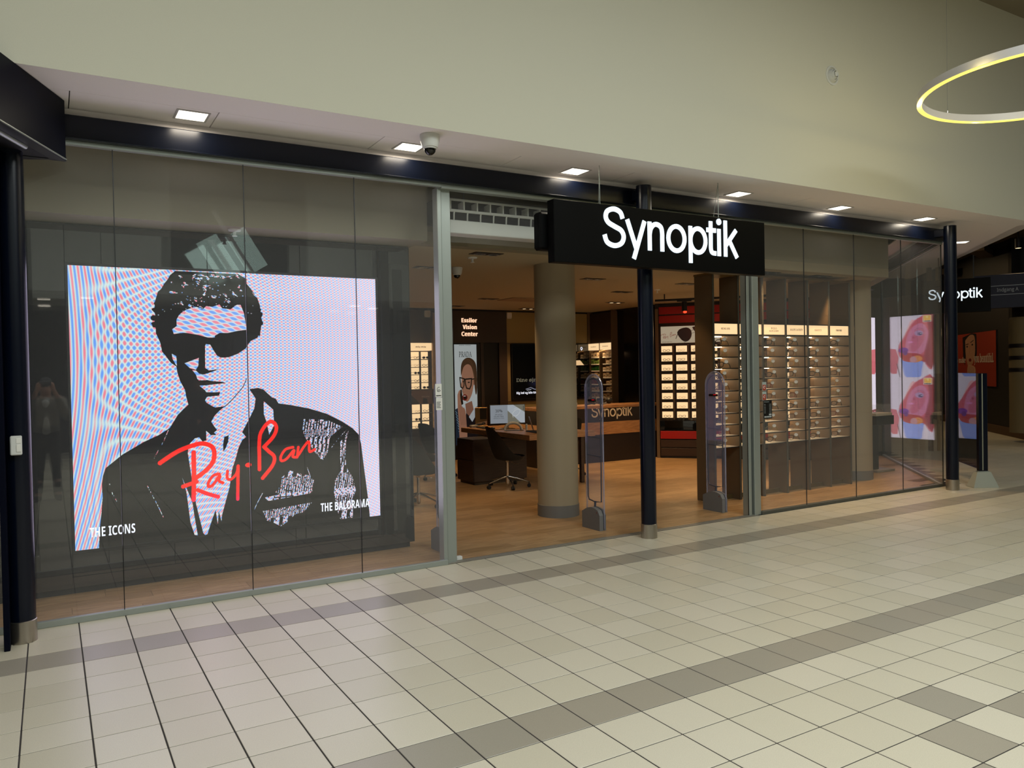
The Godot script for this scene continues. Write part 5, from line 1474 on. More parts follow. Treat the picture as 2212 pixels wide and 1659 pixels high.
func desk_zone() -> void:
	var d := thing("desk", "oak-topped consulting desk left of the round column", "desk")
	part("top", MB.new().span(Vector3(6.16, 0.722, -5.5), Vector3(7.35, 0.800, -3.30), 0.004), mats.oak, d)
	var ped := part("pedestal", MB.new().span(Vector3(5.71, 0.045, -4.75), Vector3(6.66, 0.700, -4.20), 0.004), mats.walnut, d)
	part("drawer", MB.new().span(Vector3(5.70, 0.385, -4.74), Vector3(5.712, 0.665, -4.21), 0.002), mats.walnut, ped)
	part("drawer", MB.new().span(Vector3(5.70, 0.055, -4.74), Vector3(5.712, 0.370, -4.21), 0.002), mats.walnut, ped)
	part("plinth", MB.new().span(Vector3(5.74, 0.0, -4.72), Vector3(6.63, 0.045, -4.24)), M("plinth_grey", Color(0.26, 0.22, 0.18), 0.4, 0.4), d)
	part("leg", MB.new().span(Vector3(6.25, 0.70, -4.6), Vector3(6.30, 0.722, -4.55)).span(Vector3(6.25, 0.70, -4.4), Vector3(6.30, 0.722, -4.35)), mats.chrome, d)
	part("leg", MB.new().span(Vector3(7.18, 0.0, -3.5), Vector3(7.24, 0.722, -3.44), 0.003), mats.walnut, d)
	part("leg", MB.new().span(Vector3(7.18, 0.0, -5.4), Vector3(7.24, 0.722, -5.34), 0.003), mats.walnut, d)
	make_chair("black swivel chair on chrome base at the desk, left of the round column", Vector3(6.03, 0, -3.74), deg_to_rad(-8))
	make_chair("black swivel chair seen between the screen cabinet and the left jamb", Vector3(4.27, 0, -3.02), deg_to_rad(30))
	make_chair("black swivel chair behind the desk pedestal, next to the left jamb", Vector3(5.62, 0, -5.35), deg_to_rad(20))
	make_chair("black swivel chair on the far side of the desk, mostly behind the round column", Vector3(7.50, 0, -4.35), deg_to_rad(190))
	# second desk, its corner showing right of the cabinet
	var e := thing("desk", "oak desk corner showing right of the screen cabinet", "desk")
	part("top", MB.new().span(Vector3(3.4, 0.672, -4.9), Vector3(4.56, 0.745, -3.72), 0.004), mats.oak, e)
	part("pedestal", MB.new().span(Vector3(3.3, 0.0, -4.7), Vector3(4.1, 0.66, -4.0), 0.004), mats.walnut, e)
	# monitor with the sale advertisement
	var P := Paint.new(256, 144, Color(0.60, 0.63, 0.66))
	P.poly([128, 0, 256, 0, 256, 144, 128, 144], Color(0.50, 0.49, 0.43))
	P.poly([128, 0, 170, 0, 256, 60, 256, 144, 225, 144, 128, 44], Color(0.74, 0.77, 0.80))
	P.stroke(flat_curve([170, 100, 166, 70, 185, 45, 210, 36, 222, 46, 214, 70, 190, 90, 172, 84], 5), 4, Color(0.86, 0.88, 0.88))
	P.stroke(flat_curve([176, 36, 200, 26, 222, 40], 5), 3, Color(0.86, 0.88, 0.88))
	P.poly([244, 10, 248, 10, 248, 44, 244, 44], Color(0.2, 0.2, 0.2))
	var mn := thing("monitor", "flat computer monitor on the desk showing a sale advertisement", "monitor", Vector3(6.57, 0.80, -4.62), deg_to_rad(-14))
	part("bezel", MB.new().span(Vector3(-0.30, 0.085, -0.02), Vector3(0.30, 0.40, 0.0), 0.004), mats.black_matt, mn)
	var md := MB.new()
	md.quad(Vector3(-0.292, 0.096, 0.0005), Vector3(0.292, 0.096, 0.0005), Vector3(0.292, 0.392, 0.0005), Vector3(-0.292, 0.392, 0.0005), Vector3.BACK)
	part("display", md, screen("monitor_picture", P.tex(), 0.62, 0.2), mn)
	var mi := M("monitor_ink", Color(0.03, 0.03, 0.04), 0.6)
	words("30%", font_serif, 0.115, 0.048, 0.0006, mi, mn, Vector3(-0.205, 0.275, 0.001))
	words("PÅ ALLE", font_serif, 0.12, 0.022, 0.0006, mi, mn, Vector3(-0.21, 0.232, 0.001))
	words("GLAS FRA", font_serif, 0.16, 0.022, 0.0006, mi, mn, Vector3(-0.23, 0.198, 0.001))
	words("UDVALGTE STEL", font_serif, 0.18, 0.012, 0.0006, mi, mn, Vector3(-0.24, 0.172, 0.001))
	part("stand", MB.new().span(Vector3(-0.03, 0.012, -0.05), Vector3(0.03, 0.2, -0.03), 0.004).span(Vector3(-0.11, 0.0, -0.12), Vector3(0.11, 0.012, 0.06), 0.004), mats.chrome, mn)
	area(mn.position + Vector3(0, 0.24, 0) + mn.basis.z * 0.02, mn.basis.z, Vector2(0.56, 0.28), Color(0.9, 0.95, 1.0), 0.012)
	# keyboards, mice
	for k in 2:
		var at := [Vector3(6.36, 0.80, -5.05), Vector3(6.52, 0.80, -3.72)][k] as Vector3
		var kb := thing("keyboard", ["dark keyboard at the far left end of the desk top", "dark keyboard on the near end of the desk top beside the column"][k], "keyboard", at, deg_to_rad(80))
		part("base", MB.new().span(Vector3(-0.21, 0, -0.07), Vector3(0.21, 0.014, 0.07), 0.004), mats.black_matt, kb)
		var keys := MB.new()
		for r in 4:
			for c in 13:
				keys.box(Vector3(-0.19 + c * 0.0315, 0.016, -0.05 + r * 0.032), Vector3(0.027, 0.006, 0.027))
		tag(part("keys", keys, M("key_dark", Color(0.05, 0.05, 0.05), 0.6), kb), "", "", "", "stuff")
		var ms := thing("mouse", ["black mouse beside the far keyboard", "black mouse beside the near keyboard, next to the column"][k], "mouse", at + [Vector3(0.0, 0, 0.30), Vector3(0.02, 0, 0.29)][k])
		part("shell", MB.new().ball(Vector3(0, 0.012, 0), Vector3(0.035, 0.024, 0.055), 16, 8), mats.black_matt, ms)
		part("wheel", MB.new().ball(Vector3(0.0, 0.034, 0.028), Vector3(0.004, 0.006, 0.008), 8, 6), mats.grey_plastic, ms)
	# standing mirror
	var mr := thing("table_mirror", "small gold-rimmed table mirror on the far end of the desk", "mirror", Vector3(6.50, 0.80, -5.40), deg_to_rad(-22))
	part("frame", MB.new().span(Vector3(-0.105, 0.02, -0.012), Vector3(0.105, 0.33, 0.0), 0.003), M("mirror_gold", Color(0.55, 0.40, 0.22), 0.35, 0.6), mr)
	part("glass", MB.new().span(Vector3(-0.096, 0.03, 0.0), Vector3(0.096, 0.32, 0.002)), M("mirror_glass", Color(0.85, 0.83, 0.8), 0.02, 1.0), mr)
	part("foot", MB.new().span(Vector3(-0.11, 0.0, -0.06), Vector3(0.11, 0.02, 0.05), 0.004), mats.mirror_gold, mr)
	# white arch of the frame measuring device
	var ar := thing("measuring_arch", "white arched device on the desk in front of the monitor", "device", Vector3(6.45, 0.80, -4.25), deg_to_rad(-15))
	var ap := []
	for k in 13:
		var a := PI * k / 12
		ap.append(Vector3(cos(a) * 0.14, 0.012 + sin(a) * 0.11, 0))
	part("arch", MB.new().tube(ap, 0.022, 8, false, -1.0, 0.45), mats.white_plastic, ar)
	part("base", MB.new().span(Vector3(-0.13, 0, -0.06), Vector3(0.16, 0.008, 0.06), 0.003), M("mat_dark", Color(0.12, 0.09, 0.07), 0.6), ar)
	var bt := thing("spray_bottle", "small clear cleaning bottle beside the monitor stand", "bottle", Vector3(6.68, 0.80, -4.22))
	part("body", MB.new().lathe([Vector2(0, 0), Vector2(0.018, 0), Vector2(0.018, 0.085), Vector2(0.009, 0.098)], Vector3.ZERO, 16), M("bottle_white", Color(0.7, 0.72, 0.72), 0.3), bt)
	part("cap", MB.new().lathe([Vector2(0.009, 0.098), Vector2(0.009, 0.125), Vector2(0, 0.125)], Vector3.ZERO, 12), mats.black_matt, bt)
	var tb := thing("tablet", "tilted white price card in a stand at the desk edge by the column", "card", Vector3(6.72, 0.80, -3.88), deg_to_rad(25))
	part("card", MB.new().obox(Transform3D(Basis(Vector3.RIGHT, -0.3), Vector3(0, 0.085, 0)), Vector3(0.11, 0.15, 0.004)), mats.paper, tb)
	part("stand", MB.new().span(Vector3(-0.06, 0, -0.05), Vector3(0.06, 0.012, 0.05), 0.003), mats.black_matt, tb)
	var tc := thing("card_stand", "thin upright menu stand leaning behind the price card", "stand", Vector3(6.62, 0.80, -3.98), deg_to_rad(65))
	part("board", MB.new().obox(Transform3D(Basis(Vector3.RIGHT, -0.28), Vector3(0, 0.12, 0)), Vector3(0.15, 0.22, 0.006), 0.002), mats.bronze, tc)
	part("foot", MB.new().span(Vector3(-0.06, 0, -0.04), Vector3(0.06, 0.008, 0.04), 0.002), mats.bronze, tc)
	var nb := thing("box", "small white box at the far left corner of the desk top", "box", Vector3(6.30, 0.80, -5.30))
	part("body", MB.new().span(Vector3(-0.06, 0, -0.04), Vector3(0.06, 0.035, 0.04), 0.003), mats.paper, nb)
	part("lid", MB.new().span(Vector3(-0.062, 0.036, -0.042), Vector3(0.062, 0.044, 0.042), 0.003), mats.white_plastic, nb)

# ---------------------------------------------------------------- counter
func counter_zone() -> void:
	var c := thing("service_counter", "dark brown service counter with pale lettering and an oak band", "counter", Vector3(7.6, 0, -5.38))
	part("top", MB.new().span(Vector3(0, 1.015, -0.60), Vector3(2.86, 1.070, 0.0), 0.004), mats.oak, c)
	part("upper_front", MB.new().span(Vector3(0, 0.755, -0.58), Vector3(2.86, 1.013, -0.008), 0.002), M("counter_brown", Color(0.115, 0.075, 0.055), 0.4), c)
	part("oak_band", MB.new().span(Vector3(0, 0.520, -0.58), Vector3(2.86, 0.753, -0.004), 0.003), mats.oak, c)
	part("lower_front", MB.new().span(Vector3(0, 0.0, -0.58), Vector3(2.86, 0.518, -0.02), 0.003), mats.counter_brown, c)
	var L := synoptik(Transform3D(Basis(), Vector3(1.222, 0.848, -0.008)), 0.955, 0.006)
	for k in L:
		part(k, L[k], M("letter_cream", Color(0.82, 0.75, 0.66), 0.5), c)
	var tray := thing("display_head", "dark sunglasses display stand lying on the counter top", "stand", Vector3(9.2, 1.07, -5.62))
	part("ring", MB.new().tube([Vector3(-0.12, 0.03, 0), Vector3(-0.08, 0.13, 0), Vector3(0.10, 0.14, 0), Vector3(0.16, 0.08, 0), Vector3(0.14, 0.02, 0), Vector3(0.02, 0.012, 0)], 0.016, 8, true), mats.grey_plastic, tray)
	part("strap", MB.new().tube([Vector3(-0.36, 0.012, 0.02), Vector3(-0.22, 0.03, 0.02), Vector3(-0.12, 0.02, 0.0)], 0.014, 8), mats.black_matt, tray)
	part("visor", MB.new().ball(Vector3(0.22, 0.07, 0), Vector3(0.08, 0.06, 0.06), 14, 8), mats.black_matt, tray)
	var pr := thing("card_terminal", "white card terminal on the counter right of the round column", "terminal", Vector3(8.52, 1.07, -5.58))
	part("body", MB.new().span(Vector3(-0.09, 0, -0.06), Vector3(0.09, 0.07, 0.06), 0.012), mats.white_plastic, pr)
	part("screen", MB.new().obox(Transform3D(Basis(Vector3.RIGHT, -0.4), Vector3(0, 0.105, -0.01)), Vector3(0.11, 0.07, 0.012), 0.003), mats.black_matt, pr)
	# contact-lens shelves on the side wall (x = 10.5, facing -x)
	var bs := Basis(Vector3.UP, -PI / 2)
	var o := Vector3(10.5, 0, -7.53)
	var s := thing("lens_shelf", "two narrow lit shelf columns of small boxes on the side wall behind the counter", "shelf", o, -PI / 2)
	for k in 2:
		var a := 0.0 + k * 0.415
		var h := part("header_box", MB.new().span(Vector3(a + 0.01, 2.165, 0.0), Vector3(a + 0.395, 2.305, 0.16), 0.002), mats.warm_box, s)
		words(["kontaktlinser", "linsevæske"][k], font_sans, 0.19, 0.026, 0.001, mats.header_ink, h, Vector3(a + 0.105, 2.225, 0.1605))
		part("back", MB.new().span(Vector3(a, 0.98, 0.0), Vector3(a + 0.41, 2.16, 0.012)), M("shelf_back", Color(0.32, 0.23, 0.15), 0.5), s)
		for r in 8:
			var y := 2.013 - 0.1455 * r
			part("shelf", MB.new().span(Vector3(a + 0.02, y - 0.012, 0.012), Vector3(a + 0.39, y, 0.13)), mats.dark_steel, s)
			part("price_strip", MB.new().span(Vector3(a + 0.07, y - 0.022, 0.130), Vector3(a + 0.36, y - 0.001, 0.134)), mats.paper, s)
			var tone: int = [[0, 1, 1, 0, 2, 0, 0, 0], [3, 0, 0, 3, 0, 0, 0, 0]][k][r]
			var cols := [Color(0.80, 0.72, 0.60), Color(0.40, 0.50, 0.22) if r != 2 else Color(0.05, 0.32, 0.09), Color(0.40, 0.10, 0.07), Color(0.68, 0.60, 0.48)]
			var nm := ["cream", "green", "dark red", "beige"]
			for b in 3:
				if (k == 1 and r in [1, 4, 5] and b == 0):
					continue
				var hh := [0.085, 0.10, 0.065][(r + b) % 3] as float
				var bx := MB.new().span(Vector3(-0.05, 0, -0.035), Vector3(0.05, hh, 0.035), 0.002)
				var th := thing("lens_box", "%s lens box, %s shelf, %s column behind the counter, %s" % [nm[tone], ORD[r], ["left", "right"][k], ["left end", "middle", "right end"][b]], "box", o + bs * Vector3(a + 0.09 + b * 0.118, y, 0.075), -PI / 2, "lens boxes on the side wall shelves")
				part("carton", bx, M("carton_%d_%d" % [tone, r if tone == 1 else 0], cols[tone], 0.6), th)
				part("label_patch", MB.new().span(Vector3(-0.032, hh * 0.25, 0.035), Vector3(0.03, hh * 0.6, 0.0356)), M("carton_mark_%d" % tone, cols[tone].darkened(0.45), 0.6), th)
	part("divider", MB.new().span(Vector3(0.405, 0.98, 0.0), Vector3(0.415, 2.31, 0.165)).span(Vector3(-0.012, 0.98, 0), Vector3(0.0, 2.99, 0.165)).span(Vector3(0.825, 0.98, 0), Vector3(0.84, 2.99, 0.165)), mats.bronze, s)
	part("upper_board", MB.new().span(Vector3(0.0, 2.315, 0.0), Vector3(0.825, 2.96, 0.10), 0.002), mats.dark_board, s)
	area(o + bs * Vector3(0.41, 1.9, 0.30), Vector3(-0.6, -0.6, 0), Vector2(0.7, 0.15), Color(1.0, 0.82, 0.6), 0.30)
	area(o + bs * Vector3(0.41, 2.14, 0.16), bs * Vector3(0, -1, -0.2), Vector2(0.7, 0.02), Color(1.0, 0.82, 0.6), 0.45)

# ---------------------------------------------------------------- security gates
func gates() -> void:
	var L := ["clear security gate standing right of the round column", "clear security gate before the first bronze fin, glowing violet", "clear security gate half hidden behind the left jamb"]
	var X := [5.235, 7.055, 3.40]
	for i in 3:
		var t := thing("security_gate", L[i], "security gate", Vector3(X[i], 0, -0.525), 0, "security gates in the entrance")
		var zl := -0.155
		var zr := 0.155
		# clear arch panel with a thick rim
		var pts := [Vector2(zr, 0.02), Vector2(zr, 1.53)]
		for k in range(1, 12):
			var a := PI * k / 12
			pts.append(Vector2(cos(a) * zr, 1.53 + sin(a) * 0.155))
		pts.append(Vector2(zl, 1.53)); pts.append(Vector2(zl, 0.02))
		var xf := Transform3D(Basis(Vector3.BACK, Vector3.UP, Vector3.LEFT), Vector3(0.045, 0, 0))
		part("panel", MB.new().prism(PackedVector2Array(pts), 0.014, xf), mats.acrylic, t)
		var rim := []
		for p in pts:
			rim.append(Vector3(0.038, p.y, p.x))
		part("rim", MB.new().tube(rim, 0.009, 8), M("rim_clear", Color(0.62, 0.62, 0.72, 0.35), 0.1), t)
		mats.rim_clear.transparency = BaseMaterial3D.TRANSPARENCY_ALPHA
		var inner := [Vector3(0.036, 0.30, 0.11), Vector3(0.036, 1.50, 0.128)]
		for k in range(1, 10):
			var a := PI * k / 10
			inner.append(Vector3(0.036, 1.50 + sin(a) * 0.145, cos(a) * 0.128))
		inner.append_array([Vector3(0.036, 1.50, -0.128), Vector3(0.036, 0.34, -0.128), Vector3(0.036, 0.305, -0.11), Vector3(0.036, 0.29, 0.0)])
		part("coil_tube", MB.new().tube(inner, 0.0075, 8, true), M("coil_grey", Color(0.24, 0.25, 0.30), 0.4), t)
		part("cross_tube", MB.new().tube([Vector3(0.036, 1.0, -0.125), Vector3(0.036, 0.995, 0.125)], 0.006, 6).tube([Vector3(0.036, 0.80, -0.125), Vector3(0.036, 0.79, 0.125)], 0.006, 6), mats.coil_grey, t)
		part("stem", MB.new().tube([Vector3(0.03, 0.22, 0.0), Vector3(0.036, 0.30, 0.0)], 0.012, 8), mats.coil_grey, t)
		part("sensor", MB.new().span(Vector3(0.012, 1.385, -0.085), Vector3(0.034, 1.415, 0.06), 0.008), M("sensor_dark", Color(0.035, 0.01, 0.02), 0.2), t)
		part("sensor_lamp", MB.new().span(Vector3(0.010, 1.404, 0.0), Vector3(0.012, 1.410, 0.045)), G("sensor_red", Color(1.0, 0.05, 0.12), 0.6), t)
		var bp := [Vector2(-0.16, 0.0), Vector2(0.16, 0.0), Vector2(0.16, 0.165)]
		for k in range(1, 10):
			var u := float(k) / 10
			bp.append(Vector2(0.16 - 0.32 * u, 0.165 + 0.075 * sin(PI * (0.15 + 0.8 * u))))
		bp.append(Vector2(-0.16, 0.18))
		part("foot", MB.new().prism(PackedVector2Array(bp), 0.05, Transform3D(Basis(Vector3.BACK, Vector3.UP, Vector3.LEFT), Vector3(0.02, 0, 0))), mats.grey_plastic, t)
		part("foot_cover", MB.new().prism(PackedVector2Array(bp), 0.022, Transform3D(Basis(Vector3.BACK, Vector3.UP, Vector3.LEFT), Vector3(0.055, 0, 0))), mats.grey_plastic, t)
		part("lock", MB.new().disc(Vector3(-0.031, 0.19, 0.11), 0.008, Vector3.LEFT, 12), M("lock_red", Color(0.45, 0.2, 0.15), 0.5), t)
		if i == 1:
			part("lit_panel", MB.new().prism(PackedVector2Array([Vector2(-0.15, 0.85), Vector2(0.15, 0.85), Vector2(0.15, 1.53), Vector2(0.075, 1.66), Vector2(-0.075, 1.66), Vector2(-0.15, 1.53)]), 0.002, Transform3D(Basis(Vector3.BACK, Vector3.UP, Vector3.LEFT), Vector3(0.026, 0, 0))), violet(), t)
		if i == 0:
			part("lit_strip", MB.new().span(Vector3(0.022, 0.93, -0.150), Vector3(0.026, 1.58, -0.105), 0.001), violet(), t)

func violet() -> StandardMaterial3D:
	var m := M("violet_film", Color(0.62, 0.58, 0.68, 0.12), 0.35)
	m.transparency = BaseMaterial3D.TRANSPARENCY_ALPHA
	m.emission_enabled = true
	m.emission = Color(0.50, 0.42, 0.66)
	m.emission_energy_multiplier = 0.16
	return m

# ---------------------------------------------------------------- right end
func right_side() -> void:
	# tall LED screen on the taupe wall; the corner glass mirrors it
	var W := 220
	var H := 744
	var P := Paint.new(W, H, Color(0.88, 0.84, 0.90))
	for k in 2:
		var oy := k * 372.0
		var S := func(p: Array, c: Color) -> void:
			P.poly(flat_curve(p, 3), c, 1.0, 1.0, 0.0, oy)
		P.poly([0, 0, 220, 0, 220, 372, 0, 372], Color(0.88, 0.84, 0.90), 1, 1, 0, oy)
		for g in 10:
			P.stroke([60 + g * 6, 190 - g * 16, 66 + g * 6, 182 - g * 16], 26, Color(0.95, 0.80 - g * 0.01, 0.72), 1, 1, 0, oy)
		S.call([40, 215, 48, 170, 70, 130, 90, 90, 120, 40, 160, 10, 219, 2, 219, 300, 190, 310, 160, 250, 120, 262, 60, 260, 40, 215], Color(0.80, 0.30, 0.36))
		S.call([80, 200, 84, 150, 100, 95, 130, 60, 168, 50, 196, 100, 192, 170, 172, 220, 130, 250, 96, 246, 80, 200], Color(0.82, 0.46, 0.60))
		S.call([100, 190, 110, 140, 140, 90, 170, 90, 180, 130, 160, 180, 130, 215, 104, 214, 100, 190], Color(0.78, 0.36, 0.47))
		S.call([190, 30, 219, 6, 219, 296, 196, 304, 172, 262, 184, 190, 198, 110, 190, 30], Color(0.56, 0.05, 0.14))
		P.oval(150, 108 + oy, 22, 17, Color(0.70, 0.55, 0.72))
		P.oval(156, 112 + oy, 11, 9, Color(0.18, 0.16, 0.36))
		P.oval(160, 110 + oy, 4, 3, Color(0.92, 0.92, 1.0))
		P.stroke(flat_curve([128, 100, 140, 80, 168, 82, 182, 104], 4), 3, Color(0.62, 0.28, 0.40), 1, 1, 0, oy)
		P.oval(106, 160 + oy, 15, 6, Color(0.90, 0.52, 0.74))
		P.oval(122, 132 + oy, 6, 8, Color(0.66, 0.20, 0.32))
		S.call([60, 215, 90, 225, 150, 232, 180, 262, 160, 290, 96, 288, 60, 262, 60, 215], Color(0.68, 0.14, 0.10))
		P.oval(140, 262 + oy, 26, 20, Color(0.88, 0.52, 0.16))
		P.oval(120, 268 + oy, 18, 22, Color(0.78, 0.55, 0.58))
		P.oval(70, 208 + oy, 26, 17, Color(0.44, 0.10, 0.58))
		P.oval(80, 224 + oy, 12, 16, Color(0.36, 0.06, 0.46))
		P.poly([0, 196, 30, 200, 44, 250, 34, 350, 8, 352, 0, 340], Color(0.80, 0.40, 0.44), 1, 1, 0, oy)
		for f in 4:
			P.stroke([5 + f * 8, 270, 7 + f * 7, 345], 2, Color(0.66, 0.16, 0.22), 1, 1, 0, oy)
		S.call([54, 262, 80, 276, 130, 284, 168, 276, 162, 330, 152, 371, 82, 371, 66, 320, 54, 262], Color(0.50, 0.62, 0.93))
		P.stroke([36, 290, 52, 371], 5, Color(0.2, 0.16, 0.2), 1, 1, 0, oy)
		# small yellow logo panel
		P.poly([170, 4, 212, 4, 212, 44, 170, 44], Color(0.95, 0.93, 0.85), 1, 1, 0, oy)
		P.poly([173, 7, 209, 7, 209, 34, 173, 34], Color(0.95, 0.72, 0.14), 1, 1, 0, oy)
		P.poly([184, 10, 198, 10, 191, 26], Color(0.98, 0.90, 0.55), 1, 1, 0, oy)
		for f in 7:
			P.poly([174 + f * 5, 36, 178 + f * 5, 36, 178 + f * 5, 42, 174 + f * 5, 42], Color(0.1, 0.08, 0.06), 1, 1, 0, oy)
	for y in H:
		if y % 3 == 0:
			for x in range(0, W, 2):
				P.im.set_pixel(x, y, P.im.get_pixel(x, y).darkened(0.22))
	P.im.resize(W / 2, H / 2, Image.INTERPOLATE_LANCZOS)
	P.im.resize(W, H, Image.INTERPOLATE_CUBIC)
	var rg := RandomNumberGenerator.new()
	rg.seed = 8
	for i in 26000: # the panel's grain
		var gx := rg.randi_range(0, W - 1)
		var gy := rg.randi_range(0, H - 1)
		var gc := P.im.get_pixel(gx, gy)
		P.im.set_pixel(gx, gy, gc.lerp(Color(1, 0.95, 1) if i % 2 else Color(0.35, 0.2, 0.35), 0.28))
	P.im.flip_x() # the panel itself shows the mirror image of what the glass reflects
	var t := thing("led_screen", "tall narrow lit screen of a red-haired woman at the shop's right end", "screen", Vector3(12.78, 0.36, -2.86))
	part("bezel", MB.new().span(Vector3(-0.015, -0.015, -0.005), Vector3(0.845, 2.275, 0.01), 0.003), mats.black_matt, t)
	var mb := MB.new()
	mb.quad(Vector3(0, 0, 0.012), Vector3(0.83, 0, 0.012), Vector3(0.83, 2.26, 0.012), Vector3(0, 2.26, 0.012), Vector3.BACK)
	part("display", mb, screen("led_woman", P.tex(), 1.15, 0.2), t)
	area(Vector3(13.195, 1.49, -2.82), Vector3.BACK, Vector2(0.82, 2.2), Color(1.0, 0.86, 0.98), 0.05)
	# small showcase on a black pedestal
	var s := thing("showcase_stand", "black pedestal with a small glass showcase in front of the tall screen", "stand", Vector3(11.72, 0, -1.58), 0)
	var bk := M("stand_black", Color(0.035, 0.035, 0.035), 0.35)
	part("foot", MB.new().span(Vector3(-0.20, 0.0, -0.18), Vector3(0.26, 0.035, 0.18), 0.004), M("foot_grey", Color(0.50, 0.47, 0.42), 0.4), s)
	part("post", MB.new().span(Vector3(-0.20, 0.035, -0.05), Vector3(0.01, 0.76, 0.06), 0.003), bk, s)
	part("tray", MB.new().span(Vector3(-0.20, 0.76, -0.17), Vector3(0.26, 0.905, 0.17), 0.004), bk, s)
	part("base_plate", MB.new().span(Vector3(-0.18, 0.905, -0.15), Vector3(0.24, 0.95, 0.15), 0.003), M("plate_pale", Color(0.66, 0.62, 0.54), 0.35), s)
	part("glass_case", MB.new().span(Vector3(-0.17, 0.951, -0.14), Vector3(0.23, 1.09, -0.136)).span(Vector3(-0.17, 0.951, 0.136), Vector3(0.23, 1.09, 0.14)).span(Vector3(0.226, 0.951, -0.135), Vector3(0.23, 1.09, 0.135)).span(Vector3(-0.17, 0.951, -0.135), Vector3(-0.166, 1.09, 0.135)).span(Vector3(-0.17, 1.09, -0.14), Vector3(0.23, 1.094, 0.14)), mats.glass, s)
	for k in 3:
		glasses("%s eyeglasses in the small glass showcase, %s from the left" % [["black", "gold", "tortoiseshell"][k], ORD[k]], "eyeglasses in the showcase", Vector3(11.63 + 0.125 * k, 0.9505, -1.55), deg_to_rad(-20 + 25 * k), k, false)
	# black glass barrier with navy post and cast foot outside the corner
	var g := thing("glass_barrier", "black glossy barrier panel with a navy edge post on a pale cast foot", "barrier", Vector3(11.30, 0, 0.35), deg_to_rad(45))
	part("panel", MB.new().span(Vector3(0.04, 0.235, -0.015), Vector3(1.5, 1.585, 0.015), 0.002), mats.black_gloss, g)
	part("reflection_lines", MB.new().span(Vector3(0.14, 1.0, 0.015), Vector3(1.5, 1.02, 0.02)).span(Vector3(0.13, 0.55, 0.015), Vector3(0.16, 1.46, 0.02)), mats.black_matt, g)  # matt bars drawn in for the lines of the reflected screen
	var fx := Transform3D(Basis(Vector3.UP, deg_to_rad(-45)) * Basis(Vector3.UP, deg_to_rad(-30)), Vector3.ZERO)
	part("edge_post", MB.new().obox(fx * Transform3D(Basis(), Vector3(0.0, 0.905, 0)), Vector3(0.125, 1.36, 0.06), 0.004), mats.navy, g)
	part("post_groove", MB.new().obox(fx * Transform3D(Basis(), Vector3(-0.012, 0.91, 0.031)), Vector3(0.014, 1.34, 0.006)), M("groove_pale", Color(0.55, 0.55, 0.48), 0.4), g)
	var ft := MB.new()
	var B := []
	for q in [[-0.172, 0.172, 0.0, 0.09], [-0.172, 0.172, 0.015, 0.09], [-0.095, 0.095, 0.215, 0.04]]:
		B.append([Vector3(q[0], q[2], q[3]), Vector3(q[1], q[2], q[3]), Vector3(q[1], q[2], -q[3]), Vector3(q[0], q[2], -q[3])])
	for k in 2:
		for i in 4:
			var j := (i + 1) % 4
			var a: Vector3 = fx * B[k][i]
			var b: Vector3 = fx * B[k][j]
			var c: Vector3 = fx * B[k + 1][j]
			var d: Vector3 = fx * B[k + 1][i]
			var mid := (a + b + c + d) / 4
			var nn := (b - a).cross(d - a).normalized()
			ft.quad(a, b, c, d, nn if nn.dot(Vector3(mid.x, 0.05, mid.z)) > 0 else -nn)
	ft.quad(fx * B[2][0], fx * B[2][1], fx * B[2][2], fx * B[2][3], Vector3.UP)
	part("foot", ft, M("cast_foot", Color(0.70, 0.71, 0.66), 0.35, 0.3), g)
	part("collar", MB.new().obox(fx * Transform3D(Basis(), Vector3(0, 0.221, 0)), Vector3(0.15, 0.012, 0.06)), mats.aluminium, g)
	# second shop sign over the side corridor
	var yw := atan2(0.46, 0.888) # its face looks at the hall
	var rx := Vector3(0.46, 0, 0.888)
	var sb := Basis(rx, Vector3.UP, rx.cross(Vector3.UP))
	var sg := thing("hanging_sign", "small black hanging sign with white letters, half hidden by the corner pole", "sign", Vector3(14.05, 2.66, -2.12))
	sg.basis = sb
	part("box", MB.new().span(Vector3(-0.07, -0.02, -0.10), Vector3(1.02, 0.585, 0.0), 0.005), mats.sign_black, sg)
	var L := synoptik(Transform3D(Basis(), Vector3(0.045, 0.235, 0.0)), 0.84, 0.006)
	for k in L:
		part(k, L[k], mats.white_letters, sg)
	part("hanger", MB.new().span(Vector3(0.2, 0.585, -0.06), Vector3(0.22, 1.0, -0.04)).span(Vector3(0.75, 0.585, -0.06), Vector3(0.77, 1.0, -0.04)), mats.black_matt, sg)
	# way sign
	var ws := thing("way_sign", "grey-violet overhead direction board reading towards an entrance", "sign", Vector3(17.98, 2.93, -3.42))
	ws.basis = sb
	part("board", MB.new().span(Vector3(0, 0, -0.2), Vector3(3.2, 0.735, 0.0), 0.004), M("way_grey", Color(0.22, 0.22, 0.30), 0.6), ws)
	var wm := M("way_white", Color(0.78, 0.80, 0.84), 0.5)
	part("line", MB.new().span(Vector3(0.10, 0.285, 0), Vector3(1.04, 0.297, 0.003)), wm, ws)
	part("line", MB.new().span(Vector3(0.10, 0.480, 0), Vector3(1.04, 0.492, 0.003)), wm, ws)
	words("Indgang A", font_sans, 0.40, 0.105, 0.002, wm, ws, Vector3(0.45, 0.335, 0.0))
	var ar := MB.new()
	ar.ribbon(PackedVector2Array([Vector2(0.15, 0.345), Vector2(0.15, 0.425)]), 0.014, 0.003)
	ar.ribbon(PackedVector2Array([Vector2(0.11, 0.385), Vector2(0.15, 0.425), Vector2(0.19, 0.385)]), 0.014, 0.003)
	part("arrow", ar, wm, ws)
	part("dot", MB.new().disc(Vector3(0.985, 0.385, 0.003), 0.045, Vector3.BACK, 24), M("way_blue", Color(0.08, 0.16, 0.42), 0.5), ws)
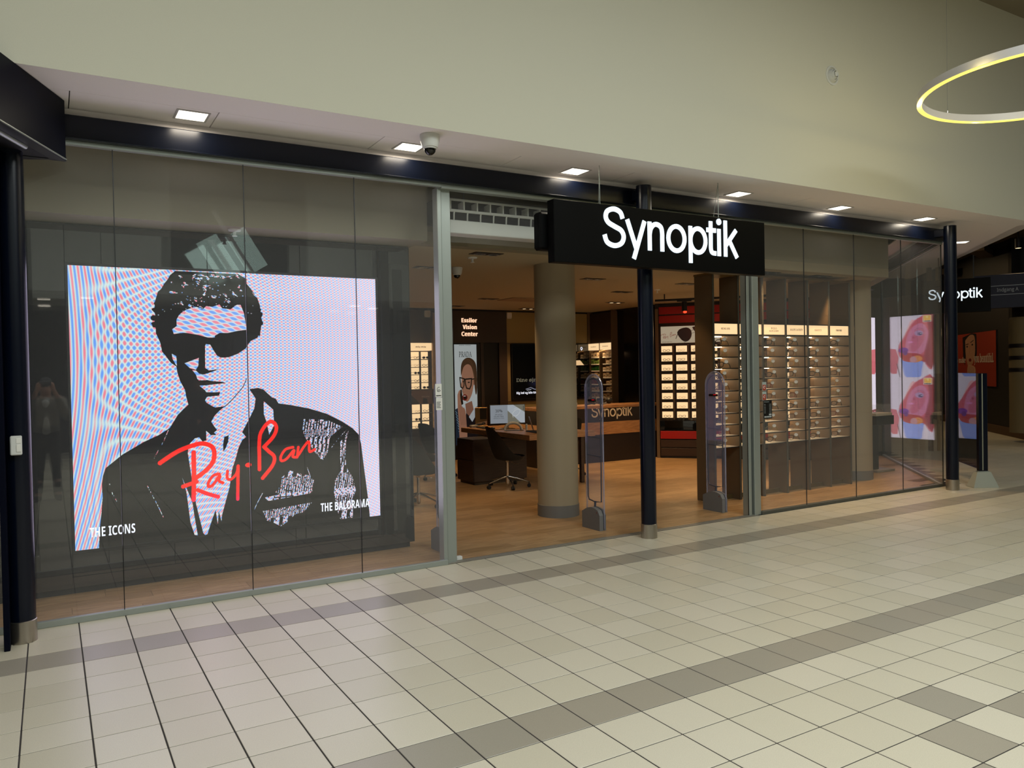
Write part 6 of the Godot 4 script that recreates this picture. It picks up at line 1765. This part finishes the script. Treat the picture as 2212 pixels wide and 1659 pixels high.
	# the far side of the corridor
	var wd := M("corridor_brown", Color(0.125, 0.085, 0.055), 0.6)
	plan_wall("wall_corridor", Vector2(27.0, -10.95), Vector2(19.35, -3.30), 0.19, 4.6, 0.2, wd, "dark brown wall across the side corridor carrying the red poster")
	plan_wall("wall_corridor", Vector2(19.35, -3.30), Vector2(19.75, -2.9), 0.19, 4.6, 0.2, M("corridor_dark", Color(0.07, 0.045, 0.03), 0.6), "dark recessed brown wall right of the red poster")
	plan_wall("wall_corridor", Vector2(19.75, -2.9), Vector2(17.4, -0.55), 0.19, 4.6, 0.2, mats.corridor_dark, "dark brown wall at the right edge behind the cream pillar")
	plan_wall("baseboard_corridor", Vector2(27.0, -11.0), Vector2(16.8, -0.8), 0.0, 0.20, 0.6, M("corridor_skirt", Color(0.36, 0.25, 0.15), 0.6), "ochre plinth along the foot of the corridor wall")
	var cp := thing("pillar", "cream pillar with dark bands at the right edge of the corridor", "pillar", Vector3(18.36, 0, -2.56))
	part("shaft", MB.new().lathe([Vector2(0.28, 0.2), Vector2(0.28, 2.65), Vector2(0.26, 2.70), Vector2(0, 2.70)], Vector3.ZERO, 24), M("pillar_cream", Color(0.50, 0.42, 0.28), 0.7), cp)
	for y in [1.52, 1.78, 2.04]:
		part("band", MB.new().lathe([Vector2(0.285, y), Vector2(0.29, y), Vector2(0.29, y + 0.085), Vector2(0.285, y + 0.085)], Vector3.ZERO, 24), M("band_brown", Color(0.10, 0.05, 0.035), 0.5), cp)
	# red poster
	var Q := Paint.new(300, 190, Color(0.62, 0.20, 0.09))
	var sk := Color(0.72, 0.52, 0.40)
	Q.poly([46, 12, 100, 0, 128, 4, 130, 70, 122, 110, 110, 60, 66, 70, 60, 120, 48, 80], Color(0.10, 0.06, 0.045), 1.15, 1, 36, 0)
	Q.poly(flat_curve([62, 24, 90, 6, 116, 12, 120, 60, 112, 100, 92, 122, 76, 118, 64, 80, 62, 24], 4), sk, 1.15, 1, 36, 0)
	Q.stroke([66, 40, 82, 38], 3, Color(0.15, 0.08, 0.05), 1.15, 1, 36, 0); Q.stroke([94, 34, 112, 26], 3, Color(0.15, 0.08, 0.05), 1.15, 1, 36, 0)
	Q.oval(121, 48, 6, 3, Color(0.12, 0.08, 0.07)); Q.oval(156, 42, 6, 3, Color(0.12, 0.08, 0.07))
	Q.stroke([90, 46, 88, 74], 2, Color(0.55, 0.36, 0.27), 1.15, 1, 36, 0)
	Q.oval(140, 98, 9, 6, Color(0.45, 0.10, 0.07))
	Q.poly(flat_curve([30, 189, 40, 170, 80, 150, 130, 146, 160, 160, 168, 189], 4), sk, 1.15, 1, 36, 0)
	Q.poly(flat_curve([78, 189, 72, 150, 76, 120, 90, 116, 118, 124, 120, 150, 104, 189], 4), Color(0.78, 0.58, 0.46), 1.15, 1, 36, 0)
	for k in 4:
		Q.stroke([84 + k * 9, 120 + k * 2, 80 + k * 7, 170], 2, Color(0.50, 0.32, 0.24), 1.15, 1, 36, 0)
	var pp := thing("red_poster", "dark red poster of a woman with her hand at her chin on the corridor wall", "poster", Vector3(22.65, 1.14, -6.60))
	# face towards the hall: local +z = (-,-) side
	var pb := MB.new()
	var u := Vector3(-0.7071, 0, 0.7071)
	var off := Vector3(-0.7071, 0, -0.7071)
	pb.quad(off * 0.03, u * 3.70 + off * 0.03, u * 3.70 + Vector3(0, 1.38, 0) + off * 0.03, Vector3(0, 1.38, 0) + off * 0.03, off)
	part("print", pb, print_mat("red_print", Q.tex(), 0.5), pp)
	part("backing", MB.new().obox(Transform3D(Basis(u, Vector3.UP, u.cross(Vector3.UP)), u * 1.85 + Vector3(0, 0.69, 0) + off * 0.012), Vector3(3.72, 1.40, 0.024)), mats.black_matt, pp)
	var pw := M("poster_white", Color(0.86, 0.78, 0.70), 0.6)
	var pbs := Basis(u, Vector3.UP, off * -1.0 if u.cross(Vector3.UP).dot(off) < 0 else off)
	words("to make", font_serif, 0.85, 0.15, 0.004, pw, pp, u * 0.50 + off * 0.036 + Vector3(0, 0.60, 0), pbs)
	words("you beautiful.", font_serif, 1.47, 0.30, 0.004, pw, pp, u * 2.08 + off * 0.036 + Vector3(0, 0.53, 0), pbs)
	# corridor ceiling of dark boards with ducts
	var cc := thing("ceiling", "dark timber board ceiling over the side corridor", "ceiling", Vector3.ZERO, 0, "", "structure")
	var bm := M("ceiling_board", Color(0.30, 0.235, 0.145), 0.7)
	for k in 26:
		var s0 := 12.9 + k * 0.55
		var a := Vector2(s0 - 1.2 + 0.02, 1.2)
		part("board", MB.new().prism(PackedVector2Array([Vector2(s0 + 1.5, 1.5), Vector2(s0 + 0.53 + 1.5, 1.5), Vector2(s0 + 0.53 + 9.5, 9.5), Vector2(s0 + 9.5, 9.5)]), 0.04, Transform3D(Basis(Vector3.RIGHT, Vector3.FORWARD, Vector3.UP), Vector3(0, 4.6, 0))), bm, cc)
	part("void", MB.new().span(Vector3(12, 4.9, -13), Vector3(30, 5.0, -1.0)), M("void_dark", Color(0.05, 0.04, 0.03), 0.9), cc)
	var dm := M("duct", Color(0.34, 0.27, 0.19), 0.6)
	var dl := ["pale duct box under the dark corridor ceiling, nearest", "long pale duct box under the dark corridor ceiling, middle", "far pale duct box above the direction board"]
	var dp := [[Vector3(19.6, 4.42, -4.1), 1.6], [Vector3(21.6, 4.36, -4.6), 2.4], [Vector3(23.0, 4.30, -6.6), 2.6]]
	for k in 3:
		var dn := thing("duct", dl[k], "duct", dp[k][0])
		part("casing", MB.new().obox(Transform3D(Basis(Vector3.UP, deg_to_rad(20)), Vector3.ZERO), Vector3(dp[k][1], 0.16, 0.35), 0.006), dm, dn)
		part("hanger", MB.new().tube([Vector3(0.3, 0.08, 0), Vector3(0.3, 0.3, 0)], 0.01, 6).tube([Vector3(-0.3, 0.08, 0), Vector3(-0.3, 0.3, 0)], 0.01, 6), mats.black_matt, dn)
	var sp := thing("corridor_spot", "dark round spotlight with a lit face hanging from the corridor ceiling", "spotlight", Vector3(18.55, 4.32, -2.75))
	part("housing", MB.new().lathe([Vector2(0, 0.12), Vector2(0.07, 0.12), Vector2(0.07, -0.09), Vector2(0.06, -0.09)], Vector3.ZERO, 20), M("spot_plum", Color(0.08, 0.03, 0.06), 0.5), sp)
	part("lamp", MB.new().disc(Vector3(0, -0.085, 0), 0.06, Vector3.DOWN, 20), mats.shop_spot_glow, sp)
	part("stem", MB.new().tube([Vector3(0, 0.12, 0), Vector3(0, 0.28, 0)], 0.015, 8), mats.black_matt, sp)
	spot(Vector3(18.55, 4.2, -2.75), Vector3.DOWN, 40, Color(1.0, 0.85, 0.65), 1.2)
	var gp := thing("green_post", "dark green square post in the corridor above the small hanging sign", "post", Vector3(16.2, 0, -2.86))
	part("shaft", MB.new().span(Vector3(-0.06, 2.9, -0.06), Vector3(0.06, 4.6, 0.06), 0.004), M("post_green", Color(0.06, 0.085, 0.05), 0.5), gp)
	part("cap", MB.new().span(Vector3(-0.09, 4.5, -0.09), Vector3(0.09, 4.6, 0.09), 0.004), mats.post_green, gp)
	var pp2 := thing("pipes", "pair of pale pipes running up beside the corner pole", "pipe", Vector3(15.2, 0, -2.75))
	part("pipe", MB.new().tube([Vector3(0, 0, 0), Vector3(0, 3.63, 0)], 0.05, 10), dm, pp2)
	part("pipe", MB.new().tube([Vector3(0.12, 0, 0.09), Vector3(0.12, 3.63, 0.09)], 0.03, 10), mats.pillar_cream, pp2)
	for cl in [["added flat fill lamp under the corridor ceiling, nearer the hall", Vector3(18.2, 4.56, -4.6)], ["added flat fill lamp under the corridor ceiling, farther from the hall", Vector3(21.0, 4.56, -7.6)]]:  # fill lamps added to brighten the dark corridor, their fittings made up
		var lt := thing("added_corridor_lamp", cl[0], "lamp", cl[1])
		part("diffuser", MB.new().span(Vector3(-0.3, -0.01, -0.3), Vector3(0.3, 0.0, 0.3)), mats.soffit_glow, lt)
		part("frame", MB.new().span(Vector3(-0.33, -0.006, -0.33), Vector3(0.33, 0.03, 0.33)), mats.lamp_trim, lt)
		area(cl[1] - Vector3(0, 0.03, 0), Vector3.DOWN, Vector2(0.6, 0.6), Color(1.0, 0.86, 0.62), 2.2)
	# red letters of a shop beyond the corridor
	var hm := thing("red_letters", "red glowing slanted letters of a shop seen through the corner glass", "sign", Vector3(26.95, 3.50, -11.2))
	var rx2 := Basis(Vector3(0.5, 0, 0.866), Vector3.UP, Vector3(-0.866, 0, 0.5))
	hm.basis = rx2
	var rl := G("red_glow", Color(1.0, 0.03, 0.05), 1.0)
	var h1 := MB.new()
	for q in [[0.20, 0.0, 0.34, 0.72], [0.42, 0.0, 0.50, 0.72], [0.20, 0.38, 0.46, 0.42]]:
		h1.ribbon(PackedVector2Array([Vector2(q[0], q[1]), Vector2(q[2], q[3])]), 0.075, 0.03)
	part("letter_h", h1, rl, hm)
	var h2 := MB.new()
	h2.ribbon(PackedVector2Array(arc(Vector2(0.68, 0.22), Vector2(0.07, 0.10), 0, 340, 14)), 0.04, 0.03)
	part("ampersand", h2, rl, hm)
	var h3 := MB.new()
	for q in [[0.86, 0.0, 0.96, 0.70], [0.96, 0.70, 1.04, 0.2], [1.04, 0.2, 1.20, 0.70], [1.20, 0.70, 1.20, 0.0]]:
		h3.ribbon(PackedVector2Array([Vector2(q[0], q[1]), Vector2(q[2], q[3])]), 0.08, 0.03)
	part("letter_m", h3, rl, hm)
	# stickers on the entrance glass
	var st := thing("notice_stickers", "two small white notices stuck to the glass at the left jamb", "sticker", Vector3(3.128, 1.40, 0.0065))
	part("notice", MB.new().span(Vector3(0, 0.115, 0), Vector3(0.062, 0.235, 0.0008)), mats.paper, st)
	part("notice", MB.new().span(Vector3(0.004, 0, 0), Vector3(0.066, 0.11, 0.0008)), mats.paper, st)
	var ki := M("sticker_ink", Color(0.05, 0.05, 0.05), 0.6)
	var kb := MB.new()
	kb.ribbon(PackedVector2Array(arc(Vector2(0.034, 0.185), Vector2(0.016, 0.02), 60, 320, 10)), 0.004, 0.0005, Transform3D(Basis(), Vector3(0, 0, 0.0009)))
	kb.ribbon(PackedVector2Array([Vector2(0.02, 0.165), Vector2(0.036, 0.186), Vector2(0.05, 0.17)]), 0.005, 0.0005, Transform3D(Basis(), Vector3(0, 0, 0.0009)))
	for k in 5:
		kb.span(Vector3(0.01, 0.02 + 0.012 * k, 0.0009), Vector3(0.05 - 0.006 * (k % 2), 0.025 + 0.012 * k, 0.0012))
	kb.span(Vector3(0.006, 0.125, 0.0009), Vector3(0.056, 0.133, 0.0012))
	part("print", kb, ki, st)
	var os := thing("orange_stickers", "two small orange notices on the glass right of the right jamb", "sticker", Vector3(7.318, 1.34, 0.0065))
	for k in 2:
		var y := 0.112 * (1 - k)
		part("notice", MB.new().span(Vector3(0, y, 0), Vector3(0.068, y + 0.102, 0.0008)), M("notice_pale", Color(0.62, 0.66, 0.64), 0.5), os)
		part("square", MB.new().span(Vector3(0.006, y + 0.004, 0.0009), Vector3(0.060, y + 0.070, 0.0014)), M("notice_orange", Color(0.62, 0.20, 0.07), 0.5), os)
		var ic := MB.new()
		ic.ribbon(PackedVector2Array(arc(Vector2(0.034, y + 0.042), Vector2(0.012, 0.013), 30, 300, 10)), 0.008, 0.0004, Transform3D(Basis(), Vector3(0, 0, 0.0015)))
		part("icon", ic, mats.paper, os)
	var hb := thing("opening_hours", "black opening-hours panel on the glass below the orange notices", "sign", Vector3(7.335, 1.125, 0.0065))
	part("panel", MB.new().span(Vector3(0, 0, 0), Vector3(0.142, 0.215, 0.001)), M("hours_black", Color(0.015, 0.015, 0.017), 0.4), hb)
	var hw := M("hours_white", Color(0.70, 0.72, 0.72), 0.5)
	words("Åbningstider", font_sans, 0.085, 0.014, 0.0005, hw, hb, Vector3(0.01, 0.188, 0.001))
	var days := ["Man", "Tir", "Ons", "Tor", "Fre", "Lør", "Søn"]
	for k in 7:
		words(days[k], font_sans, 0.022, 0.009, 0.0005, hw, hb, Vector3(0.012, 0.162 - 0.0165 * k, 0.001))
		words("10-19" if k < 5 else "10-16", font_sans, 0.032, 0.009, 0.0005, hw, hb, Vector3(0.095, 0.162 - 0.0165 * k, 0.001))
	part("icon_row", MB.new().span(Vector3(0.012, 0.012, 0.001), Vector3(0.050, 0.028, 0.0014)).span(Vector3(0.055, 0.012, 0.001), Vector3(0.09, 0.028, 0.0014)).span(Vector3(0.095, 0.012, 0.001), Vector3(0.13, 0.028, 0.0014)).span(Vector3(0.09, 0.036, 0.001), Vector3(0.13, 0.055, 0.0014)), hw, hb)

# ---------------------------------------------------------------- the opposite shops, seen only as reflections
func opposite_side() -> void:
	var p := M("opposite_paint", Color(0.66, 0.67, 0.63), 0.8)
	var zf := 12.0
	wall_box("wall_opposite", Vector3(-9, 3.55, zf), Vector3(2.5, HALL, zf + 0.2), p, "pale wall above the shops on the opposite side")
	wall_box("wall_opposite", Vector3(5.5, 3.55, zf), Vector3(26, HALL, zf + 0.2), p, "pale wall above the opposite shops, right part")
	wall_box("wall_opposite", Vector3(2.5, 3.55, zf), Vector3(5.5, 4.0, zf + 0.2), p, "low pale parapet below the slanted skylight on the opposite side")
	wall_box("ceiling_opposite", Vector3(-9, 3.5, zf + 0.2), Vector3(26, 3.55, 15.8), p, "flat ceiling of the opposite shops", "ceiling")
	var sk := thing("skylight", "slanted bright skylight of two white bays above the opposite shops", "skylight", Vector3(4.0, 4.0, zf + 0.3))
	for k in 2:
		part("bay", MB.new().obox(Transform3D(Basis(Vector3.BACK, 0.55), Vector3(-0.45 + 0.62 * k, 0.45 + 0.2 * k, 0.1)), Vector3(0.5, 1.0, 0.03)), G("sky_bay", Color(0.86, 1.0, 0.95), 2.0), sk)
	part("beam", MB.new().obox(Transform3D(Basis(Vector3.BACK, 0.55), Vector3(-0.1, 0.75, 0.05)), Vector3(0.1, 1.8, 0.1)), mats.white_plastic, sk)
	# dark shop with square lights, columns, ribbed white cladding
	wall_box("wall_opposite", Vector3(-9, 0, 15.0), Vector3(4.0, 3.5, 15.2), M("opp_dark", Color(0.07, 0.07, 0.065), 0.7), "dark interior wall of the opposite shop")
	wall_box("wall_opposite", Vector3(8.6, 0, 14.0), Vector3(26, 3.5, 14.2), M("opp_green", Color(0.10, 0.15, 0.13), 0.6), "dark green interior wall of the opposite shop")
	var rc := thing("ribbed_cladding", "pale ribbed metal cladding on the opposite side", "cladding", Vector3(4.0, 0.4, 13.0))
	part("backing", MB.new().span(Vector3(0, 0, 0), Vector3(4.6, 2.4, 0.05)), M("rib_grey", Color(0.36, 0.39, 0.40), 0.5, 0.2), rc)
	for k in 30:
		part("rib", MB.new().span(Vector3(0.05 + k * 0.15, 0, -0.03), Vector3(0.13 + k * 0.15, 2.4, 0.0)), mats.rib_grey, rc)
	var nm := ["leftmost", "second from the left", "third from the left", "rightmost"]
	for k in 4:
		var c := thing("black_column", "square black column of the opposite shops, %s" % nm[k], "column", Vector3([-0.9, 3.9, 6.0, 8.4][k], 0, 12.1), 0, "black columns opposite")
		part("shaft", MB.new().span(Vector3(-0.14, 0, -0.14), Vector3(0.14, 3.5, 0.14), 0.006), mats.black_matt, c)
		part("base", MB.new().span(Vector3(-0.16, 0, -0.16), Vector3(0.16, 0.1, 0.16), 0.004), mats.brushed_steel, c)
	for k in 4:
		var l := thing("opposite_light", "square light in the ceiling of the opposite shops, %s" % nm[k], "light", Vector3([0.1, 0.9, 6.9, 7.6][k], 3.5, [13.2, 12.6, 12.8, 13.4][k]), 0, "square lights opposite")
		part("diffuser", MB.new().span(Vector3(-0.12, -0.012, -0.12), Vector3(0.12, -0.004, 0.12)), mats.soffit_glow, l)
		part("trim", MB.new().span(Vector3(-0.14, -0.004, -0.14), Vector3(0.14, 0.0, 0.14)), mats.lamp_trim, l)
		area(l.position - Vector3(0, 0.03, 0), Vector3.DOWN, Vector2(0.24, 0.24), Color(1, 0.96, 0.88), 0.10)
	var sg := thing("shop_lettering", "white shop lettering on a dark board on the opposite side", "sign", Vector3(10.3, 2.55, 11.7), PI)
	part("board", MB.new().span(Vector3(-0.05, -0.12, -0.05), Vector3(1.45, 0.55, 0.0)), M("sunset_board", Color(0.05, 0.07, 0.075), 0.5), sg)
	words("Sunset", font_bold, 1.25, 0.34, 0.02, G("sunset_white", Color(0.9, 0.95, 0.95), 1.0), sg, Vector3(0.05, 0.05, 0.0))
	var rg := thing("round_sign", "round green shop sign with a yellow arc on the opposite side", "sign", Vector3(10.9, 2.8, 11.9), PI)
	part("disc", MB.new().lathe([Vector2(0, 0.02), Vector2(0.55, 0.02), Vector2(0.55, -0.02), Vector2(0, -0.02)], Vector3.ZERO, 32, Basis(Vector3.RIGHT, Vector3.BACK, Vector3.DOWN)), G("round_green", Color(0.02, 0.30, 0.16), 0.6), rg)
	var ya := MB.new()
	ya.ribbon(PackedVector2Array(arc(Vector2.ZERO, Vector2(0.44, 0.44), 20, 160, 18)), 0.16, 0.01, Transform3D(Basis(), Vector3(0, 0, 0.021)))
	part("arc", ya, G("round_yellow", Color(0.85, 0.80, 0.05), 0.9), rg)
	part("pole", MB.new().span(Vector3(0.6, -2.8, -0.04), Vector3(0.66, 0.6, 0.02)), mats.black_matt, rg)

# ---------------------------------------------------------------- people (seen as reflections in the cabinet glass)
func field_mesh(bones: Array, cell: float, grow := 0.0, k := 0.045, cut_below := -1e9, cut_above := 1e9) -> MB: # surface nets over tapered capsules
	var lo := Vector3.ONE * 1e9
	var hi := -lo
	for b in bones:
		for q in 2:
			var r: float = maxf(b[2], b[3]) + grow + 0.04
			lo = lo.min(b[q] - Vector3.ONE * r)
			hi = hi.max(b[q] + Vector3.ONE * r)
	lo.y = maxf(lo.y, cut_below - cell); hi.y = minf(hi.y, cut_above + cell)
	var n := Vector3i(((hi - lo) / cell).ceil()) + Vector3i.ONE
	var val := PackedFloat32Array()
	val.resize(n.x * n.y * n.z)
	val.fill(1.0)
	for b in bones:
		var a: Vector3 = b[0]
		var d: Vector3 = b[1] - a
		var dd := maxf(d.length_squared(), 1e-8)
		var r0: float = b[2] + grow
		var r1: float = b[3] + grow
		var fl: float = b[4] if b.size() > 4 else 1.0 # depth squash in z
		var m := maxf(r0, r1) + 0.09
		var i0 := Vector3i(((a.min(b[1]) - Vector3.ONE * m - lo) / cell).floor()).max(Vector3i.ZERO)
		var i1 := Vector3i(((a.max(b[1]) + Vector3.ONE * m - lo) / cell).ceil()).min(n - Vector3i.ONE)
		for z in range(i0.z, i1.z + 1):
			for y in range(i0.y, i1.y + 1):
				for x in range(i0.x, i1.x + 1):
					var p := lo + Vector3(x, y, z) * cell
					var w := p - a
					var t := clampf(w.dot(d) / dd, 0, 1)
					var e := w - d * t
					e.z /= fl
					var s := e.length() - lerpf(r0, r1, t)
					var id := (z * n.y + y) * n.x + x
					var o := val[id]
					var h := clampf(0.5 + 0.5 * (o - s) / k, 0, 1)
					val[id] = lerpf(o, s, h) - k * h * (1.0 - h)
	for z in n.z:
		for y in n.y:
			var py := lo.y + y * cell
			var c := maxf(cut_below - py, py - cut_above)
			for x in n.x:
				var id := (z * n.y + y) * n.x + x
				if c > val[id]: val[id] = c
	var vid := {}
	var pos := []
	var st := [1, n.x, n.x * n.y]
	for z in n.z - 1:
		for y in n.y - 1:
			for x in n.x - 1:
				var id := (z * n.y + y) * n.x + x
				var neg := 0
				for q in 8:
					if val[id + (q & 1) + ((q >> 1) & 1) * n.x + (q >> 2) * n.x * n.y] < 0: neg += 1
				if neg == 0 or neg == 8: continue
				var sum := Vector3.ZERO
				var cnt := 0
				for e in 12:
					var ax := e / 4
					var q := e % 4
					var c0 := Vector3i.ZERO
					c0[(ax + 1) % 3] = q & 1
					c0[(ax + 2) % 3] = q >> 1
					var c1 := c0
					c1[ax] = 1
					var v0 := val[id + c0.x + c0.y * n.x + c0.z * n.x * n.y]
					var v1 := val[id + c1.x + c1.y * n.x + c1.z * n.x * n.y]
					if (v0 < 0) != (v1 < 0):
						sum += Vector3(c0).lerp(Vector3(c1), v0 / (v0 - v1))
						cnt += 1
				vid[id] = pos.size()
				pos.append(lo + (Vector3(x, y, z) + sum / cnt) * cell)
	var nor := []
	nor.resize(pos.size())
	nor.fill(Vector3.ZERO)
	var quads := []
	for z in range(1, n.z - 1):
		for y in range(1, n.y - 1):
			for x in range(1, n.x - 1):
				var id := (z * n.y + y) * n.x + x
				for ax in 3:
					var v0 := val[id]
					var v1 := val[id + st[ax]]
					if (v0 < 0) == (v1 < 0): continue
					var b1: int = st[(ax + 1) % 3]
					var c1: int = st[(ax + 2) % 3]
					var q := [id, id - b1, id - b1 - c1, id - c1]
					if not (vid.has(q[0]) and vid.has(q[1]) and vid.has(q[2]) and vid.has(q[3])): continue
					var w := [vid[q[0]], vid[q[1]], vid[q[2]], vid[q[3]]]
					var dir := Vector3.ZERO
					dir[ax] = 1.0 if v0 < 0 else -1.0
					var fn: Vector3 = (pos[w[2]] - pos[w[0]]).cross(pos[w[3]] - pos[w[1]])
					if fn.dot(dir) < 0: fn = -fn
					for i in w: nor[i] += fn
					quads.append(w)
	var mb := MB.new()
	for w in quads:
		mb.squad(pos[w[0]], pos[w[1]], pos[w[2]], pos[w[3]], nor[w[0]].normalized(), nor[w[1]].normalized(), nor[w[2]].normalized(), nor[w[3]].normalized())
	return mb

func figure(label: String, at: Vector3, turn: float, hold_up: bool, coat: Color, shirt: Color, trousers: Color, hair: Color) -> void:
	var t := thing("person", label, "person", at, turn)
	# joints; the figure faces -z
	var hip := Vector3(0, 0.94, 0)
	var chest := Vector3(0, 1.30, 0.0)
	var neck := Vector3(0, 1.47, -0.01)
	var head := Vector3(0, 1.635, -0.02)
	var body := [[hip, chest, 0.145, 0.165, 0.72], [chest, neck, 0.15, 0.062, 0.75], [neck - Vector3(0, 0.03, 0), head - Vector3(0, 0.06, 0), 0.056, 0.056], [head - Vector3(0, 0.055, 0.012), head + Vector3(0, 0.03, 0.008), 0.068, 0.088]]
	var arms := []
	var legs := []
	var hands := []
	for s in [-1.0, 1.0]:
		var sh := Vector3(0.185 * s, 1.415, 0)
		var el := Vector3(0.27 * s, 1.22, -0.19) if hold_up else Vector3(0.24 * s, 1.13, 0.03)
		var wr := Vector3(0.10 * s, 1.60, -0.33) if hold_up else Vector3(0.25 * s, 0.88, -0.05)
		arms.append([chest + Vector3(0.10 * s, 0.09, 0), sh, 0.085, 0.07])
		arms.append([sh, el, 0.062, 0.045])
		arms.append([el, wr, 0.044, 0.030])
		var kn := Vector3(0.11 * s, 0.50, -0.03)
		var an := Vector3(0.12 * s, 0.09, 0.03)
		legs.append([hip + Vector3(0.075 * s, -0.02, 0), kn, 0.098, 0.062])
		legs.append([kn, an, 0.058, 0.040])
		legs.append([an, an + Vector3(0.015 * s, -0.055, -0.12), 0.038, 0.032])
		hands.append([wr, s])
	var all := body + arms + legs
	var skin := M("skin", Color(0.72, 0.52, 0.42), 0.55)
	# continuous body with hands of five fingers each
	var mb := field_mesh(all, 0.022)
	for h in hands:
		var w: Vector3 = h[0]
		var s: float = h[1]
		var up := Vector3(-0.25 * s, 0.95, -0.12).normalized() if hold_up else Vector3(0.02 * s, -1, -0.05).normalized()
		var ac := Vector3(-s, 0.0, -0.35).normalized() if hold_up else Vector3(0, 0, -1)
		var palm := [[w, w + up * 0.075, 0.028, 0.034], [w + up * 0.03 + ac * 0.015, w + up * 0.075 + ac * 0.02, 0.022, 0.018]]
		var side := up.cross(ac).normalized()
		var fb := []
		for f in 4:
			var o := w + up * 0.075 + side * (-0.027 + 0.018 * f)
			var ln: float = [0.034, 0.042, 0.045, 0.038][f]
			var m1 := o + up * ln * 0.8 + ac * ln * 0.35
			fb.append([o, m1, 0.0095, 0.0085])
			fb.append([m1, m1 + up * ln * 0.25 + ac * ln * 0.75, 0.0085, 0.0075])
		var th := w + up * 0.03 + side * 0.03
		fb.append([th, th + up * 0.03 + side * 0.022 + ac * 0.02, 0.012, 0.0105])
		fb.append([th + up * 0.03 + side * 0.022 + ac * 0.02, th + up * 0.06 + side * 0.018 + ac * 0.04, 0.0105, 0.009])
		var hm := field_mesh(palm + fb, 0.006, 0.0, 0.008)
		mb.v.append_array(hm.v); mb.n.append_array(hm.n); mb.t.append_array(hm.t); mb.c.append_array(hm.c)
	# nose, ears, lips and eye sockets
	var fc := field_mesh([[head + Vector3(0, 0.0, -0.092), head + Vector3(0, -0.028, -0.108), 0.008, 0.013], [head + Vector3(0.09, -0.01, 0.005), head + Vector3(0.088, -0.045, 0.0), 0.015, 0.011], [head + Vector3(-0.09, -0.01, 0.005), head + Vector3(-0.088, -0.045, 0.0), 0.015, 0.011], [head + Vector3(-0.018, -0.062, -0.082), head + Vector3(0.018, -0.062, -0.082), 0.008, 0.008]], 0.006, 0.0, 0.01)
	mb.v.append_array(fc.v); mb.n.append_array(fc.n); mb.t.append_array(fc.t); mb.c.append_array(fc.c)
	part("body", mb, skin, t)
	for s in [-1, 1]:
		part("eye", MB.new().ball(head + Vector3(0.032 * s, 0.008, -0.083), Vector3(0.012, 0.008, 0.008), 10, 6), M("eye_dark", Color(0.08, 0.06, 0.05), 0.2), t)
	var key := label.md5_text().left(6)
	part("jacket", field_mesh([body[0], body[1]] + arms, 0.022, 0.018, 0.05, 0.84, 1.475), M("coat_" + key, coat, 0.85), t)
	part("shirt", field_mesh([[Vector3(0, 1.0, -0.075), Vector3(0, 1.40, -0.085), 0.075, 0.06, 0.75]], 0.018, 0.0, 0.03), M("shirt_" + key, shirt, 0.8), t)
	part("trousers", field_mesh([[hip, hip + Vector3(0, 0.05, 0), 0.145, 0.14, 0.75]] + [legs[0], legs[1], legs[3], legs[4]], 0.022, 0.014, 0.04, 0.085, 1.0), M("trousers_" + key, trousers, 0.85), t)
	part("hair", field_mesh([[head + Vector3(0, 0.045, 0.025), head + Vector3(0, 0.06, -0.01), 0.088, 0.085], [head + Vector3(0, 0.0, 0.05), head + Vector3(0, -0.05, 0.055), 0.07, 0.05]], 0.014, 0.006, 0.02), M("hair_" + key, hair, 0.7), t)
	for s in [-1.0, 1.0]:
		var an := Vector3(0.12 * s, 0.09, 0.03)
		part("shoe", field_mesh([[Vector3(an.x, 0.045, 0.055), Vector3(an.x + 0.01 * s, 0.035, -0.04), 0.042, 0.04], [Vector3(an.x + 0.01 * s, 0.035, -0.04), Vector3(an.x + 0.025 * s, 0.028, -0.16), 0.04, 0.026]], 0.012, 0.004, 0.02, 0.0, 0.14), M("shoe_black", Color(0.02, 0.02, 0.022), 0.18), t)
	if hold_up:
		var ph := thing("phone", "dark mobile phone held up in both hands by the photographer", "phone", at + Vector3(0, 1.690, -0.395))
		part("body", MB.new().span(Vector3(-0.075, -0.036, 0.0), Vector3(0.075, 0.036, 0.008), 0.003), mats.black_gloss, ph)
		part("lens_ring", MB.new().lathe([Vector2(0.004, 0), Vector2(0.008, 0), Vector2(0.008, 0.003), Vector2(0.004, 0.003)], Vector3(0.055, 0.02, 0.0), 12, Basis(Vector3.RIGHT, Vector3.FORWARD, Vector3.UP)), mats.chrome, ph)
	else:
		var bg := thing("shoulder_bag", "dark shoulder bag hanging at the far shopper's side", "bag", at + Vector3(-0.36, 0.62, 0.0))
		part("pouch", MB.new().ball(Vector3(0, 0.14, 0), Vector3(0.09, 0.17, 0.17), 18, 10), M("bag_black", Color(0.03, 0.03, 0.035), 0.5), bg)
		part("strap", MB.new().tube([Vector3(0.0, 0.28, 0.12), Vector3(0.14, 0.80, 0.03), Vector3(0.14, 0.80, -0.03), Vector3(0.0, 0.28, -0.12)], 0.012, 6), mats.bag_black, bg)

func people() -> void:
	figure("photographer in a light grey jacket and dark trousers holding up a phone", Vector3(0.107, 0, 6.80), 0.0, true, Color(0.50, 0.48, 0.43), Color(0.86, 0.86, 0.84), Color(0.07, 0.065, 0.06), Color(0.10, 0.08, 0.07))
	figure("shopper in dark clothes standing before the opposite shops", Vector3(3.1, 0, 11.2), 0.3, false, Color(0.03, 0.03, 0.035), Color(0.08, 0.08, 0.09), Color(0.03, 0.03, 0.033), Color(0.06, 0.05, 0.04))
